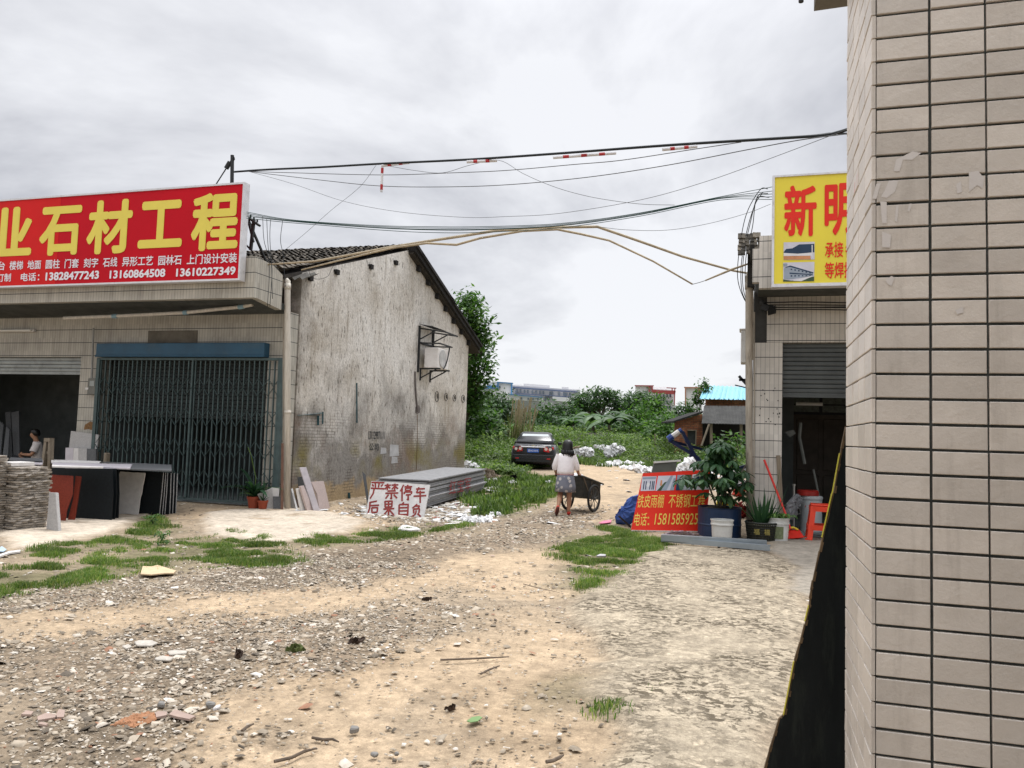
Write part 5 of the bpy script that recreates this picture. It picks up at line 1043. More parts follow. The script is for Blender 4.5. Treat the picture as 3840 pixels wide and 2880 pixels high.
# broom, dustpan, plank, pole, stool, barrel, bag
PLR = mat('plastic_red', (.62, .03, .02), .4, .12, 6, .05, 40, .45)
d0 = onG(*C8(1655, 1260)); q = lambda x, y, dd: atD(*C8(x, y), dd)
DPN = thing('dustpan', 'red long-handled dustpan with a yellow lip leaning at the tiled pier', 'dustpan', d0)
b = MB(); b.tube([q(1390, 552, 13.68), q(1580, 1030, 13.35), q(1632, 1190, 13.2)], .019, 10); b.build('handle', PLR, DPN)
b = MB(); zz_ = .012; P = lambda x, y: onZ(*C8(x, y), .02)
b.prism([P(1603, 1282), P(1757, 1268), P(1735, 1240), P(1600, 1248)], (0, 0, .012)); b.prism([q(1601, 1205, 13.3), q(1715, 1200, 13.3), q(1757, 1266, 13.1), q(1603, 1280, 13.1)], (0, .02, .01)); b.build('pan', PLR, DPN)
b = MB(); b.tube([q(1606, 1205, 13.28), q(1618, 1182, 13.3), q(1660, 1175, 13.3), q(1702, 1196, 13.28)], .02, 6); b.build('lip', mat('plastic_yellow', (.62, .48, .03), .45), DPN)
a = q(1520, 510, 13.66); c_ = q(1565, 1070, 13.6); c_[2] = .01; b = MB(); b.beam(a, c_, .07, .035, (0, 1, 0)); tag(b.build('wooden_plank', WOOD), 'grey wooden plank leaning at the edge of the tiled pier', 'plank')
b = MB(); a = q(1664, 782, 14.2); b.tube([a, (a[0], a[1], .02)], .022, 8); b.tube([a - (0, 0, .015), a + (0, 0, .015)], .032, 8); b.tube([(a[0] + .02, a[1], .42), (a[0] + .1, a[1], .45), (a[0] + .12, a[1], .36), (a[0] + .02, a[1], .33)], .009, 5); tag(b.build('metal_pole', mat('pole_steel', (.35, .35, .33), .4, .2, 5, .1, 40, .5, .5)), 'slim steel pole standing before the dark doorway', 'pole')
g = onG(*C8(1822, 1232)); BR_ = thing('barrel', 'tall white plastic barrel with a red lid in the doorway', 'barrel', g)
b = MB(); b.lathe([(.17, 0), (.185, .05), (.185, .60), (.20, .63), (.20, .66), (.18, .68), (.001, .69)], g, 28); b.build('drum', mat('barrel_white', (.40, .43, .44), .4, .1), BR_)
b = MB(); b.lathe([(.19, .685), (.19, .76), (.17, .78), (.001, .78)], g - np.array([.06, 0, 0]), 28); b.build('lid', mat('lid_red', (.30, .02, .015), .4), BR_)
b = MB(); b.add([g + np.array([-.12 + x, -.155 - .02 * abs(x), .48 + y]) for x, y in ((0, 0), (.09, -.01), (.04, .09))], [(0, 1, 2)]); b.build('warning_mark', mat('mark_red', (.35, .08, .06), .5), BR_)
BAGC = NT('clear_plastic'); BAGC.fin(BAGC.mix(.5, (.30, .31, .33), (.45, .46, .48)), .25, .5); BAGC.b.inputs['Alpha'].default_value = .55
crumple('plastic_bag', 'clear plastic bag hanging behind the broom handle', 'bag', [(1600, 960), (1650, 900), (1690, 862), (1715, 880), (1700, 915), (1745, 905), (1730, 960), (1690, 1010), (1650, 1110), (1590, 1080)], ((1590, 1240), (1745, 1240)), C8, .0, .06, BAGC.m, seed=9, rough=.5)
g = onG(*C8(1915, 1300)); ST = thing('stool', 'bright red plastic stool standing in the workshop doorway', 'stool', g); PLO = mat('stool_red', (.66, .045, .015), .4, .1, 6, .05, 40, .45)
hs, wt, wb_ = .61, .165, .235; b = MB(); b.box(g[0] - wt, g[0] + wt, g[1] - wt + .1, g[1] + wt + .1, hs - .03, hs); b.build('seat', PLO, ST, bevel=.02, seg=2); gc = g + (0, .1, 0)
for sx in (-1, 1):
    for sy in (-1, 1):
        b = MB(); rings = []
        for z, w_ in ((0, wb_), (hs - .031, wt)): x, y = gc[0] + sx * w_, gc[1] + sy * w_; rings.append([(x, y, z), (x - sx * .085, y, z), (x - sx * .085, y - sy * .03, z), (x, y - sy * .085, z)])
        b.loft(rings); b.box(gc[0] + sx * wb_ - .055 - .03 * sx, gc[0] + sx * wb_ + .055 - .03 * sx, gc[1] + sy * wb_ - .055 - .03 * sy, gc[1] + sy * wb_ + .055 - .03 * sy, 0, .035); b.build('leg', PLO, ST)
b = MB()
for s_ in (-1, 1):
    for z, w_ in ((.53, wt + .006), (.22, wb_ - .026)): b.box(gc[0] - w_ + .05, gc[0] + w_ - .05, gc[1] + s_ * w_ - .012, gc[1] + s_ * w_ + .012, z - .04, z + .045); b.box(gc[0] + s_ * w_ - .012, gc[0] + s_ * w_ + .012, gc[1] - w_ + .05, gc[1] + w_ - .05, z - .04, z + .045)
b.build('rail', PLO, ST)
# steel channels on the ground
STL = mat('galvanised', (.30, .34, .37), .38, .15, 4, .05, 40, .5, .6)
for lab, y_off, z, xl, xr in (('upper grey steel channel lying on the other before the plants', 1255, .085, 440, 1415), ('lower grey steel channel lying on the rough concrete before the plants', 1290, .03, 445, 1440)):
    A, B_ = onZ(*C8(xl, y_off + (35 if z > .05 else 20)), z), onZ(*C8(xr, y_off + (93 if z > .05 else 105)), z); u = _unit(B_ - A); s_ = np.array([-u[1], u[0], 0]); b = MB(); h_ = .09 if z > .05 else .075; z0_ = .0
    for off, w_, zz_, hh_ in ((0, .006, h_ / 2, h_), (.06, .12, .004, .006), (.06, .12, h_ - .003, .006), (.115, .006, h_ - .012, .024)): b.obox((A + B_) / 2 + s_ * off + np.array([0, 0, zz_ - (z if z > .05 else 0) + (z - .012 if z > .05 else 0.018)]), (B_ - A) / 2, s_ * w_ / 2, (0, 0, hh_ / 2))
    o = b.build('steel_channel', STL); o.location.y -= .10 if z < .05 else 0; tag(o, lab, 'steel beam')
# ================================================================ people
SKIN = mat('skin', (.36, .19, .115), .55, .1, 12, .05, 60, .35); HAIR = mat('hair_black', (.008, .007, .007), .4, .3, 30, .3, 150, .4, sc=(3, 3, .3))
def skin_mesh(name, J, E_, W_, m, parent, levels=2, root=0):
    """J: joints (x, y, z, radius); one skinned body grown over the edges E_"""
    me = bpy.data.meshes.new('limbs'); me.from_pydata([tuple(W_(j[:3])) for j in J], E_, []); o = bpy.data.objects.new('limbs', me); COL.objects.link(o)
    md = o.modifiers.new('s', 'SKIN'); md.use_smooth_shade = True; md.branch_smoothing = .6
    for i, j in enumerate(J): v = me.skin_vertices[0].data[i]; r_ = j[3]; v.radius = (r_, r_) if not hasattr(r_, '__len__') else r_; v.use_root = (i == root)
    sb = o.modifiers.new('d', 'SUBSURF'); sb.levels = levels; sb.render_levels = levels
    dg = bpy.context.evaluated_depsgraph_get(); ev = o.evaluated_get(dg).to_mesh(); b = MB(); b.add([tuple(v.co) for v in ev.vertices], [tuple(p.vertices) for p in ev.polygons]); o.evaluated_get(dg).to_mesh_clear()
    bpy.data.objects.remove(o); bpy.data.meshes.remove(me); return b.build(name, m, parent, smooth=True)
def frame_of(g, fwd):
    f_ = V3(fwd); f_[2] = 0; f_ = _unit(f_); r_ = np.array([f_[1], -f_[0], 0]); g = V3(g)
    return lambda p: g + r_ * p[0] + f_ * p[1] + np.array([0, 0, 1]) * p[2]
def hand(J, E_, wi, d, side, curl=.6):
    """palm, four unequal curled fingers and a thumb rooted on the wrist joint wi; d points along the hand, side towards the thumb"""
    w = np.array(J[wi][:3]); d = _unit(V3(d)); s_ = _unit(V3(side)); n = np.cross(d, s_); pi = len(J); J.append((*(w + d * .06), .024)); E_.append((wi, pi))
    for k, (of, l) in enumerate(((.028, .062), (.010, .072), (-.009, .067), (-.026, .052))):
        a = w + d * .085 + s_ * of; b_ = a + d * l * .5 + n * l * .25 * curl; c_ = b_ + d * l * .25 * (1 - curl) + n * l * .5; i = len(J)
        J += [(*a, .0095), (*b_, .0085), (*c_, .007)]; E_ += [(pi, i), (i, i + 1), (i + 1, i + 2)]
    a = w + d * .035 + s_ * .036; b_ = a + d * .03 + s_ * .012 + n * .02; i = len(J); J += [(*a, .011), (*b_, .009)]; E_ += [(pi, i), (i, i + 1)]
def ring(c, rx, ry, n=20, wob=0.0, seed=0):
    rr = np.random.default_rng(seed); return [(c[0] + rx * math.cos(2 * math.pi * k / n) * (1 + rr.normal(0, wob)), c[1] + ry * math.sin(2 * math.pi * k / n) * (1 + rr.normal(0, wob)), c[2]) for k in range(n)]
def cloth(name, rings, W_, m, parent, thick=.004):
    b = MB(); b.loft([[W_(p) for p in r_] for r_ in rings], caps=False); o = b.build(name, m, parent, smooth=True); s_ = o.modifiers.new('t', 'SOLIDIFY'); s_.thickness = thick; s_.offset = -1; return o
# --- the woman pushing the handcart, seen from behind
gw = onG(2117, 1931); fwd = ray(2117, 1650); fwd = V3(fwd); fwd[2] = 0; W_ = frame_of(gw, fwd)
WM = thing('person', 'woman in a white blouse, grey star-patterned skirt and red shoes walking away pushing the handcart', 'person', gw)
J = [(0, 0, .80, .115), (0, .02, .98, .105), (0, .03, 1.14, .12), (0, .04, 1.25, .07), (.02, .05, 1.32, .045), (.03, .075, 1.385, .075), (.03, .08, 1.45, .085), (.03, .07, 1.50, .06),
     (.03, .155, 1.415, .016), (.075, 0, .74, .095), (.085, .02, .44, .058), (.085, -.01, .26, .052), (.08, -.03, .085, .034), (.085, .05, .045, .034), (.09, .14, .03, .026),
     (-.075, 0, .74, .095), (-.10, .02, .45, .058), (-.115, -.16, .30, .052), (-.135, -.30, .19, .034), (-.15, -.30, .10, .032), (-.165, -.245, .035, .026),
     (.165, .03, 1.215, .058), (.225, .06, .985, .044), (.265, .20, .855, .031), (-.165, .03, 1.215, .058), (-.225, .05, .98, .044), (-.20, .22, .845, .031)]
E_ = [(0, 1), (1, 2), (2, 3), (3, 4), (4, 5), (5, 6), (6, 7), (5, 8), (0, 9), (9, 10), (10, 11), (11, 12), (12, 13), (13, 14), (0, 15), (15, 16), (16, 17), (17, 18), (18, 19), (19, 20), (2, 21), (21, 22), (22, 23), (2, 24), (24, 25), (25, 26)]
hand(J, E_, 23, (.25, .85, -.4), (-.9, .2, .3)); hand(J, E_, 26, (.05, .9, -.4), (.9, 0, .3))
skin_mesh('body', J, E_, W_, SKIN, WM)
BL = mat('blouse_white', (.85, .81, .82), .8, .08, 14, .35, 22, .2); t = NT('star_skirt'); vo = t.n('ShaderNodeTexVoronoi', feature='F1'); vo.inputs['Scale'].default_value = 11; t.l(t.pos, vo.inputs[0])
c = t.mix(t.ramp(t.math('ADD', vo.outputs['Distance'], t.math('MULTIPLY', t.noise(30, 3), .35)), [(.50, 1), (.60, 0)]), t.mix(t.noise(9, 3), (.10, .105, .135), (.22, .23, .265)), (.46, .43, .41)); SKT = t.fin(c, .85, .2)
cloth('blouse', [ring((0, .02, .825), .172, .135, 22, .02, 1), ring((0, .01, .90), .178, .140, 22, .02, 2), ring((0, .015, 1.0), .172, .132, 22, .02, 3), ring((0, .025, 1.1), .182, .13, 22, .015, 4), ring((0, .03, 1.19), .195, .115, 22), ring((0, .035, 1.245), .155, .095, 22), ring((.01, .04, 1.285), .075, .065, 22)], W_, BL, WM)
def sleeve(A, B_, C_, ra, rb, rc, nm='sleeve'):
    b = MB(); P = [W_(A), W_((V3(A) + V3(B_)) / 2), W_(B_), W_(C_)]; b.tube(P, [ra, (ra + rb) / 2 + .004, rb, rc], 14, False); return b.build(nm, BL, WM, smooth=True)
sleeve((.135, .03, 1.225), (.225, .06, .99), (.236, .10, .945), .072, .062, .056); sleeve((-.135, .03, 1.225), (-.227, .05, .985), (-.224, .09, .94), .072, .062, .056)
b = MB(); b.tube([W_((.172 * math.cos(a), .02 + .137 * math.sin(a), .826)) for a in np.linspace(0, 6.283, 25)], .008, 6, False); b.build('hem', mat('hem_pink', (.42, .16, .18), .8), WM)
cloth('skirt', [ring((0, .01, .845), .150, .118, 24), ring((0, 0, .76), .182, .148, 24, .01, 5), ring((0, -.005, .6), .205, .170, 24, .02, 6), ring((0, -.01, .475), .217, .188, 24, .03, 7)], W_, SKT, WM)
b = MB(); HR = []
for z, rx, ry, cy in ((1.545, .03, .03, .06), (1.53, .075, .075, .055), (1.495, .105, .108, .05), (1.44, .118, .122, .045), (1.38, .122, .122, .035), (1.31, .128, .115, .02), (1.27, .134, .105, .005), (1.245, .122, .085, -.01)): HR.append([W_(p) for p in ring((.03, cy, z), rx * .92, ry * .92, 22, .045 if z < 1.4 else .02, int(z * 100))])
b.loft(HR); 
rr = np.random.default_rng(12)
for k in range(26):
    a = rr.uniform(math.pi * .95, math.pi * 2.05); x, y = .03 + .125 * math.cos(a), .02 + .105 * math.sin(a); b.tube([W_((x, y, 1.33)), W_((x * 1.03, y - .005, 1.26)), W_((x * 1.05 + rr.normal(0, .01), y - .01, 1.205 + rr.normal(0, .02)))], [.014, .012, .003], 5)
b.build('hair', HAIR, WM, smooth=True)
SHO = mat('shoe_red', (.50, .035, .02), .5, .2); SOLE = mat('sole_brown', (.09, .03, .022), .7, .2)
def shoe(P, m_, sole_m, nrm):
    b = MB(); b.tube([W_(p) for p in P], [.030, .040, .040, .026], 12); s_ = b.build('shoe', m_, WM, smooth=True); b = MB(); n = V3(nrm) * .03; b.tube([W_(V3(p) + n) for p in P], [.024, .034, .036, .022], 10); b.build('sole', sole_m, s_, smooth=True)
shoe([(.08, -.065, .045), (.083, -.01, .043), (.088, .09, .04), (.09, .165, .032)], SHO, SHO, (0, 0, -.5)); shoe([(-.135, -.375, .205), (-.143, -.345, .155), (-.158, -.285, .075), (-.168, -.235, .035)], SHO, SOLE, (0, -.85, -.5))
# --- handcart
wR, wL = onG(2226, 1921), onG(2127, 1912); mid = (wR + wL) / 2; ax = wR - wL; ax[2] = 0; half = np.linalg.norm(ax) / 2; ax = _unit(ax); fw = np.array([-ax[1], ax[0], 0]); 
if np.dot(fw, fwd) < 0: fw = -fw
CTL = lambda p: np.array([mid[0], mid[1], float(gnd(mid[0], mid[1]))]) + ax * p[0] + fw * p[1] + np.array([0, 0, p[2]])
CT = thing('handcart', 'dark two-wheeled handcart pushed by the woman', 'handcart', CTL((0, 0, 0))); CTM = mat('cart_steel', (.035, .037, .034), .65, .4, 6, .3, 50, .4, stain=((.09, .07, .05), .5)); RUB = mat('tyre', (.022, .022, .022), .85, .2)
R_ = .29
for s_ in (-1, 1):
    x0 = s_ * half; wh = MB()
    for k in range(8): a = k * math.pi / 4 + .2; wh.tube([CTL((x0, 0, R_)), CTL((x0, math.cos(a) * (R_ - .04), R_ + math.sin(a) * (R_ - .04)))], .009, 5)
    wh.tube([CTL((x0, math.cos(a) * (R_ - .05), R_ + math.sin(a) * (R_ - .05))) for a in np.linspace(0, 6.283, 29)], .013, 6, False); wh.tube([CTL((x0 - .05, 0, R_)), CTL((x0 + .05, 0, R_))], .032, 10); o = wh.build('wheel', mat('rim_dull', (.10, .10, .095), .6, .3), CT)
    b = MB(); b.tube([CTL((x0, math.cos(a) * (R_ - .018), R_ + math.sin(a) * (R_ - .018))) for a in np.linspace(0, 6.283, 33)], .026, 8, False); b.build('tyre', RUB, o, smooth=True)
b = MB(); b.tube([CTL((-half, 0, R_)), CTL((half, 0, R_))], .016, 8); b.build('axle', METAL_D, CT)
hw = half - .08; zb0, zb1 = .34, .24; zt0, zt1 = .76, .60; y0, y1 = -.42, .48
b = MB(); th = .012
def panel(mb, a, c_, d, e_): mb.add([CTL(p) for p in (a, c_, d, e_)], [(0, 1, 2, 3)])
bb = MB(); panel(bb, (-hw, y0 + .06, zb0), (hw, y0 + .06, zb0), (hw, y1 - .05, zb1), (-hw, y1 - .05, zb1)); panel(bb, (-hw, y0 + .06, zb0), (hw, y0 + .06, zb0), (hw, y0, zt0), (-hw, y0, zt0)); panel(bb, (-hw, y1 - .05, zb1), (hw, y1 - .05, zb1), (hw, y1, zt1), (-hw, y1, zt1))
for s_ in (-1, 1): panel(bb, (s_ * hw, y0 + .06, zb0), (s_ * hw, y1 - .05, zb1), (s_ * hw, y1, zt1), (s_ * hw, y0, zt0))
o = bb.build('tray', CTM, CT); md = o.modifiers.new('t', 'SOLIDIFY'); md.thickness = .014; md.offset = 0
hR, hL = W_((.275, .30, .80)), W_((-.195, .32, .79)); b = MB()
for s_, hp in ((1, hR), (-1, hL)): e_ = CTL((s_ * (hw + .02), y1 + .1, zt1 - .03)); c_ = CTL((s_ * (hw + .02), y0, zt0 + .01)); b.tube([hp - (c_ - hp) * .12, c_, e_], .021, 8)
b.tube([CTL((-hw, y1, zt1)), CTL((hw, y1, zt1))], .018, 6); b.tube([CTL((-hw, y0, zt0)), CTL((hw, y0, zt0))], .018, 6); b.build('handle_rails', CTM, CT)
b = MB()
for s_ in (-1, 1): b.tube([CTL((s_ * (hw + .012), y0 + .03, zt0)), CTL((s_ * (hw + .012), -.03, zb0 - .04))], .011, 6); b.tube([CTL((s_ * (hw + .012), .02, zt0 - .1)), CTL((s_ * (hw + .012), 0, .05))], .011, 6)
b.build('strut', mat('strut_rust', (.20, .16, .12), .7, .3), CT)
b = MB(); rings = []
for s_, z in ((.02, .12), (.12, .10), (.2, .05), (.22, 0), (.2, -.1)): rings.append([CTL(p) for p in ring((-.06, -.12, .70 + z), s_, s_ * .8, 14, .12, int(z * 100) + 50)])
b.loft(rings); tag(b.build('sack', mat('sack_white', (.62, .62, .63), .7, .15, 10, .4, 30), smooth=True), 'white sack riding in the tray of the handcart', 'sack')
# --- man seated in the stone shop
gm = onY(*CA(430, 640), 14.9); gm[2] = .03; Wm = frame_of(gm, (-.75, -.62, 0)); MN = thing('person', 'man in a white t-shirt sitting in the dark shop opening looking down at his hands', 'person', gm)
J = [(0, 0, .52, .125), (0, .01, .72, .115), (0, .03, .90, .125), (0, .05, 1.05, .075), (0, .075, 1.12, .05), (0, .12, 1.20, .08), (0, .125, 1.27, .088), (0, .11, 1.33, .065), (0, .205, 1.215, .017),
     (.10, .05, .50, .09), (.13, .42, .60, .065), (.13, .40, .30, .055), (.13, .36, .08, .04), (.13, .48, .04, .03), (-.10, .05, .50, .09), (-.14, .44, .70, .065), (-.14, .46, .35, .055), (-.14, .44, .08, .04), (-.14, .56, .04, .03),
     (.18, .02, 1.0, .06), (.25, .10, .76, .045), (.08, .30, .74, .032), (-.18, .02, 1.0, .06), (-.25, .10, .76, .045), (-.06, .31, .76, .032)]
E_ = [(0, 1), (1, 2), (2, 3), (3, 4), (4, 5), (5, 6), (6, 7), (5, 8), (0, 9), (9, 10), (10, 11), (11, 12), (12, 13), (0, 14), (14, 15), (15, 16), (16, 17), (17, 18), (2, 19), (19, 20), (20, 21), (2, 22), (22, 23), (23, 24)]
hand(J, E_, 21, (-.7, .6, .05), (0, .3, 1)); hand(J, E_, 24, (.7, .6, .05), (0, .3, 1)); skin_mesh('body', J, E_, Wm, SKIN, MN)
TS = mat('tshirt_white', (.60, .56, .54), .85, .1, 10, .3, 25, .2)
cloth('t_shirt', [ring((0, .0, .50), .165, .145, 20), ring((0, .01, .66), .16, .135, 20, .03, 1), ring((0, .02, .85), .178, .135, 20, .02, 2), ring((0, .03, .98), .195, .11, 20), ring((0, .045, 1.045), .14, .095, 20), ring((0, .055, 1.075), .085, .07, 20)], Wm, TS, MN)
for s_ in (-1, 1): b = MB(); b.tube([Wm((s_ * .15, .025, 1.0)), Wm((s_ * .205, .06, .9)), Wm((s_ * .238, .085, .82))], [.085, .085, .082], 14, False); b.build('sleeve', TS, MN, smooth=True)
TR = mat('trousers_dark', (.015, .017, .02), .85, .2)
for s_ in (-1, 1): z = .60 if s_ > 0 else .70; b = MB(); b.tube([Wm((s_ * .08, .0, .5)), Wm((s_ * .12, .2, .54)), Wm((s_ * .135, .44, z)), Wm((s_ * .135, .43, .35)), Wm((s_ * .135, .41, .12))], [.115, .105, .085, .078, .07], 14); b.build('trouser_leg', TR, MN, smooth=True)
b = MB(); b.loft([[Wm(p) for p in ring((0, cy, z), rx, ry, 18, .02, 3)] for z, rx, ry, cy in ((1.375, .03, .03, .10), (1.36, .065, .07, .10), (1.32, .092, .098, .10), (1.27, .098, .10, .085), (1.21, .085, .07, .06))]); b.build('hair', HAIR, MN, smooth=True)
b = MB(); b.box(gm[0] - .17, gm[0] + .17, gm[1] - .17, gm[1] + .17, .40, .43)
ss_ = thing('low_stool', 'low wooden stool under the seated man', 'stool', (gm[0], gm[1], .03)); b.build('seat', WOOD, ss_)
for sx in (-1, 1):
    for sy in (-1, 1): b = MB(); b.beam((gm[0] + sx * .14, gm[1] + sy * .14, .40), (gm[0] + sx * .16, gm[1] + sy * .16, .031), .035, .035); b.build('leg', WOOD, ss_)

# ================================================================ parked car seen from behind
gc = onG(1997, 1762); cv = V3(ray(1997, 1650)); cv[2] = 0; cv = _unit(cv); a_ = -.075; cf = np.array([cv[0] * math.cos(a_) - cv[1] * math.sin(a_), cv[0] * math.sin(a_) + cv[1] * math.cos(a_), 0]); K_ = frame_of(gc, cf)
CAR = thing('parked_car', 'black saloon car with a blue number plate parked at the edge of the weeds', 'car', gc)
PNT = mat('car_black', (.010, .011, .013), .25, .2, 3, .0, 40, .5, stain=((.05, .045, .04), .25)); CHR = mat('chrome', (.75, .75, .76), .2, .05, 3, 0, 40, .6, .9); RUBB = mat('black_plastic', (.014, .014, .015), .6, .2)
def sect(y, wl, wm, wt, z0, z1, z2, z3):
    R2 = [(-wl, z0), (-wm, z0 + .10), (-wm, z1), (-wm * .985, z2), (-wt, z3 - .03), (-wt + .09, z3), (wt - .09, z3), (wt, z3 - .03), (wm * .985, z2), (wm, z1), (wm, z0 + .10), (wl, z0)]; return [K_((x, y, z)) for x, z in R2]
b = MB(); b.loft([sect(0.02, .70, .77, .66, .30, .50, .70, .90), sect(.08, .74, .83, .72, .24, .50, .74, .945), sect(.35, .78, .862, .76, .20, .50, .76, .97), sect(.7, .80, .865, .78, .20, .5, .78, .985), sect(1.6, .80, .865, .79, .20, .5, .78, .97), sect(3.0, .80, .865, .78, .20, .5, .76, .94), sect(3.9, .78, .85, .72, .20, .5, .70, .84), sect(4.4, .7, .78, .62, .24, .48, .60, .68), sect(4.5, .6, .68, .55, .30, .46, .55, .60)]); b.build('body', PNT, CAR, smooth=True, bevel=0)
def gh(z, hw_, ya, yb): return [K_((x, y, z)) for x, y in ((-hw_, ya + .1), (-hw_ * .9, ya), (hw_ * .9, ya), (hw_, ya + .1), (hw_, yb - .15), (hw_ * .85, yb), (-hw_ * .85, yb), (-hw_, yb - .15))]
b = MB(); b.loft([gh(.95, .76, .52, 3.35), gh(1.15, .70, .80, 2.95), gh(1.36, .60, 1.16, 2.48), gh(1.425, .54, 1.28, 2.3), gh(1.445, .44, 1.45, 2.1)]); b.build('cabin', PNT, CAR, smooth=True)
GL = NT('sky_toned_glass'); GL.fin((.46, .50, .50), .08, .6); GL = GL.m  # pale base colour stands in for sky reflected in the rear window
def pane(nm, P, m_): b = MB(); b.add([K_(p) for p in P], [tuple(range(len(P)))]); o = b.build(nm, m_, CAR); return o
pane('rear_window', [(-.60, .60, .995), (-.58, .575, .985), (.58, .575, .985), (.60, .60, .995), (.50, 1.145, 1.362), (-.50, 1.145, 1.362)], GL)
for s_ in (-1, 1): pane('side_window', [(s_ * .755, .78, .99), (s_ * .765, 3.0, .975), (s_ * .625, 2.45, 1.345), (s_ * .625, 1.22, 1.345)][::s_], mat('tinted_glass', (.02, .024, .026), .1, .05, 3, 0))
for i, x in enumerate((-.33, .33)): b = MB(); b.obox(K_((x, .80, 1.06)), (K_((1, 0, 0)) - K_((0, 0, 0))) * .13, (K_((0, 1, 0)) - K_((0, 0, 0))) * .03, (0, 0, .035)); b.build('head_rest', mat('head_rest', (.52, .52, .5), .7), CAR)
TLM = mat('tail_lens', (.50, .012, .012), .2, .15, 10, 0, 40, .6); LNS = mat('lamp_lens', (.66, .55, .50), .2, .1, 5, 0, 40, .6)
for s_ in (-1, 1):
    b = MB(); P = [(s_ * .40, -.012, .70), (s_ * .76, .03, .655), (s_ * .80, .10, .70), (s_ * .775, .06, .875), (s_ * .40, -.004, .885)]; b.prism([K_(p) for p in P], K_((0, .08, 0)) - K_((0, 0, 0))); tl = b.build('tail_light', TLM, CAR, bevel=.01)
    b = MB()
    for x, z in ((.49, .795), (.65, .785)): b.add([K_((s_ * x + .058 * math.cos(a), -.018 - (0 if x < .6 else -.012), z + .058 * math.sin(a))) for a in np.linspace(0, 6.28, 17)[:-1]], [tuple(range(16))])
    b.build('lamp', LNS, tl)
b = MB(); b.obox(K_((0, -.005, .865)), (K_((1, 0, 0)) - K_((0, 0, 0))) * .47, (K_((0, 1, 0)) - K_((0, 0, 0))) * .02, (0, 0, .022)); b.build('trunk_strip', CHR, CAR, bevel=.008)
b = MB(); cc = K_((0, -.0, .92)); ux = K_((1, 0, 0)) - K_((0, 0, 0)); b.obox(cc, ux * .075, cf * .006, (0, 0, .013)); b.obox(cc + np.array([0, 0, .001]), ux * .034, cf * .0075, (0, 0, .026)); b.build('emblem', mat('emblem_gold', (.62, .58, .45), .3, .1, 3, 0, 40, .6, .7), CAR)
b = MB()
for x in (-.47, -.17, .17, .47): b.obox(K_((x, .0, .918)), ux * (.05 if abs(x) > .3 else .008), cf * .004, (0, 0, .010 if abs(x) > .3 else .03))
b.build('badge', CHR, CAR)
pl = MB(); pl.obox(K_((.0, -.012, .725)), ux * .22, cf * .006, (0, 0, .07)); plate = pl.build('number_plate', mat('plate_blue', (.01, .10, .45), .4, .05), CAR)
b = MB(); b.text('云A21016', K_((-.195, -.0195, .683)), ux * .39, (0, 0, .088), .012); b.build('lettering', WHT, plate)
b = MB(); b.obox(K_((0, .0, .48)), ux * .76, cf * .03, (0, 0, .10)); b.obox(K_((0, .0, .35)), ux * .66, cf * .025, (0, 0, .07)); b.build('bumper', PNT, CAR, bevel=.03, seg=2)
for s_ in (-1, 1): b = MB(); b.obox(K_((s_ * .60, -.032, .43)), ux * .07, cf * .006, (0, 0, .018)); b.build('reflector', TLM, CAR)
b = MB(); b.obox(K_((-.9, 2.75, 1.0)), ux * .08, cf * .05, (0, 0, .06)); b.build('mirror', PNT, CAR, bevel=.03, seg=2); b = MB(); b.obox(K_((.9, 2.75, 1.0)), ux * .08, cf * .05, (0, 0, .06)); b.build('mirror', PNT, CAR, bevel=.03, seg=2)
for y in (.85, 3.5):
    for s_ in (-1, 1):
        b = MB(); prof = [(.20, -.09), (.30, -.085), (.315, -.05), (.315, .05), (.30, .085), (.20, .09)]; n = 28; rings = [[K_((s_ * .76 + z, y + r_ * math.cos(2 * math.pi * k / n), .312 + r_ * math.sin(2 * math.pi * k / n))) for k in range(n)] for r_, z in prof]; b.loft(rings); wh = b.build('wheel', RUB, CAR, smooth=True)
        b = MB(); b.tube([K_((s_ * .76 - .06, y, .312)), K_((s_ * .76 + .1 * s_, y, .312))], .19, 20); b.build('rim', mat('alloy', (.35, .35, .36), .35, .1, 5, 0, 40, .5, .6), wh)
# ================================================================ vegetation
def leaf_arrays(C_, Rm, leaf, up, r_, asp=.45):
    """folded leaf cards round clump centres: C_ (n,3), Rm (n,3) spread"""
    n = len(C_); p = C_ + np.clip(r_.normal(0, 1, (n, 3)), -1.5, 1.5) * Rm; a = r_.uniform(0, 6.28, n); el = r_.normal(-.25, .5, n); L_ = leaf * r_.uniform(.55, 1.25, n)
    d = np.stack([np.cos(a) * np.cos(el), np.sin(a) * np.cos(el), np.sin(el)], 1); s_ = np.stack([-np.sin(a), np.cos(a), r_.normal(0, .45, n)], 1); s_ /= np.linalg.norm(s_, axis=1)[:, None]; nn = np.cross(d, s_)
    w_ = (L_ * asp * .5)[:, None]; L_ = L_[:, None]
    V = np.stack([p, p + d * L_ * .45 + s_ * w_ - nn * w_ * .25, p + d * L_, p + d * L_ * .45 - s_ * w_ - nn * w_ * .25], 1).reshape(-1, 3)
    return V, np.arange(4 * n).reshape(-1, 4)
def crown_points(blobs, per, r_, clump, shell=.55):
    """clump centres scattered unevenly in ellipsoid blobs [(centre, radii)]; then leaves round each clump"""
    CC, RR = [], []
    for c_, rad in blobs:
        vol = rad[0] * rad[1] * rad[2]; n = max(5, int(per * vol ** .62)); u = r_.normal(0, 1, (n, 3)); u /= np.linalg.norm(u, axis=1)[:, None]; s_ = shell + (1.0 - shell) * r_.random(n) ** .7; cc = c_ + u * s_[:, None] * rad; CC.append(cc); RR.append(np.tile([clump], (n, 3)) * r_.uniform(.5, 1.3, (n, 1)))
    return np.concatenate(CC), np.concatenate(RR)
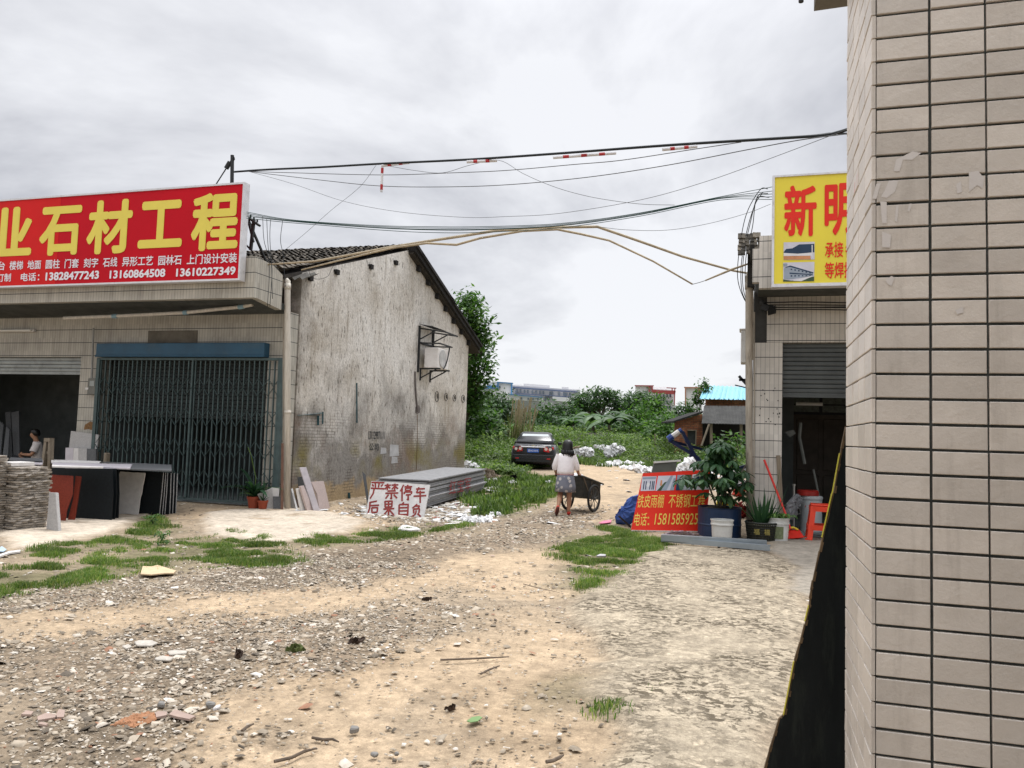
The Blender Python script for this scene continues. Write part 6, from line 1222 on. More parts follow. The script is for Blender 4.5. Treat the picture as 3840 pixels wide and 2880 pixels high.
def px_blobs(bl, d, flat=.9):
    if d > 55: bl = [(x, y + 15, rx, ry * .8, dd) for x, y, rx, ry, dd in bl]
    return [(atD(x, y, d + dd), np.array([rx, rx * flat, ry]) * (d + dd) / FPX) for x, y, rx, ry, dd in bl]
def plant(name, label, cat, blobs, base, leaf, m, per=16, clump=.35, leaves=16, seed=1, trunk_r=.12, bark=None, group=None, asp=.45, limbs=True):
    r_ = np.random.default_rng(seed); base = V3(base); T = thing(name, label, cat, base, group); CC, RR = crown_points(blobs, per * 1.9, r_, clump); idx = r_.integers(0, len(CC), len(CC) * leaves); V, F = leaf_arrays(CC[idx], RR[idx], leaf * 1.15, 0, r_, asp * 1.15)
    npmesh('crown', V, F, m, T); top = sum(b_[0] for b_ in blobs) / len(blobs); b = MB(); mid_ = base + (top - base) * .55 + r_.normal(0, .15, 3)
    b.tube([base - (0, 0, .2), base + (mid_ - base) * .5 + r_.normal(0, .06, 3), mid_], [trunk_r, trunk_r * .8, trunk_r * .6], 8)
    if limbs:
        for c_, rad in blobs: b.tube([base + (mid_ - base) * r_.uniform(.6, .95), mid_ * .4 + c_ * .6 + r_.normal(0, .1, 3), c_ + r_.normal(0, .2, 3) * rad], [trunk_r * .55, trunk_r * .35, trunk_r * .12], 6)
    b.build('trunk' if trunk_r > .06 else 'stems', bark or BARK, T); return T
def base_at(px, d, dx=0): p = atD(px, 1600, d); return np.array([p[0] + dx, p[1], float(gz(p[0], p[1]))])
LM1 = leafmat('leaf_fresh', (.030, .075, .020), (.072, .16, .038), (.155, .27, .07), .4); LM2 = leafmat('leaf_dark', (.026, .062, .024), (.056, .118, .044), (.11, .19, .07), .35); LM3 = leafmat('leaf_lush', (.02, .055, .014), (.055, .13, .03), (.13, .23, .06), .38); LM4 = leafmat('leaf_weed', (.040, .085, .018), (.11, .185, .042), (.23, .31, .10), .4)
plant('tree', 'tall fresh green tree rising behind the right end of the old house', 'tree', px_blobs([(1725, 1160, 45, 50, 0), (1765, 1140, 38, 40, 1), (1790, 1215, 50, 38, 0), (1760, 1240, 60, 60, 1), (1815, 1275, 42, 34, 0), (1790, 1330, 55, 42, 1), (1815, 1375, 26, 30, 0), (1765, 1400, 55, 55, 0), (1785, 1450, 60, 50, 1), (1745, 1330, 50, 80, 2), (1750, 1500, 80, 60, 1)], 35), base_at(1700, 37), .24, LM1, 30, .28, 24, 1, .13)
plant('tree', 'dark round tree standing in front of the blue and white building', 'tree', px_blobs([(1860, 1500, 58, 45, 0), (1830, 1530, 45, 45, 2), (1900, 1535, 45, 45, 1), (1865, 1555, 70, 50, 2)], 76), base_at(1870, 76), .38, LM2, 16, .45, 20, 2, .3)
plant('bush', 'dark bushes mass between the reeds and the spreading tree', 'bush', px_blobs([(1990, 1560, 60, 36, 2), (2060, 1535, 60, 38, 0), (2120, 1545, 55, 50, 0), (2030, 1590, 80, 40, -2), (2110, 1590, 70, 45, -3)], 72), base_at(2060, 72), .38, LM2, 15, .5, 20, 3, .15)
plant('tree', 'wide spreading tree with flat leafy layers left of the red building', 'tree', px_blobs([(2165, 1488, 34, 16, 0), (2200, 1468, 36, 14, 2), (2250, 1462, 40, 13, 0), (2290, 1470, 34, 18, 1), (2215, 1500, 50, 18, 0), (2310, 1500, 30, 22, 0), (2270, 1500, 40, 16, 3), (2330, 1530, 28, 20, 0), (2200, 1535, 55, 28, 2)], 88), base_at(2245, 88), .38, LM2, 20, .4, 20, 4, .35)
plant('tree', 'dark rounded tree right of the spreading tree', 'tree', px_blobs([(2370, 1490, 42, 32, 0), (2405, 1478, 38, 28, 2), (2350, 1530, 40, 45, 0), (2400, 1530, 50, 45, 1)], 94), base_at(2385, 94), .42, LM2, 16, .5, 20, 5, .3)
plant('bush', 'big lush green thicket in the middle below the red building', 'bush', px_blobs([(2385, 1555, 48, 50, 0), (2440, 1520, 48, 42, 2), (2420, 1575, 70, 50, 0), (2395, 1610, 66, 40, -3), (2470, 1590, 55, 50, -2)], 62), base_at(2410, 62), .34, LM1, 20, .38, 22, 6, .12)
plant('bush', 'light green bush in front of the red and white building', 'bush', px_blobs([(2490, 1540, 42, 34, 0), (2510, 1570, 48, 38, -2), (2465, 1490, 26, 30, 3)], 66), base_at(2490, 66), .32, LM3, 18, .36, 22, 7, .1)
plant('tree', 'small dark tree in front of the white building with the orange edge', 'tree', px_blobs([(2555, 1525, 34, 30, 0), (2590, 1545, 36, 30, 0), (2560, 1570, 50, 35, -2)], 82), base_at(2565, 82), .38, LM2, 16, .4, 20, 8, .2)
plant('bush', 'bushy creeper growing against the left side of the brick shed', 'bush', px_blobs([(2505, 1600, 42, 32, 2), (2470, 1625, 45, 40, 0), (2500, 1650, 36, 45, 0), (2450, 1660, 50, 35, 0)], 44), base_at(2480, 44), .24, LM1, 22, .26, 22, 9, .08)
plant('climber', 'leafy climber grown up beside the blue metal roof', 'climber', px_blobs([(2632, 1465, 14, 22, 0), (2622, 1500, 20, 30, 0), (2605, 1530, 24, 24, 0), (2640, 1440, 8, 14, 0)], 42), base_at(2622, 42), .22, LM3, 22, .2, 22, 10, .06)
plant('bush', 'light leafed shrub at the right end of the old house', 'bush', px_blobs([(1770, 1565, 40, 30, 0), (1820, 1585, 45, 30, 0), (1865, 1600, 36, 30, 1), (1780, 1620, 55, 30, -1)], 37), base_at(1790, 37), .24, LM3, 24, .24, 20, 11, .05, asp=.6)
plant('bush', 'green shrub growing in front of the dark shed opening', 'bush', px_blobs([(2770, 1650, 34, 26, 0), (2720, 1672, 40, 20, 0), (2790, 1680, 40, 26, 0), (2740, 1700, 50, 20, -1)], 25), base_at(2750, 25), .17, LM3, 30, .15, 18, 12, .04, asp=.5)
plant('bush', 'low dark bush between the spreading tree and the weeds', 'bush', px_blobs([(2200, 1585, 80, 40, 0), (2290, 1580, 80, 45, 1), (2250, 1610, 100, 30, -3)], 68), base_at(2250, 68), .36, LM2, 16, .45, 20, 13, .1)
plant('bush', 'dark tangled bush under the tall tree behind the old house', 'bush', px_blobs([(1760, 1520, 70, 45, 0), (1830, 1545, 45, 35, 3), (1750, 1570, 50, 40, 0)], 42), base_at(1770, 42), .26, LM2, 22, .3, 20, 14, .08)
r_ = np.random.default_rng(31); bl = []
for k in range(46): px_ = 1250 + k * 36 + r_.normal(0, 10); bl.append((px_, 1568 + r_.normal(0, 8), 34, 24 + 12 * r_.random(), r_.normal(0, 6)))
CC, RR = crown_points(px_blobs(bl, 125), 8, r_, .8); idx = r_.integers(0, len(CC), len(CC) * 18); V, F = leaf_arrays(CC[idx], RR[idx], .7, 0, r_)
tag(npmesh('treeline', V, F, LM2, origin=(0, 100, 0)), kind='stuff', label='far dark treeline running behind the bushes')
# banana plants
BAN = leafmat('banana_leaf', (.03, .075, .025), (.07, .14, .055), (.15, .23, .12), .35)
def banana(label, px_, py_, d, n, L_, seed):
    r_ = np.random.default_rng(seed); c_ = atD(px_, py_, d); base = np.array([c_[0], c_[1], float(gz(c_[0], c_[1]))]); T = thing('banana_plant', label, 'plant', base, 'banana plants in the field'); b = MB(); b.tube([base - (0, 0, .1), (base + c_) / 2, c_], [.16, .13, .08], 8); b.build('stem', BARK, T); b = MB()
    for k in range(n):
        a = k * 2.4 + r_.normal(0, .3); l = L_ * r_.uniform(.7, 1.1); e0 = r_.uniform(.5, 1.35); dv = np.array([math.cos(a), math.sin(a), 0]); s_ = np.array([-dv[1], dv[0], 0]); vs = []
        for i, t_ in enumerate(np.linspace(0, 1, 8)): p = c_ + dv * l * t_ * math.cos(e0 * .8 - t_ * .5) + np.array([0, 0, l * (math.sin(e0) * t_ - .9 * t_ ** 2.2)]); w_ = .34 * math.sin(min(1, t_ * 1.05 + .06) * math.pi) ** .6 + .02; vs += [p - s_ * w_ - np.array([0, 0, w_ * .35]), p, p + s_ * w_ - np.array([0, 0, w_ * .35])]
        b.add(vs, [(3 * i + j, 3 * i + j + 1, 3 * i + j + 4, 3 * i + j + 3) for i in range(7) for j in (0, 1)])
    b.build('leaves', BAN, T)
banana('large banana plant with arching leaves in front of the low dark bush', 2225, 1585, 60, 11, 3.0, 1); banana('banana plant with upright leaves beside the lush thicket', 2345, 1560, 64, 7, 2.2, 2); banana('small banana plant left of the large banana plant', 2150, 1590, 63, 7, 2.0, 3); banana('banana plant with drooping leaves right of the large banana plant', 2285, 1590, 57, 9, 2.4, 4)
# reeds
r_ = np.random.default_rng(8); RD = leafmat('reed', (.05, .075, .025), (.11, .13, .05), (.26, .22, .11), .4); c_ = base_at(1945, 42); T = thing('reed_clump', 'tall reed clump with straw coloured tops behind the car', 'reeds', c_); b = MB()
for k in range(230):
    a = r_.uniform(0, 6.28); x, y = r_.normal(0, .45, 2); p = c_ + np.array([x, y, -.1]); h = r_.uniform(1.2, 2.7); ln = r_.uniform(.02, .5); dv = np.array([math.cos(a), math.sin(a), 0]); s_ = np.array([-dv[1], dv[0], 0]) * .022; b.add([p - s_, p + s_, p + dv * ln * h * .4 + (0, 0, h * .6) + s_ * .8, p + dv * ln * h * .4 + (0, 0, h * .6) - s_ * .8, p + dv * ln * h + (0, 0, h * (1 - ln * .35))], [(0, 1, 2, 3), (3, 2, 4)])
b.build('leaves', RD, T); b = MB()
for k in range(34): x, y = r_.normal(0, .35, 2); p = c_ + np.array([x, y, 0]); h = r_.uniform(2.2, 3.1); d_ = r_.normal(0, .28, 2); q_ = p + np.array([d_[0] + .25, d_[1], h]); b.tube([p, (p + q_) / 2 + (0, 0, .1), q_], [.012, .010, .03], 4)
b.build('plumes', mat('straw', (.33, .27, .16), .9, .3), T)
# weeds over the field
FB = [(1008, 1012), (1045, 1034), (1100, 1034), (1150, 1014), (1200, 1003), (1240, 997), (1300, 998), (1380, 1003), (1430, 1005), (1520, 1012), (1610, 1016)]
fp = [onG(x * K, y * K)[:2] for x, y in FB]; fpoly = np.array(fp + [np.array([14, 46]), np.array([22, 74]), np.array([-40, 74]), np.array([-30, 34]), np.array([-9.6, 27])])
r_ = np.random.default_rng(14)
def weeds(name, n, leaf, hs, seed, m, yr, label):
    r_ = np.random.default_rng(seed); x = r_.uniform(-38, 20, n * 3); y = yr[0] + (yr[1] - yr[0]) * r_.random(n * 3) ** 1.5; sd = sdist(x, y, fpoly); k = sd > -.1 + .5 * (fbm(x, y, .8, 3, 5) - .5); x, y, sd = x[k][:n], y[k][:n], sd[k][:n]
    hgt = (hs * ss(-.2, 3.5, sd) * (.25 + 1.2 * fbm(x, y, .35, 3, 8)) + .10) * (.55 + .75 * fbm(x, y, 1.6, 3, 18)); z = gz(x, y) + hgt * r_.random(len(x)) ** .35; V, F = leaf_arrays(np.stack([x, y, z], 1), np.full((len(x), 3), .05), leaf, 0, r_, .7)
    return tag(npmesh(name, V, F, m, origin=(0, 30, 0)), kind='stuff', label=label)
weeds('undergrowth', 210000, .13, .95, 3, LM4, (26, 50), 'green creeping undergrowth covering the waste ground behind the car'); weeds('undergrowth', 110000, .24, .8, 5, LM4, (46, 74), 'far green undergrowth on the rising field')
blades('weeds', [gpoly([(1000, 1030), (1045, 1040), (1130, 1030), (1190, 1035), (1200, 1062), (1160, 1090), (1100, 1112), (1030, 1120), (1000, 1100)]), gpoly([(1230, 1000), (1300, 1000), (1400, 1004), (1600, 1012), (1600, 1022), (1400, 1014), (1300, 1008)])], 420, .08, .30, LM4, 6, .014)
bpy.data.objects['weeds']['kind'] = 'stuff'; bpy.data.objects['weeds']['label'] = 'taller weeds along the edge of the lane'
for i, (gp_, lb) in enumerate(((CA(1775, 1272), 'small weed plant rooted at the front of the black slabs'), ((352 * K, 1178 * K), 'bushy young weed standing in the grass patch'))):
    g = onG(*gp_); T = thing('weed', lb, 'weed', g); b = MB(); rr = np.random.default_rng(i)
    for k in range(22): palmate(b, g + np.array([rr.normal(0, .055), rr.normal(0, .055), rr.uniform(.04, .20)]), None, .06, 4, rr)
    b.build('leaves', LM1, T)

# ================================================================ distant buildings and the brick shed
BWALL = mat('far_wall', (.78, .77, .77), .85, .06, .2, 0, 5); BBLUE = mat('far_blue', (.08, .22, .42), .7, .05, .2, 0, 5); BNAVY = mat('far_navy', (.10, .13, .22), .7, .05, .2, 0, 5); BRED = mat('far_red', (.36, .07, .065), .7, .05, .2, 0, 5); BORG = mat('far_orange', (.42, .20, .12), .7, .05, .2, 0, 5); WIN = mat('far_window', (.12, .15, .19), .3, .1, .2, 0, 5, .5); BGREY = mat('far_grey', (.58, .58, .60), .85, .06, .2, 0, 5)
def fprism(poly, fn, d, deep, parent, nm, m, prop=0.0):
    b = MB(); P = [atD(*fn(*p), d - prop) for p in poly]; v_ = V3(ray(*fn(*poly[0]))); v_[2] = 0; b.prism(P, _unit(v_) * deep); return b.build(nm, m, parent)
def down(poly, fn, d, yb):
    return poly
D1 = 185
B1 = thing('school_building', 'long pale building with blue trim far away behind the trees', 'building', base_at(1960, D1))
fprism([(300, 300), (362, 296), (362, 222), (460, 225), (615, 237), (615, 640), (300, 640)], C5, D1, 12, B1, 'wall', BWALL); fprism([(615, 262), (1310, 312), (1310, 640), (615, 640)], C5, D1 + 1, 12, B1, 'wall', BGREY); fprism([(620, 250), (728, 256), (728, 290), (620, 286)], C5, D1 + 2, 6, B1, 'roof_storey', BWALL); fprism([(730, 244), (1000, 264), (1000, 300), (730, 290)], C5, D1 + 3, 8, B1, 'roof_storey', BGREY); fprism([(1125, 279), (1195, 284), (1195, 320), (1125, 316)], C5, D1 + 3, 6, B1, 'roof_storey', BGREY); fprism([(1200, 296), (1310, 300), (1310, 330), (1200, 326)], C5, D1 + 3, 6, B1, 'roof_storey', BWALL)
fprism([(570, 352), (930, 384), (930, 430), (570, 412)], C5, D1 - 3, 3, B1, 'lower_wing', BWALL); fprism([(1030, 378), (1220, 392), (1220, 440), (1030, 420)], C5, D1 - 3, 3, B1, 'lower_wing', BWALL)
for poly in ([(452, 224), (620, 236), (620, 246), (452, 235)], [(455, 235), (470, 236), (470, 300), (455, 300)], [(598, 245), (613, 246), (610, 380), (596, 380)], [(310, 266), (460, 262), (460, 294), (310, 298)]): fprism(poly, C5, D1, .5, B1, 'trim', BBLUE, .6)
fprism([(613, 276), (1290, 326), (1290, 338), (613, 290)], C5, D1 + 1, .5, B1, 'trim', BNAVY, .7); fprism([(640, 342), (1220, 380), (1220, 388), (640, 350)], C5, D1 + 1, .5, B1, 'trim', BNAVY, .7); fprism([(570, 350), (930, 383), (930, 390), (570, 358)], C5, D1 - 3, .5, B1, 'trim', BBLUE, .6)
WN = []
for x in (655, 690, 730, 765, 812, 850, 890, 925, 995, 1020, 1090, 1140, 1160, 1200): y = 302 + (x - 650) * .072; WN.append(fprism([(x, y), (x + 16, y + 1), (x + 16, y + 34), (x, y + 33)], C5, D1 + 1, .3, B1, 'window', WIN, .5))
for x in (700, 770, 820, 870): y = 388 + (x - 700) * .05; fprism([(x, y), (x + 14, y + 1), (x + 14, y + 22), (x, y + 21)], C5, D1 - 3, .3, B1, 'window', WIN, .5)
for x, y in ((475, 268), (320, 312), (322, 352), (640, 320)): fprism([(x, y), (x + 14, y), (x + 14, y + 22), (x, y + 22)], C5, D1, .3, B1, 'window', WIN, .5)
for x in (980, 950): fprism([(x, 375), (x + 14, 376), (x + 14, 420), (x, 419)], C5, D1 + 1, .3, B1, 'window', WIN, .5)
D2 = 175
B2 = thing('factory_building', 'white building with red bands far away above the thicket', 'building', base_at(2450, D2))
fprism([(505, 268), (688, 268), (688, 640), (505, 640)], C6, D2, 10, B2, 'wall', BWALL); fprism([(688, 300), (918, 312), (912, 640), (688, 640)], C6, D2 + 1, 10, B2, 'wall', BWALL); fprism([(690, 279), (832, 281), (832, 318), (690, 316)], C6, D2 + 2, 6, B2, 'roof_storey', BWALL)
for poly in ([(498, 260), (696, 262), (696, 272), (498, 270)], [(642, 272), (656, 272), (656, 330), (642, 330)], [(672, 272), (688, 272), (688, 330), (672, 330)], [(688, 308), (924, 320), (918, 356), (688, 344)], [(828, 283), (930, 288), (930, 296), (828, 292)], [(880, 294), (892, 294), (892, 322), (880, 322)], [(908, 296), (920, 296), (915, 470), (906, 470)]): fprism(poly, C6, D2, .5, B2, 'trim', BRED, .6)
for y0_ in (345, 414, 470):
    for x in (720, 757, 791, 825, 859): fprism([(x, y0_ + (x - 755) * .05), (x + 18, y0_ + 1 + (x - 755) * .05), (x + 18, y0_ + 36 + (x - 755) * .05), (x, y0_ + 35 + (x - 755) * .05)], C6, D2 + 1, .3, B2, 'window', WIN, .5)
B3 = thing('factory_building', 'plain white gable building with an orange edge behind the blue roof', 'building', base_at(2600, 165)); fprism([(1020, 290), (1200, 290), (1200, 640), (1020, 640)], C6, 165, 12, B3, 'wall', BWALL)
for poly in ([(1010, 278), (1200, 281), (1200, 292), (1010, 290)], [(1018, 290), (1031, 290), (1031, 470), (1018, 470)], [(1160, 292), (1172, 292), (1172, 400), (1160, 400)]): fprism(poly, C6, 165, .5, B3, 'trim', BORG, .6)
# brick shed
t = NT('old_brick'); uvn = t.n('ShaderNodeUVMap'); bk = t.n('ShaderNodeTexBrick'); t.l(uvn.outputs[0], bk.inputs[0]); bk.inputs['Scale'].default_value = 1.0; bk.inputs['Brick Width'].default_value = .26; bk.inputs['Row Height'].default_value = .085; bk.inputs['Mortar Size'].default_value = .012; bk.inputs['Color1'].default_value = (.27, .095, .05, 1); bk.inputs['Color2'].default_value = (.37, .155, .08, 1); bk.inputs['Mortar'].default_value = (.12, .09, .07, 1)
c = t.mix(1.0, bk.outputs[0], t.ramp(t.noise(2.5, 6, .7), [(.3, .45), (.7, 1.25)]), 'MULTIPLY'); t.bump(bk.outputs['Fac'], -.5, .02); BRK = t.fin(c, .9, .15)
CORR = mat('corrugated_grey', (.115, .115, .11), .9, .35, 3, .3, 30, stain=((.05, .05, .045), .7)); BLUR = mat('metal_roof_blue', (.22, .50, .62), .45, .1, 2, .05, 20, .4)
DS = 38; SH = thing('brick_shed', 'tumbledown red brick shed with a grey corrugated roof and a blue metal roof behind', 'shed', base_at(2680, DS)); S6 = lambda x, y, d=DS: atD(*C6(x, y), d)
uvec = S6(1300, 800) - S6(1200, 800); uvec[2] = 0; uvec = _unit(uvec); wv_ = np.array([-uvec[1], uvec[0], 0])
b = MB(); b.prism([S6(918, 640), S6(1200, 560), S6(1200, 730), S6(918, 730)], wv_ * .2); b.prism([S6(918, 730), S6(1045, 730), S6(1045, 960), S6(918, 960)], wv_ * .2); b.prism([S6(1138, 730), S6(1200, 730), S6(1200, 960), S6(1138, 960)], wv_ * .2); b.prism([S6(1045, 875), S6(1138, 875), S6(1138, 960), S6(1045, 960)], wv_ * .2); b.build('wall', BRK, SH, uv=True)
b = MB(); b.prism([S6(1240, 395, 41), S6(1720, 400, 41), S6(1720, 600, 41), S6(1240, 600, 41)], wv_ * .2); b.build('upper_wall', BRK, SH, uv=True)
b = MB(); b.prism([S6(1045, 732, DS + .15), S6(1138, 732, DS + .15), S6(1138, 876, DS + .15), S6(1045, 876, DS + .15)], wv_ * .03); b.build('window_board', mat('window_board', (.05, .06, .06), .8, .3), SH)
b = MB(); b.beam(S6(1134, 728, DS - .1), S6(1130, 880, DS - .1), .05, .05); b.beam(S6(1045, 728, DS - .1), S6(1140, 728, DS - .1), .05, .05); b.build('window_frame', WOOD, SH)
b = MB(); b.prism([S6(900, 632, DS - .4), S6(1205, 530, DS - .4), S6(1205, 546, DS - .4), S6(900, 650, DS - .4)], wv_ * 3); b.build('tar_roof', DARKT, SH)
def corrugate(mb, A, B_, C_, D_, n, amp):
    """sheet A-B along the top, D-C along the foot, waves running up and down"""
    nn = _unit(np.cross(B_ - A, D_ - A)); vs = []
    for i in range(n * 4 + 1): u = i / (n * 4); h = amp * math.sin(i * math.pi / 2); vs += [A + (B_ - A) * u + nn * h, D_ + (C_ - D_) * u + nn * h]
    mb.add(vs, [(2 * i, 2 * i + 2, 2 * i + 3, 2 * i + 1) for i in range(n * 4)])
b = MB(); corrugate(b, S6(1215, 475, DS + 1.6), S6(1720, 478, DS + 1.6), S6(1720, 668, DS - .9), S6(1192, 655, DS - .9), 34, .03); b.build('corrugated_roof', CORR, SH)
b = MB(); A_, B_, C_, D_ = S6(1235, 265, 44), S6(1720, 285, 44), S6(1720, 415, 40), S6(1176, 404, 40); corrugate(b, A_, B_, C_, D_, 14, .012)
for k in range(12): u = k / 11; b.tube([A_ + (B_ - A_) * u + (0, 0, .03), D_ + (C_ - D_) * u + (0, 0, .03)], .03, 5)
b.build('blue_roof', BLUR, SH)
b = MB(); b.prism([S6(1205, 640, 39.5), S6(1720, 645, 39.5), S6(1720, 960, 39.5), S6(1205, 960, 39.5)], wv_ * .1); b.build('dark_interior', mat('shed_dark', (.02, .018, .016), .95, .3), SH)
for x in (1290, 1600): b = MB(); b.tube([S6(x, 655, DS - .6), S6(x + 3, 960, DS - .6)], .07, 7); b.build('post', WOOD, SH)
b = MB(); b.tube([S6(1270, 665, DS - 1), S6(1190, 890, DS - 1.2)], .05, 6); b.build('prop', WOOD, SH)
CR_ = mat('cloth_red', (.45, .05, .03), .8, .3, 8)
crumple('cloth', 'torn red banner cloth hanging at the corner of the brick shed', 'cloth', [(1225, 655), (1255, 655), (1252, 720), (1235, 780), (1210, 850), (1158, 828), (1195, 770), (1215, 700)], ((1158, 935), (1255, 935)), C6, 0, .25, CR_, seed=3)
b = MB(); b.tube([atD(*C5(2092, 770), 40), atD(*C5(2092, 900), 40)], .05, 6); tag(b.build('fence_post', WOOD), 'lone grey post standing in the weeds before the thicket', 'post')
b = MB(); A_ = onG(*C5(1290, 860)); p1, p2 = atD(*C5(1285, 752), 47), atD(*C5(1590, 757), 47); b.prism([p1, p2, p2 - (0, 0, 1.2), p1 - (0, 0, 1.2)], (0, .4, 0)); tag(b.build('low_wall', CONC), 'low grey concrete wall half buried in the weeds', 'wall')

# ================================================================ rubbish
PLS = mat('film_white', (.66, .66, .66), .5, .08, 20, .4, 30, .35); FOAM = mat('foam_white', (.74, .74, .74), .8, .06, 15, .2, 40); PAP = mat('scrap_cream', (.55, .47, .36), .8, .15); DSH = mat('dish_white', (.62, .63, .64), .3, .05, 5, 0, 40, .5); BAGK = mat('bag_black', (.012, .012, .014), .4, .2, 10, .3, 30)
def film_heap(name, lb, poly, m_, fn, foot, cat='rubbish', seed=0, n=110):
    """a heap of torn film: bent scraps piled over a low mound"""
    r_ = np.random.default_rng(seed + len(lb)); xs_ = [p[0] for p in poly]; ys_ = [p[1] for p in poly]; P = np.array(poly, float)
    p0, nn, wv = lean_plane(onG(*fn(min(xs_), foot)), onG(*fn(max(xs_), foot)), .12); nn = _unit(nn); nn = -nn if np.dot(nn, wv) > 0 else nn; W0 = np.linalg.norm(onP(*fn(max(xs_), foot), p0, nn) - onP(*fn(min(xs_), foot), p0, nn)); b = MB(); k = 0
    up_ = np.array([0, 0, 1.0]); u_ = _unit(np.cross(up_, nn))
    while k < n:
        x, y = r_.uniform(min(xs_), max(xs_)), r_.uniform(min(ys_), max(ys_))
        if sdist(np.array([x]), np.array([y]), P)[0] < 0: continue
        k += 1; c_ = onP(*fn(x, y), p0, nn) + nn * r_.uniform(-.05, .10); s_ = min(.15, W0 * .12) * r_.uniform(.45, 1.2); a = r_.uniform(0, 6.28); n2 = _unit(nn * r_.uniform(.2, 1) + up_ * r_.uniform(0, 1) + u_ * r_.normal(0, .5)); e1 = _unit(np.cross(n2, (math.cos(a), math.sin(a), .3))); e2 = np.cross(n2, e1)
        ring_ = [c_ + e1 * s_ * math.cos(t_) * r_.uniform(.6, 1.1) + e2 * s_ * math.sin(t_) * r_.uniform(.5, 1) + n2 * s_ * r_.normal(0, .22) for t_ in np.arange(7) * 6.283 / 7]
        b.add([c_ + n2 * s_ * r_.uniform(0, .3)] + ring_, [(0, 1 + i, 1 + (i + 1) % 7) for i in range(7)])
    return tag(b.build(name, m_), lb, cat)
def heap(items, fn, lean=.5, dep=.18, cat='rubbish', foot=0):
    for i, (nm, lb, poly, m_) in enumerate(items): ys = max(foot, max(p[1] for p in poly)); xs_ = [p[0] for p in poly]; film_heap(nm, lb, poly, m_, fn, ys, cat, i, 150 if 'heap' in lb or 'pile' in lb or 'sheeting' in lb or 'sheets' in lb else 60) if m_ in (PLS, FOAM) else crumple(nm, lb, cat, poly, ((min(xs_), ys), (max(xs_), ys)), fn, lean, dep, m_, seed=i + len(lb), rough=.45)
heap([('plastic_heap', 'heap of white plastic film at the foot of the weeds beside the woman', [(1240, 940), (1310, 925), (1370, 908), (1440, 940), (1455, 985), (1380, 1000), (1300, 985), (1240, 970)], PLS),
      ('plastic_sheet', 'white plastic bag lying on top of the film heap', [(1330, 925), (1370, 905), (1425, 925), (1400, 950), (1340, 950)], FOAM),
      ('plastic_bag', 'white bag caught in the weeds above the film heap', [(1455, 880), (1480, 880), (1500, 910), (1470, 915)], PLS),
      ('plastic_bag', 'second white bag caught higher in the weeds', [(1500, 890), (1545, 872), (1575, 905), (1560, 935), (1510, 920)], PLS),
      ('plastic_heap', 'big peaked heap of white sheeting in the weeds', [(1560, 970), (1590, 910), (1620, 905), (1660, 875), (1690, 905), (1740, 905), (1775, 930), (1730, 960), (1680, 1000), (1610, 1000)], PLS),
      ('cardboard', 'tan cardboard sheet resting on the weeds behind the woman', [(1230, 905), (1310, 890), (1290, 922), (1228, 926)], PAP),
      ('foam_board', 'long white foam sheet lying at the edge of the dirt', [(1500, 1085), (1640, 1066), (1800, 1058), (1990, 1070), (2010, 1085), (1800, 1095), (1600, 1098)], FOAM),
      ('foam_board', 'white foam sheet lying nearest the red board', [(1700, 1105), (1850, 1095), (2060, 1105), (2060, 1150), (1960, 1168), (1840, 1140)], FOAM),
      ('foam_lump', 'white foam lump on the long foam sheet', [(1790, 1060), (1800, 1030), (1830, 1028), (1840, 1058)], FOAM),
      ('foam_board', 'small white foam piece left of the long foam sheet', [(1450, 1040), (1490, 1038), (1500, 1055), (1455, 1056)], FOAM)], C5, .25, .14, 'rubbish', 1050)
heap([('plastic_bag', 'pile of white bags spilling from behind the old house', [(112, 1130), (115, 1060), (160, 1045), (215, 1070), (265, 1110), (290, 1150), (200, 1160)], PLS),
      ('plastic_bag', 'black bag thrown on the pile of white bags', [(180, 1062), (205, 1050), (255, 1085), (265, 1105), (225, 1095)], BAGK),
      ('rubbish_bag', 'open rubbish bag with scraps in front of the pile of white bags', [(265, 1185), (275, 1140), (330, 1128), (400, 1150), (470, 1200), (440, 1235), (330, 1225)], mat('scraps', (.40, .34, .28), .8, .6, 30)),
      ('paper_box', 'white paper box beside the open rubbish bag', [(410, 1230), (430, 1222), (470, 1235), (465, 1270), (412, 1272)], FOAM),
      ('rubbish_bag', 'black bag standing beside the white scraps on the lane verge', [(575, 1245), (585, 1205), (620, 1195), (652, 1215), (650, 1250), (600, 1262)], BAGK),
      ('plastic_bag', 'white bag under the black bag on the lane verge', [(572, 1260), (610, 1250), (655, 1262), (640, 1285), (580, 1285)], PLS),
      ('foam_piece', 'torn white foam piece on the grass beside the woman', [(950, 1265), (985, 1245), (1035, 1265), (1025, 1285), (960, 1280)], PLS),
      ('foam_piece', 'white foam block lying in the grass behind the slab stack', [(385, 1585), (430, 1573), (500, 1590), (490, 1610), (400, 1605)], FOAM),
      ('foam_piece', 'big broken white foam piece at the bottom of the verge', [(95, 1655), (110, 1625), (200, 1630), (300, 1640), (390, 1635), (420, 1660), (250, 1680)], FOAM)], C5, .6, .12)
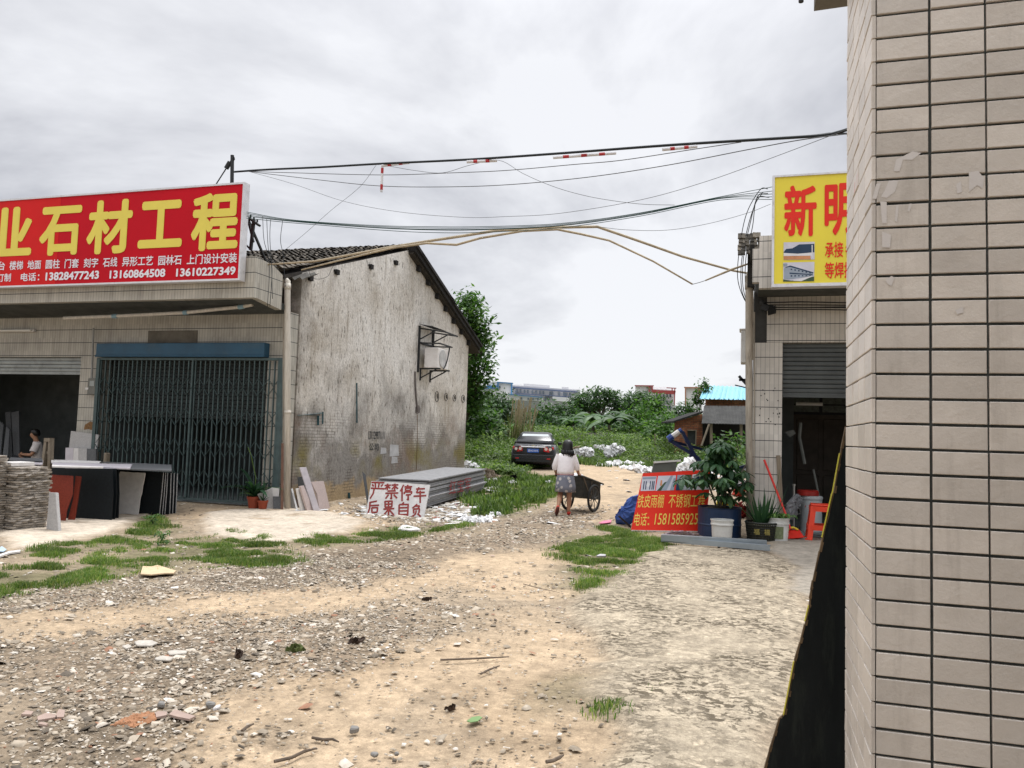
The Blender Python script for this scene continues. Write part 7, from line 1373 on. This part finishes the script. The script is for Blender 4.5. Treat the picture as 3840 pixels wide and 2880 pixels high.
heap([('plastic_heap', 'big crumpled white sheets heaped behind the red board', [(560, 660), (610, 590), (680, 555), (740, 540), (800, 560), (840, 640), (700, 660)], FOAM),
      ('plastic_heap', 'white sheeting behind the top of the potted tree', [(1000, 530), (1060, 500), (1110, 520), (1160, 465), (1225, 455), (1225, 560), (1120, 580)], FOAM),
      ('cloth', 'yellow cloth stuffed between the drum and the drain pipe', [(950, 990), (960, 920), (1040, 905), (1100, 940), (1130, 1000), (1040, 1010)], mat('cloth_yellow', (.60, .47, .04), .7, .2)),
      ('rubbish_bag', 'red and yellow bag beside the stained drain pipe', [(1110, 1040), (1120, 960), (1165, 940), (1222, 990), (1225, 1080), (1150, 1090)], mat('bag_red', (.22, .02, .015), .6, .5)),
      ('cloth', 'red cloth behind the leaves of the potted tree', [(1100, 870), (1120, 790), (1180, 760), (1222, 800), (1215, 880), (1150, 890)], CR_),
      ('paper_sheet', 'crumpled pink and white paper under the red board', [(470, 1250), (490, 1218), (560, 1212), (680, 1225), (790, 1250), (740, 1268), (560, 1262)], mat('paper_pinkish', (.58, .48, .52), .7, .3, 15))], C8, .4, .1)
for k in range(5): slab('metal_strip', ('uppermost white', 'second white', 'middle grey', 'fourth white', 'lowest grey')[k] + ' panel in the pile behind the potted tree', 'panel', [(1120, 640 + k * 36), (1226, 632 + k * 36), (1226, 650 + k * 36), (1120, 660 + k * 36)], ((1120, 1010), (1226, 1010)), C8, .0, .35, (FOAM, METAL_W, STL, FOAM, STL)[k])
rr = np.random.default_rng(9)
for i in range(14):
    p = onG(*C5(rr.uniform(285, 600), rr.uniform(1305, 1392))); T = MB(); T.lathe([(.001, .0), (.07, 0), (.12, .022), (.125, .026), (.07, .008), (.001, .006)], p + (0, 0, .015 * (i % 4)), 18, caps=False)
    tag(T.build('dish', DSH, smooth=True), 'white plastic dish among those dumped beside the slab stack', 'dish', 'white dishes dumped beside the slab stack')
# countless small scraps
SCRP = islandmat('small_scraps', [(0, (.52, .52, .51)), (.6, (.70, .69, .67)), (.75, (.36, .32, .26)), (.93, (.50, .46, .40)), (.975, (.40, .14, .10)), (1, (.16, .20, .30))], .7, .2)
RP = [gpoly([(1000, 1075), (1080, 1055), (1110, 1090), (1060, 1125), (960, 1130), (800, 1122), (740, 1108), (760, 1095)]), gpoly([(1290, 990), (1400, 1000), (1500, 1010), (1600, 1020), (1600, 1050), (1440, 1020), (1300, 1000)]), gpoly([(1030, 1020), (1070, 1030), (1100, 1060), (1020, 1075)])]
dn = lambda x, y: np.max([ss(-.3, .2, sdist(x, y, p)) for p in RP], axis=0) * ss(.35, .6, fbm(x, y, 1.1, 3, 66)) + .012
tag(stones('litter', 17000, (-10, 2), (12.5, 34), .03, .22, dn, SCRP, .25, 8, 2.6), kind='stuff', label='small white scraps of foam and paper littering the verge')
# single pieces lying on the yard
CARD = mat('cardboard', (.58, .44, .28), .85, .15, 8, .1, 30); PTL = mat('tile_pinkish', (.36, .27, .225), .5, .15, 10); BRKM = mat('brick_bits', (.34, .165, .085), .9, .3, 20, .5, 40); LEAFM = mat('leaf_litter', (.05, .03, .02), .7, .4, 20); GLF = mat('leaf_green', (.16, .26, .10), .6, .2); STK = mat('stick', (.13, .10, .075), .9, .4, 20); GST = mat('stone_blue_grey', (.21, .20, .185), .8, .25, 15, .4, 50)
lying('cardboard', 'orange-tan cardboard scrap lying in the grass on the left of the yard', 'cardboard', [(890, 458), (905, 408), (960, 410), (1000, 400), (1060, 418), (1115, 437), (1100, 452), (1050, 452), (960, 462)], CL, .012, CARD, lift=.03)
for lb, poly in (('long flat white stone in the gravel', [(850, 872), (880, 862), (960, 866), (1002, 880), (960, 893), (870, 890)]), ('flat white stone just below the long one', [(1060, 940), (1110, 930), (1188, 936), (1180, 950), (1075, 960)]), ('blue-white flat stone nearest the gravel middle', [(980, 985), (1030, 970), (1102, 980), (1080, 996), (990, 998)]), ('small squarish white stone left of the long flat one', [(775, 900), (815, 885), (838, 900), (800, 912)])): lying('flat_stone', lb, 'stone', poly, CL, .014, mat('stone_pale', (.46, .425, .37), .8, .25, 25, .4, 60), bevel=.004, rough=.004)
for lb, poly in (('long pinkish tile piece in the gravel', [(235, 1358), (290, 1330), (352, 1330), (350, 1362), (240, 1372)]), ('pinkish tile piece right of the long one', [(355, 1340), (372, 1312), (410, 1315), (405, 1350), (360, 1358)]), ('pinkish tile piece above the long one', [(133, 1335), (165, 1312), (212, 1315), (195, 1335)]), ('small pinkish tile piece below the long one', [(240, 1400), (260, 1385), (305, 1395), (290, 1412)]), ('square pinkish tile piece beside the orange crumbs', [(985, 1340), (1005, 1325), (1060, 1328), (1055, 1358), (990, 1362)]), ('broken pinkish tile patch right of the orange crumbs', [(1070, 1345), (1110, 1318), (1160, 1330), (1240, 1350), (1200, 1380), (1120, 1370)])): lying('tile_piece', lb, 'tile', poly, CL, .012, PTL, rough=.004)
P = gpoly([(x * 1300 / 2201 / K, (1900 + y * 1300 / 2201) / K) for x, y in ((700, 1390), (760, 1370), (840, 1340), (980, 1325), (985, 1360), (860, 1385), (740, 1400))])
tag(stones('brick_crumbs', 1300, (P[:, 0].min(), P[:, 0].max()), (P[:, 1].min(), P[:, 1].max()), .010, .038, lambda x, y: ss(-.08, .08, sdist(x, y, P)) * ss(.3, .7, fbm(x, y, 6, 2, 4)), BRKM, .5, 4), kind='stuff', label='orange crumbs of crushed brick in the gravel')
for lb, fn, poly, m_, th in (('blue-grey stone with a flat top by the sand edge', CL, [(985, 1290), (1000, 1268), (1045, 1270), (1058, 1288), (1035, 1302)], GST, .04), ('larger blue-grey stone beside the pale one at the sand edge', CL, [(1290, 1285), (1305, 1268), (1385, 1272), (1370, 1290), (1320, 1296)], GST, .035), ('pale grey stone in front of the blue-grey one', CL, [(1335, 1312), (1365, 1290), (1415, 1285), (1400, 1308), (1360, 1322)], WHITES, .035), ('grey brick half buried in the sand', CM, [(170, 1450), (185, 1425), (255, 1420), (262, 1440), (230, 1455)], GST, .045), ('white stone at the bottom of the sand', CM, [(300, 1600), (330, 1580), (385, 1585), (375, 1608), (340, 1615)], GST, .03), ('small blue-grey stone right of the white one', CM, [(458, 1598), (480, 1580), (512, 1592), (495, 1608)], GST, .03), ('pale stone slab lying at the lane edge before the warning board', CM, [(462, 158), (500, 128), (540, 120), (640, 145), (672, 160), (580, 166)], WHITES, .05), ('thin white stone plate in the grass beside the rough concrete', CM, [(1738, 322), (1770, 310), (1828, 312), (1822, 325)], LILAC, .03)): lying('stone', lb, 'stone', [(sum(q[0] for q in poly) / len(poly) * .3 + p[0] * .7, sum(q[1] for q in poly) / len(poly) * .3 + p[1] * .7) for p in poly], fn, th * .65, m_, bevel=.006, rough=.006)
def stick(label, fn, pts, rad): b = MB(); b.tube([onG(*fn(*p)) + (0, 0, .012 + rad) for p in pts], [rad] * (len(pts) - 1) + [rad * .5], 6); tag(b.build('stick', STK), label, 'stick')
stick('long thin stick lying across the sand', CM, [(765, 990), (900, 985), (1050, 978), (1200, 970)], .007); stick('short dark stick below the long thin stick', CM, [(1020, 1080), (1080, 1050), (1140, 1028)], .007); stick('short stick in the sand near the gravel', CL, [(1535, 1448), (1570, 1420), (1610, 1402)], .008); stick('crooked dark stick in the sand with a knobbly end', CL, [(1980, 1490), (2050, 1502), (2110, 1500), (2150, 1518)], .007); stick('thick dark stick at the bottom of the sand', CM, [(1435, 1648), (1480, 1640), (1520, 1620), (1545, 1605)], .009); stick('long twig among the scraps at the bottom of the sand', CL, [(1740, 1645), (1850, 1620), (1930, 1580), (2010, 1560)], .008); stick('thin grass stalk on the sand by the grass patch', CM, [(1290, 500), (1380, 525), (1520, 555)], .004)
def dry_leaf(label, fn, poly, m_, h): crumple('leaf', label, 'leaf', poly, ((min(p[0] for p in poly), max(p[1] for p in poly)), (max(p[0] for p in poly), max(p[1] for p in poly))), fn, 1.1, h, m_, seed=len(label), N_=16, rough=.5)
dry_leaf('curled dark brown leaf standing up in the gravel', CL, [(1490, 960), (1495, 905), (1515, 915), (1545, 922), (1535, 972), (1505, 965)], LEAFM, .02); dry_leaf('wilted green leaf bunch on the gravel edge', CL, [(1805, 920), (1830, 890), (1880, 878), (1925, 885), (1942, 910), (1880, 932), (1830, 930)], mat('wilted', (.09, .11, .03), .8, .6, 30), .03); dry_leaf('black curled leaf on the sand', CM, [(172, 865), (195, 838), (240, 850), (290, 830), (260, 870), (205, 878)], LEAFM, .02); dry_leaf('brown curled leaf at the upper sand', CM, [(645, 592), (650, 582), (700, 582), (712, 575), (708, 592), (670, 596)], LEAFM, .015); dry_leaf('upturned dark leaf on the lower sand', CM, [(785, 1285), (830, 1275), (862, 1245), (858, 1285), (825, 1295)], LEAFM, .015)
lying('leaf', 'flat pale green leaf on the lower sand', 'leaf', [(930, 1380), (965, 1358), (1010, 1350), (1030, 1358), (1000, 1380), (955, 1388)], CM, .004, GLF, lift=.012); lying('plastic_scrap', 'pink plastic scrap lying at the edge of the grass by the red board', 'plastic', [(1768, 112), (1800, 100), (1852, 93), (1845, 110), (1790, 116)], CM, .01, mat('pink_plastic', (.62, .16, .26), .5), lift=.02); lying('paper_scrap', 'small white and blue paper scrap at the left edge of the yard', 'paper', [(-20, 290), (10, 268), (40, 290), (20, 305), (-20, 302)], CL, .01, mat('paper_blue', (.40, .52, .62), .6, .3), lift=.02); lying('wooden_board', 'pale board lying on the ground at the left edge of the yard', 'board', [(-40, 330), (60, 298), (130, 290), (128, 300), (60, 310), (-40, 345)], CL, .02, WHITES)

# ================================================================ cables and hanging pipes over the lane
CBL = mat('cable_black', (.012, .016, .018), .6, .2); CGR = mat('cable_green', (.012, .05, .042), .6, .2); WIRE = mat('wire_grey', (.09, .095, .10), .6, .2); TUBE = mat('bamboo_tan', (.42, .35, .24), .6, .3, 4, .2, 30, sc=(2, 2, 2)); SLW = mat('sleeve_white', (.66, .66, .68), .5, .1); SLR = mat('sleeve_red', (.42, .03, .035), .5, .1)
def smooth_pts(P, k=6):
    P = [V3(p) for p in P]; P = [2 * P[0] - P[1]] + P + [2 * P[-1] - P[-2]]; o = []
    for i in range(1, len(P) - 2):
        for j in range(k): t_ = j / k; a, b_, c_, d = P[i - 1:i + 3]; o.append(.5 * ((2 * b_) + (c_ - a) * t_ + (2 * a - 5 * b_ + 4 * c_ - d) * t_ ** 2 + (3 * b_ - a - 3 * c_ + d) * t_ ** 3))
    return o + [P[-2]]
def span(pts, d0, d1):
    """photograph points along a span whose distance runs from d0 to d1"""
    n = len(pts); L_ = np.cumsum([0] + [math.hypot(pts[i + 1][0] - pts[i][0], pts[i + 1][1] - pts[i][1]) for i in range(n - 1)]); return [atD(x, y, d0 + (d1 - d0) * l / L_[-1]) for (x, y), l in zip(pts, L_)]
def cable(name, label, pts, d0, d1, rad, m, cat='cable', group=None, n=6):
    b = MB(); P = smooth_pts(span(pts, d0, d1)); P = P + ([P[-1] * .5 + np.array([.68, PYB + .01, 2.95]) * .5 - (0, 0, .12), np.array([.68, PYB + .01, 2.95])] if d1 == 9.0 else []); b.tube(P, rad, n); return tag(b.build(name, m, smooth=True), label, cat, group)
MAIN = [(870, 645), (1000, 636), (1200, 627), (1425, 614), (1760, 598), (2100, 575), (2500, 545), (2900, 520), (3080, 508), (3140, 497), (3200, 478)]
cable('cable', 'thick black cable strung across the lane from the mast to behind the pier', MAIN, 15.6, 9.0, .019, CBL); cable('cable', 'second black cable fraying off the thick cable beside the pier', [(2900, 521), (3060, 507), (3120, 500), (3200, 502)], 10.2, 9.0, .012, CBL)
cable('wire', 'uppermost thin wire sagging just below the thick black cable', [(900, 641), (1000, 645), (1100, 648), (1430, 656), (1700, 648), (1900, 639), (2150, 617), (2330, 601), (2600, 560), (2780, 533)], 15.5, 10.6, .006, WIRE); cable('wire', 'second thin wire sagging below the thick black cable', [(930, 643), (1200, 675), (1420, 697), (1650, 701), (1900, 693), (2200, 665), (2500, 620), (2800, 562), (3000, 525), (3190, 500)], 15.5, 9.0, .006, WIRE); cable('wire', 'deepest sagging hair-thin wire under the thick cable', [(940, 645), (1100, 690), (1290, 755), (1500, 795), (1740, 815), (1900, 812), (2100, 800), (2400, 750), (2650, 680), (2900, 590), (3190, 480)], 15.5, 9.0, .0035, WIRE)
cable('wire', 'hair-thin wire slanting down from the thick cable to the old roof', [(1410, 620), (1350, 700), (1240, 790), (1150, 870), (1060, 945)], 14.5, 16.5, .0035, WIRE); cable('wire', 'kinked wire looping from the white sleeve towards the yellow sign', [(1455, 622), (1560, 640), (1660, 648), (1760, 620), (1870, 601), (1960, 650), (2050, 690), (2140, 720), (2250, 745), (2400, 765), (2530, 769)], 14.2, 12.2, .004, WIRE); cable('wire', 'lowest thin wire curving up to the yellow sign', [(2240, 850), (2350, 862), (2500, 863), (2650, 840), (2800, 800), (2890, 765)], 13.2, 13.4, .004, WIRE)
for i, (yl, yr, dy) in enumerate(((795, 700, 0), (800, 716, 4), (806, 727, 8), (811, 738, 10), (818, 748, 18))):
    cable('cable', 'green cable in the bundle hanging between the two shops', [(925, yl), (1060, 820 + dy * .7), (1210, 834 + dy * .6), (1420, 846 + dy * .9), (1600, 850 + dy * 1.2), (1800, 850 + dy * 1.2), (2100, 838 + dy * .9), (2400, 798 + dy * .7), (2700, 738 + dy * .7), (2900, yr)], 14.4, 13.6, .0058, CGR, 'cable', 'green cables between the shops')
def sleeve_(label, pts, d, hh, flip=False):
    T = thing('cable_sleeve', label, 'sleeve', atD(*pts[0], d)); A_, B_ = atD(*pts[0], d), atD(*pts[1], d); n = max(3, int(round(np.linalg.norm(B_ - A_) / .13)) | 1); b = MB(); b.tube([A_, B_], hh, 8); b.build('tube', SLW, T)
    b = MB()
    for k in range(1 if not flip else 0, n, 2): p = A_ + (B_ - A_) * (k + .1) / n; q_ = A_ + (B_ - A_) * (k + .75) / n; b.tube([p, q_], hh * 1.05, 8)
    b.build('red_bands', SLR, T)
sleeve_('tilted red and white sleeve on the thick cable nearest the mast', [(1430, 622), (1536, 610)], 14.0, .024); sleeve_('red and white sleeve hanging straight down from the cable', [(1434, 627), (1430, 720)], 14.0, .024, True); sleeve_('red and white sleeve on the middle of the thick cable', [(1750, 607), (1864, 602)], 12.9, .026); sleeve_('longest red and white sleeve on the thick cable', [(2074, 591), (2310, 574)], 11.9, .024); sleeve_('red and white sleeve on the thick cable towards the yellow sign', [(2484, 561), (2614, 549)], 11.1, .024)
def pole(label, pts, d0, d1, rad): b = MB(); P = span(pts, d0, d1); b.tube(P, [rad * (.75 + .5 * math.sin(math.pi * k / (len(P) - 1))) for k in range(len(P))], 8); tag(b.build('bent_pipe', TUBE, smooth=True), label, 'pipe')
pole('long thin tan pipe bent over the lane and resting on the old roof', [(1000, 992), (1180, 980), (1300, 958), (1470, 926), (1600, 905), (1740, 884), (1850, 866), (1960, 859), (2060, 853), (2240, 850), (2400, 905), (2560, 962), (2750, 1015), (2835, 1030)], 15.3, 14.2, .023); pole('second tan pipe sagging under the first with a drooping free end', [(1130, 1012), (1260, 980), (1470, 930), (1600, 912), (1712, 918), (1800, 893), (1960, 866), (2090, 860), (2180, 878), (2285, 902), (2450, 980), (2597, 1066)], 15.1, 13.9, .019); pole('short tan pipe crossing the others beside the workshop', [(2645, 1052), (2740, 1012), (2835, 979)], 13.9, 13.7, .017)
cable('wire', 'grey wire dangling from the tip of the drooping tan pipe', [(2597, 1066), (2620, 1060), (2645, 1052)], 13.9, 13.9, .006, WIRE)
for i, pts in enumerate(([(985, 812), (990, 900), (1010, 990), (1003, 1150)], [(1000, 817), (1006, 930), (1020, 1010), (1012, 1150)], [(1015, 820), (1012, 890), (1018, 990), (1022, 1120)], [(1060, 826), (1052, 900), (1062, 960), (1070, 1075)])): cable('wire', ('first', 'second', 'third', 'fourth')[i] + ' dark wire dangling beside the canopy end from the bracket outward', pts, 14.2, 13.8, .005, CBL)
for i, pts in enumerate(([(2880, 708), (2850, 712), (2800, 800), (2775, 920), (2766, 1040), (2790, 1120), (2822, 1160)], [(2880, 725), (2842, 735), (2815, 830), (2790, 950), (2785, 1060), (2800, 1130), (2824, 1172)], [(2885, 740), (2838, 745), (2822, 850), (2798, 960), (2795, 1070), (2806, 1120), (2826, 1150)], [(2860, 722), (2830, 770), (2800, 870), (2780, 990), (2782, 1090), (2805, 1140), (2826, 1165)])): cable('wire', ('outermost', 'second', 'third', 'innermost')[i] + ' dark wire looping down from the yellow sign to the workshop corner', pts, 13.4, 14.0, .007, CBL)
cable('wire', 'loose wire loop hanging on the top of the gable', [(1155, 1005), (1170, 1040), (1200, 1046), (1230, 1035), (1245, 1005), (1262, 985)], 15.6, 16.2, .004, CBL)
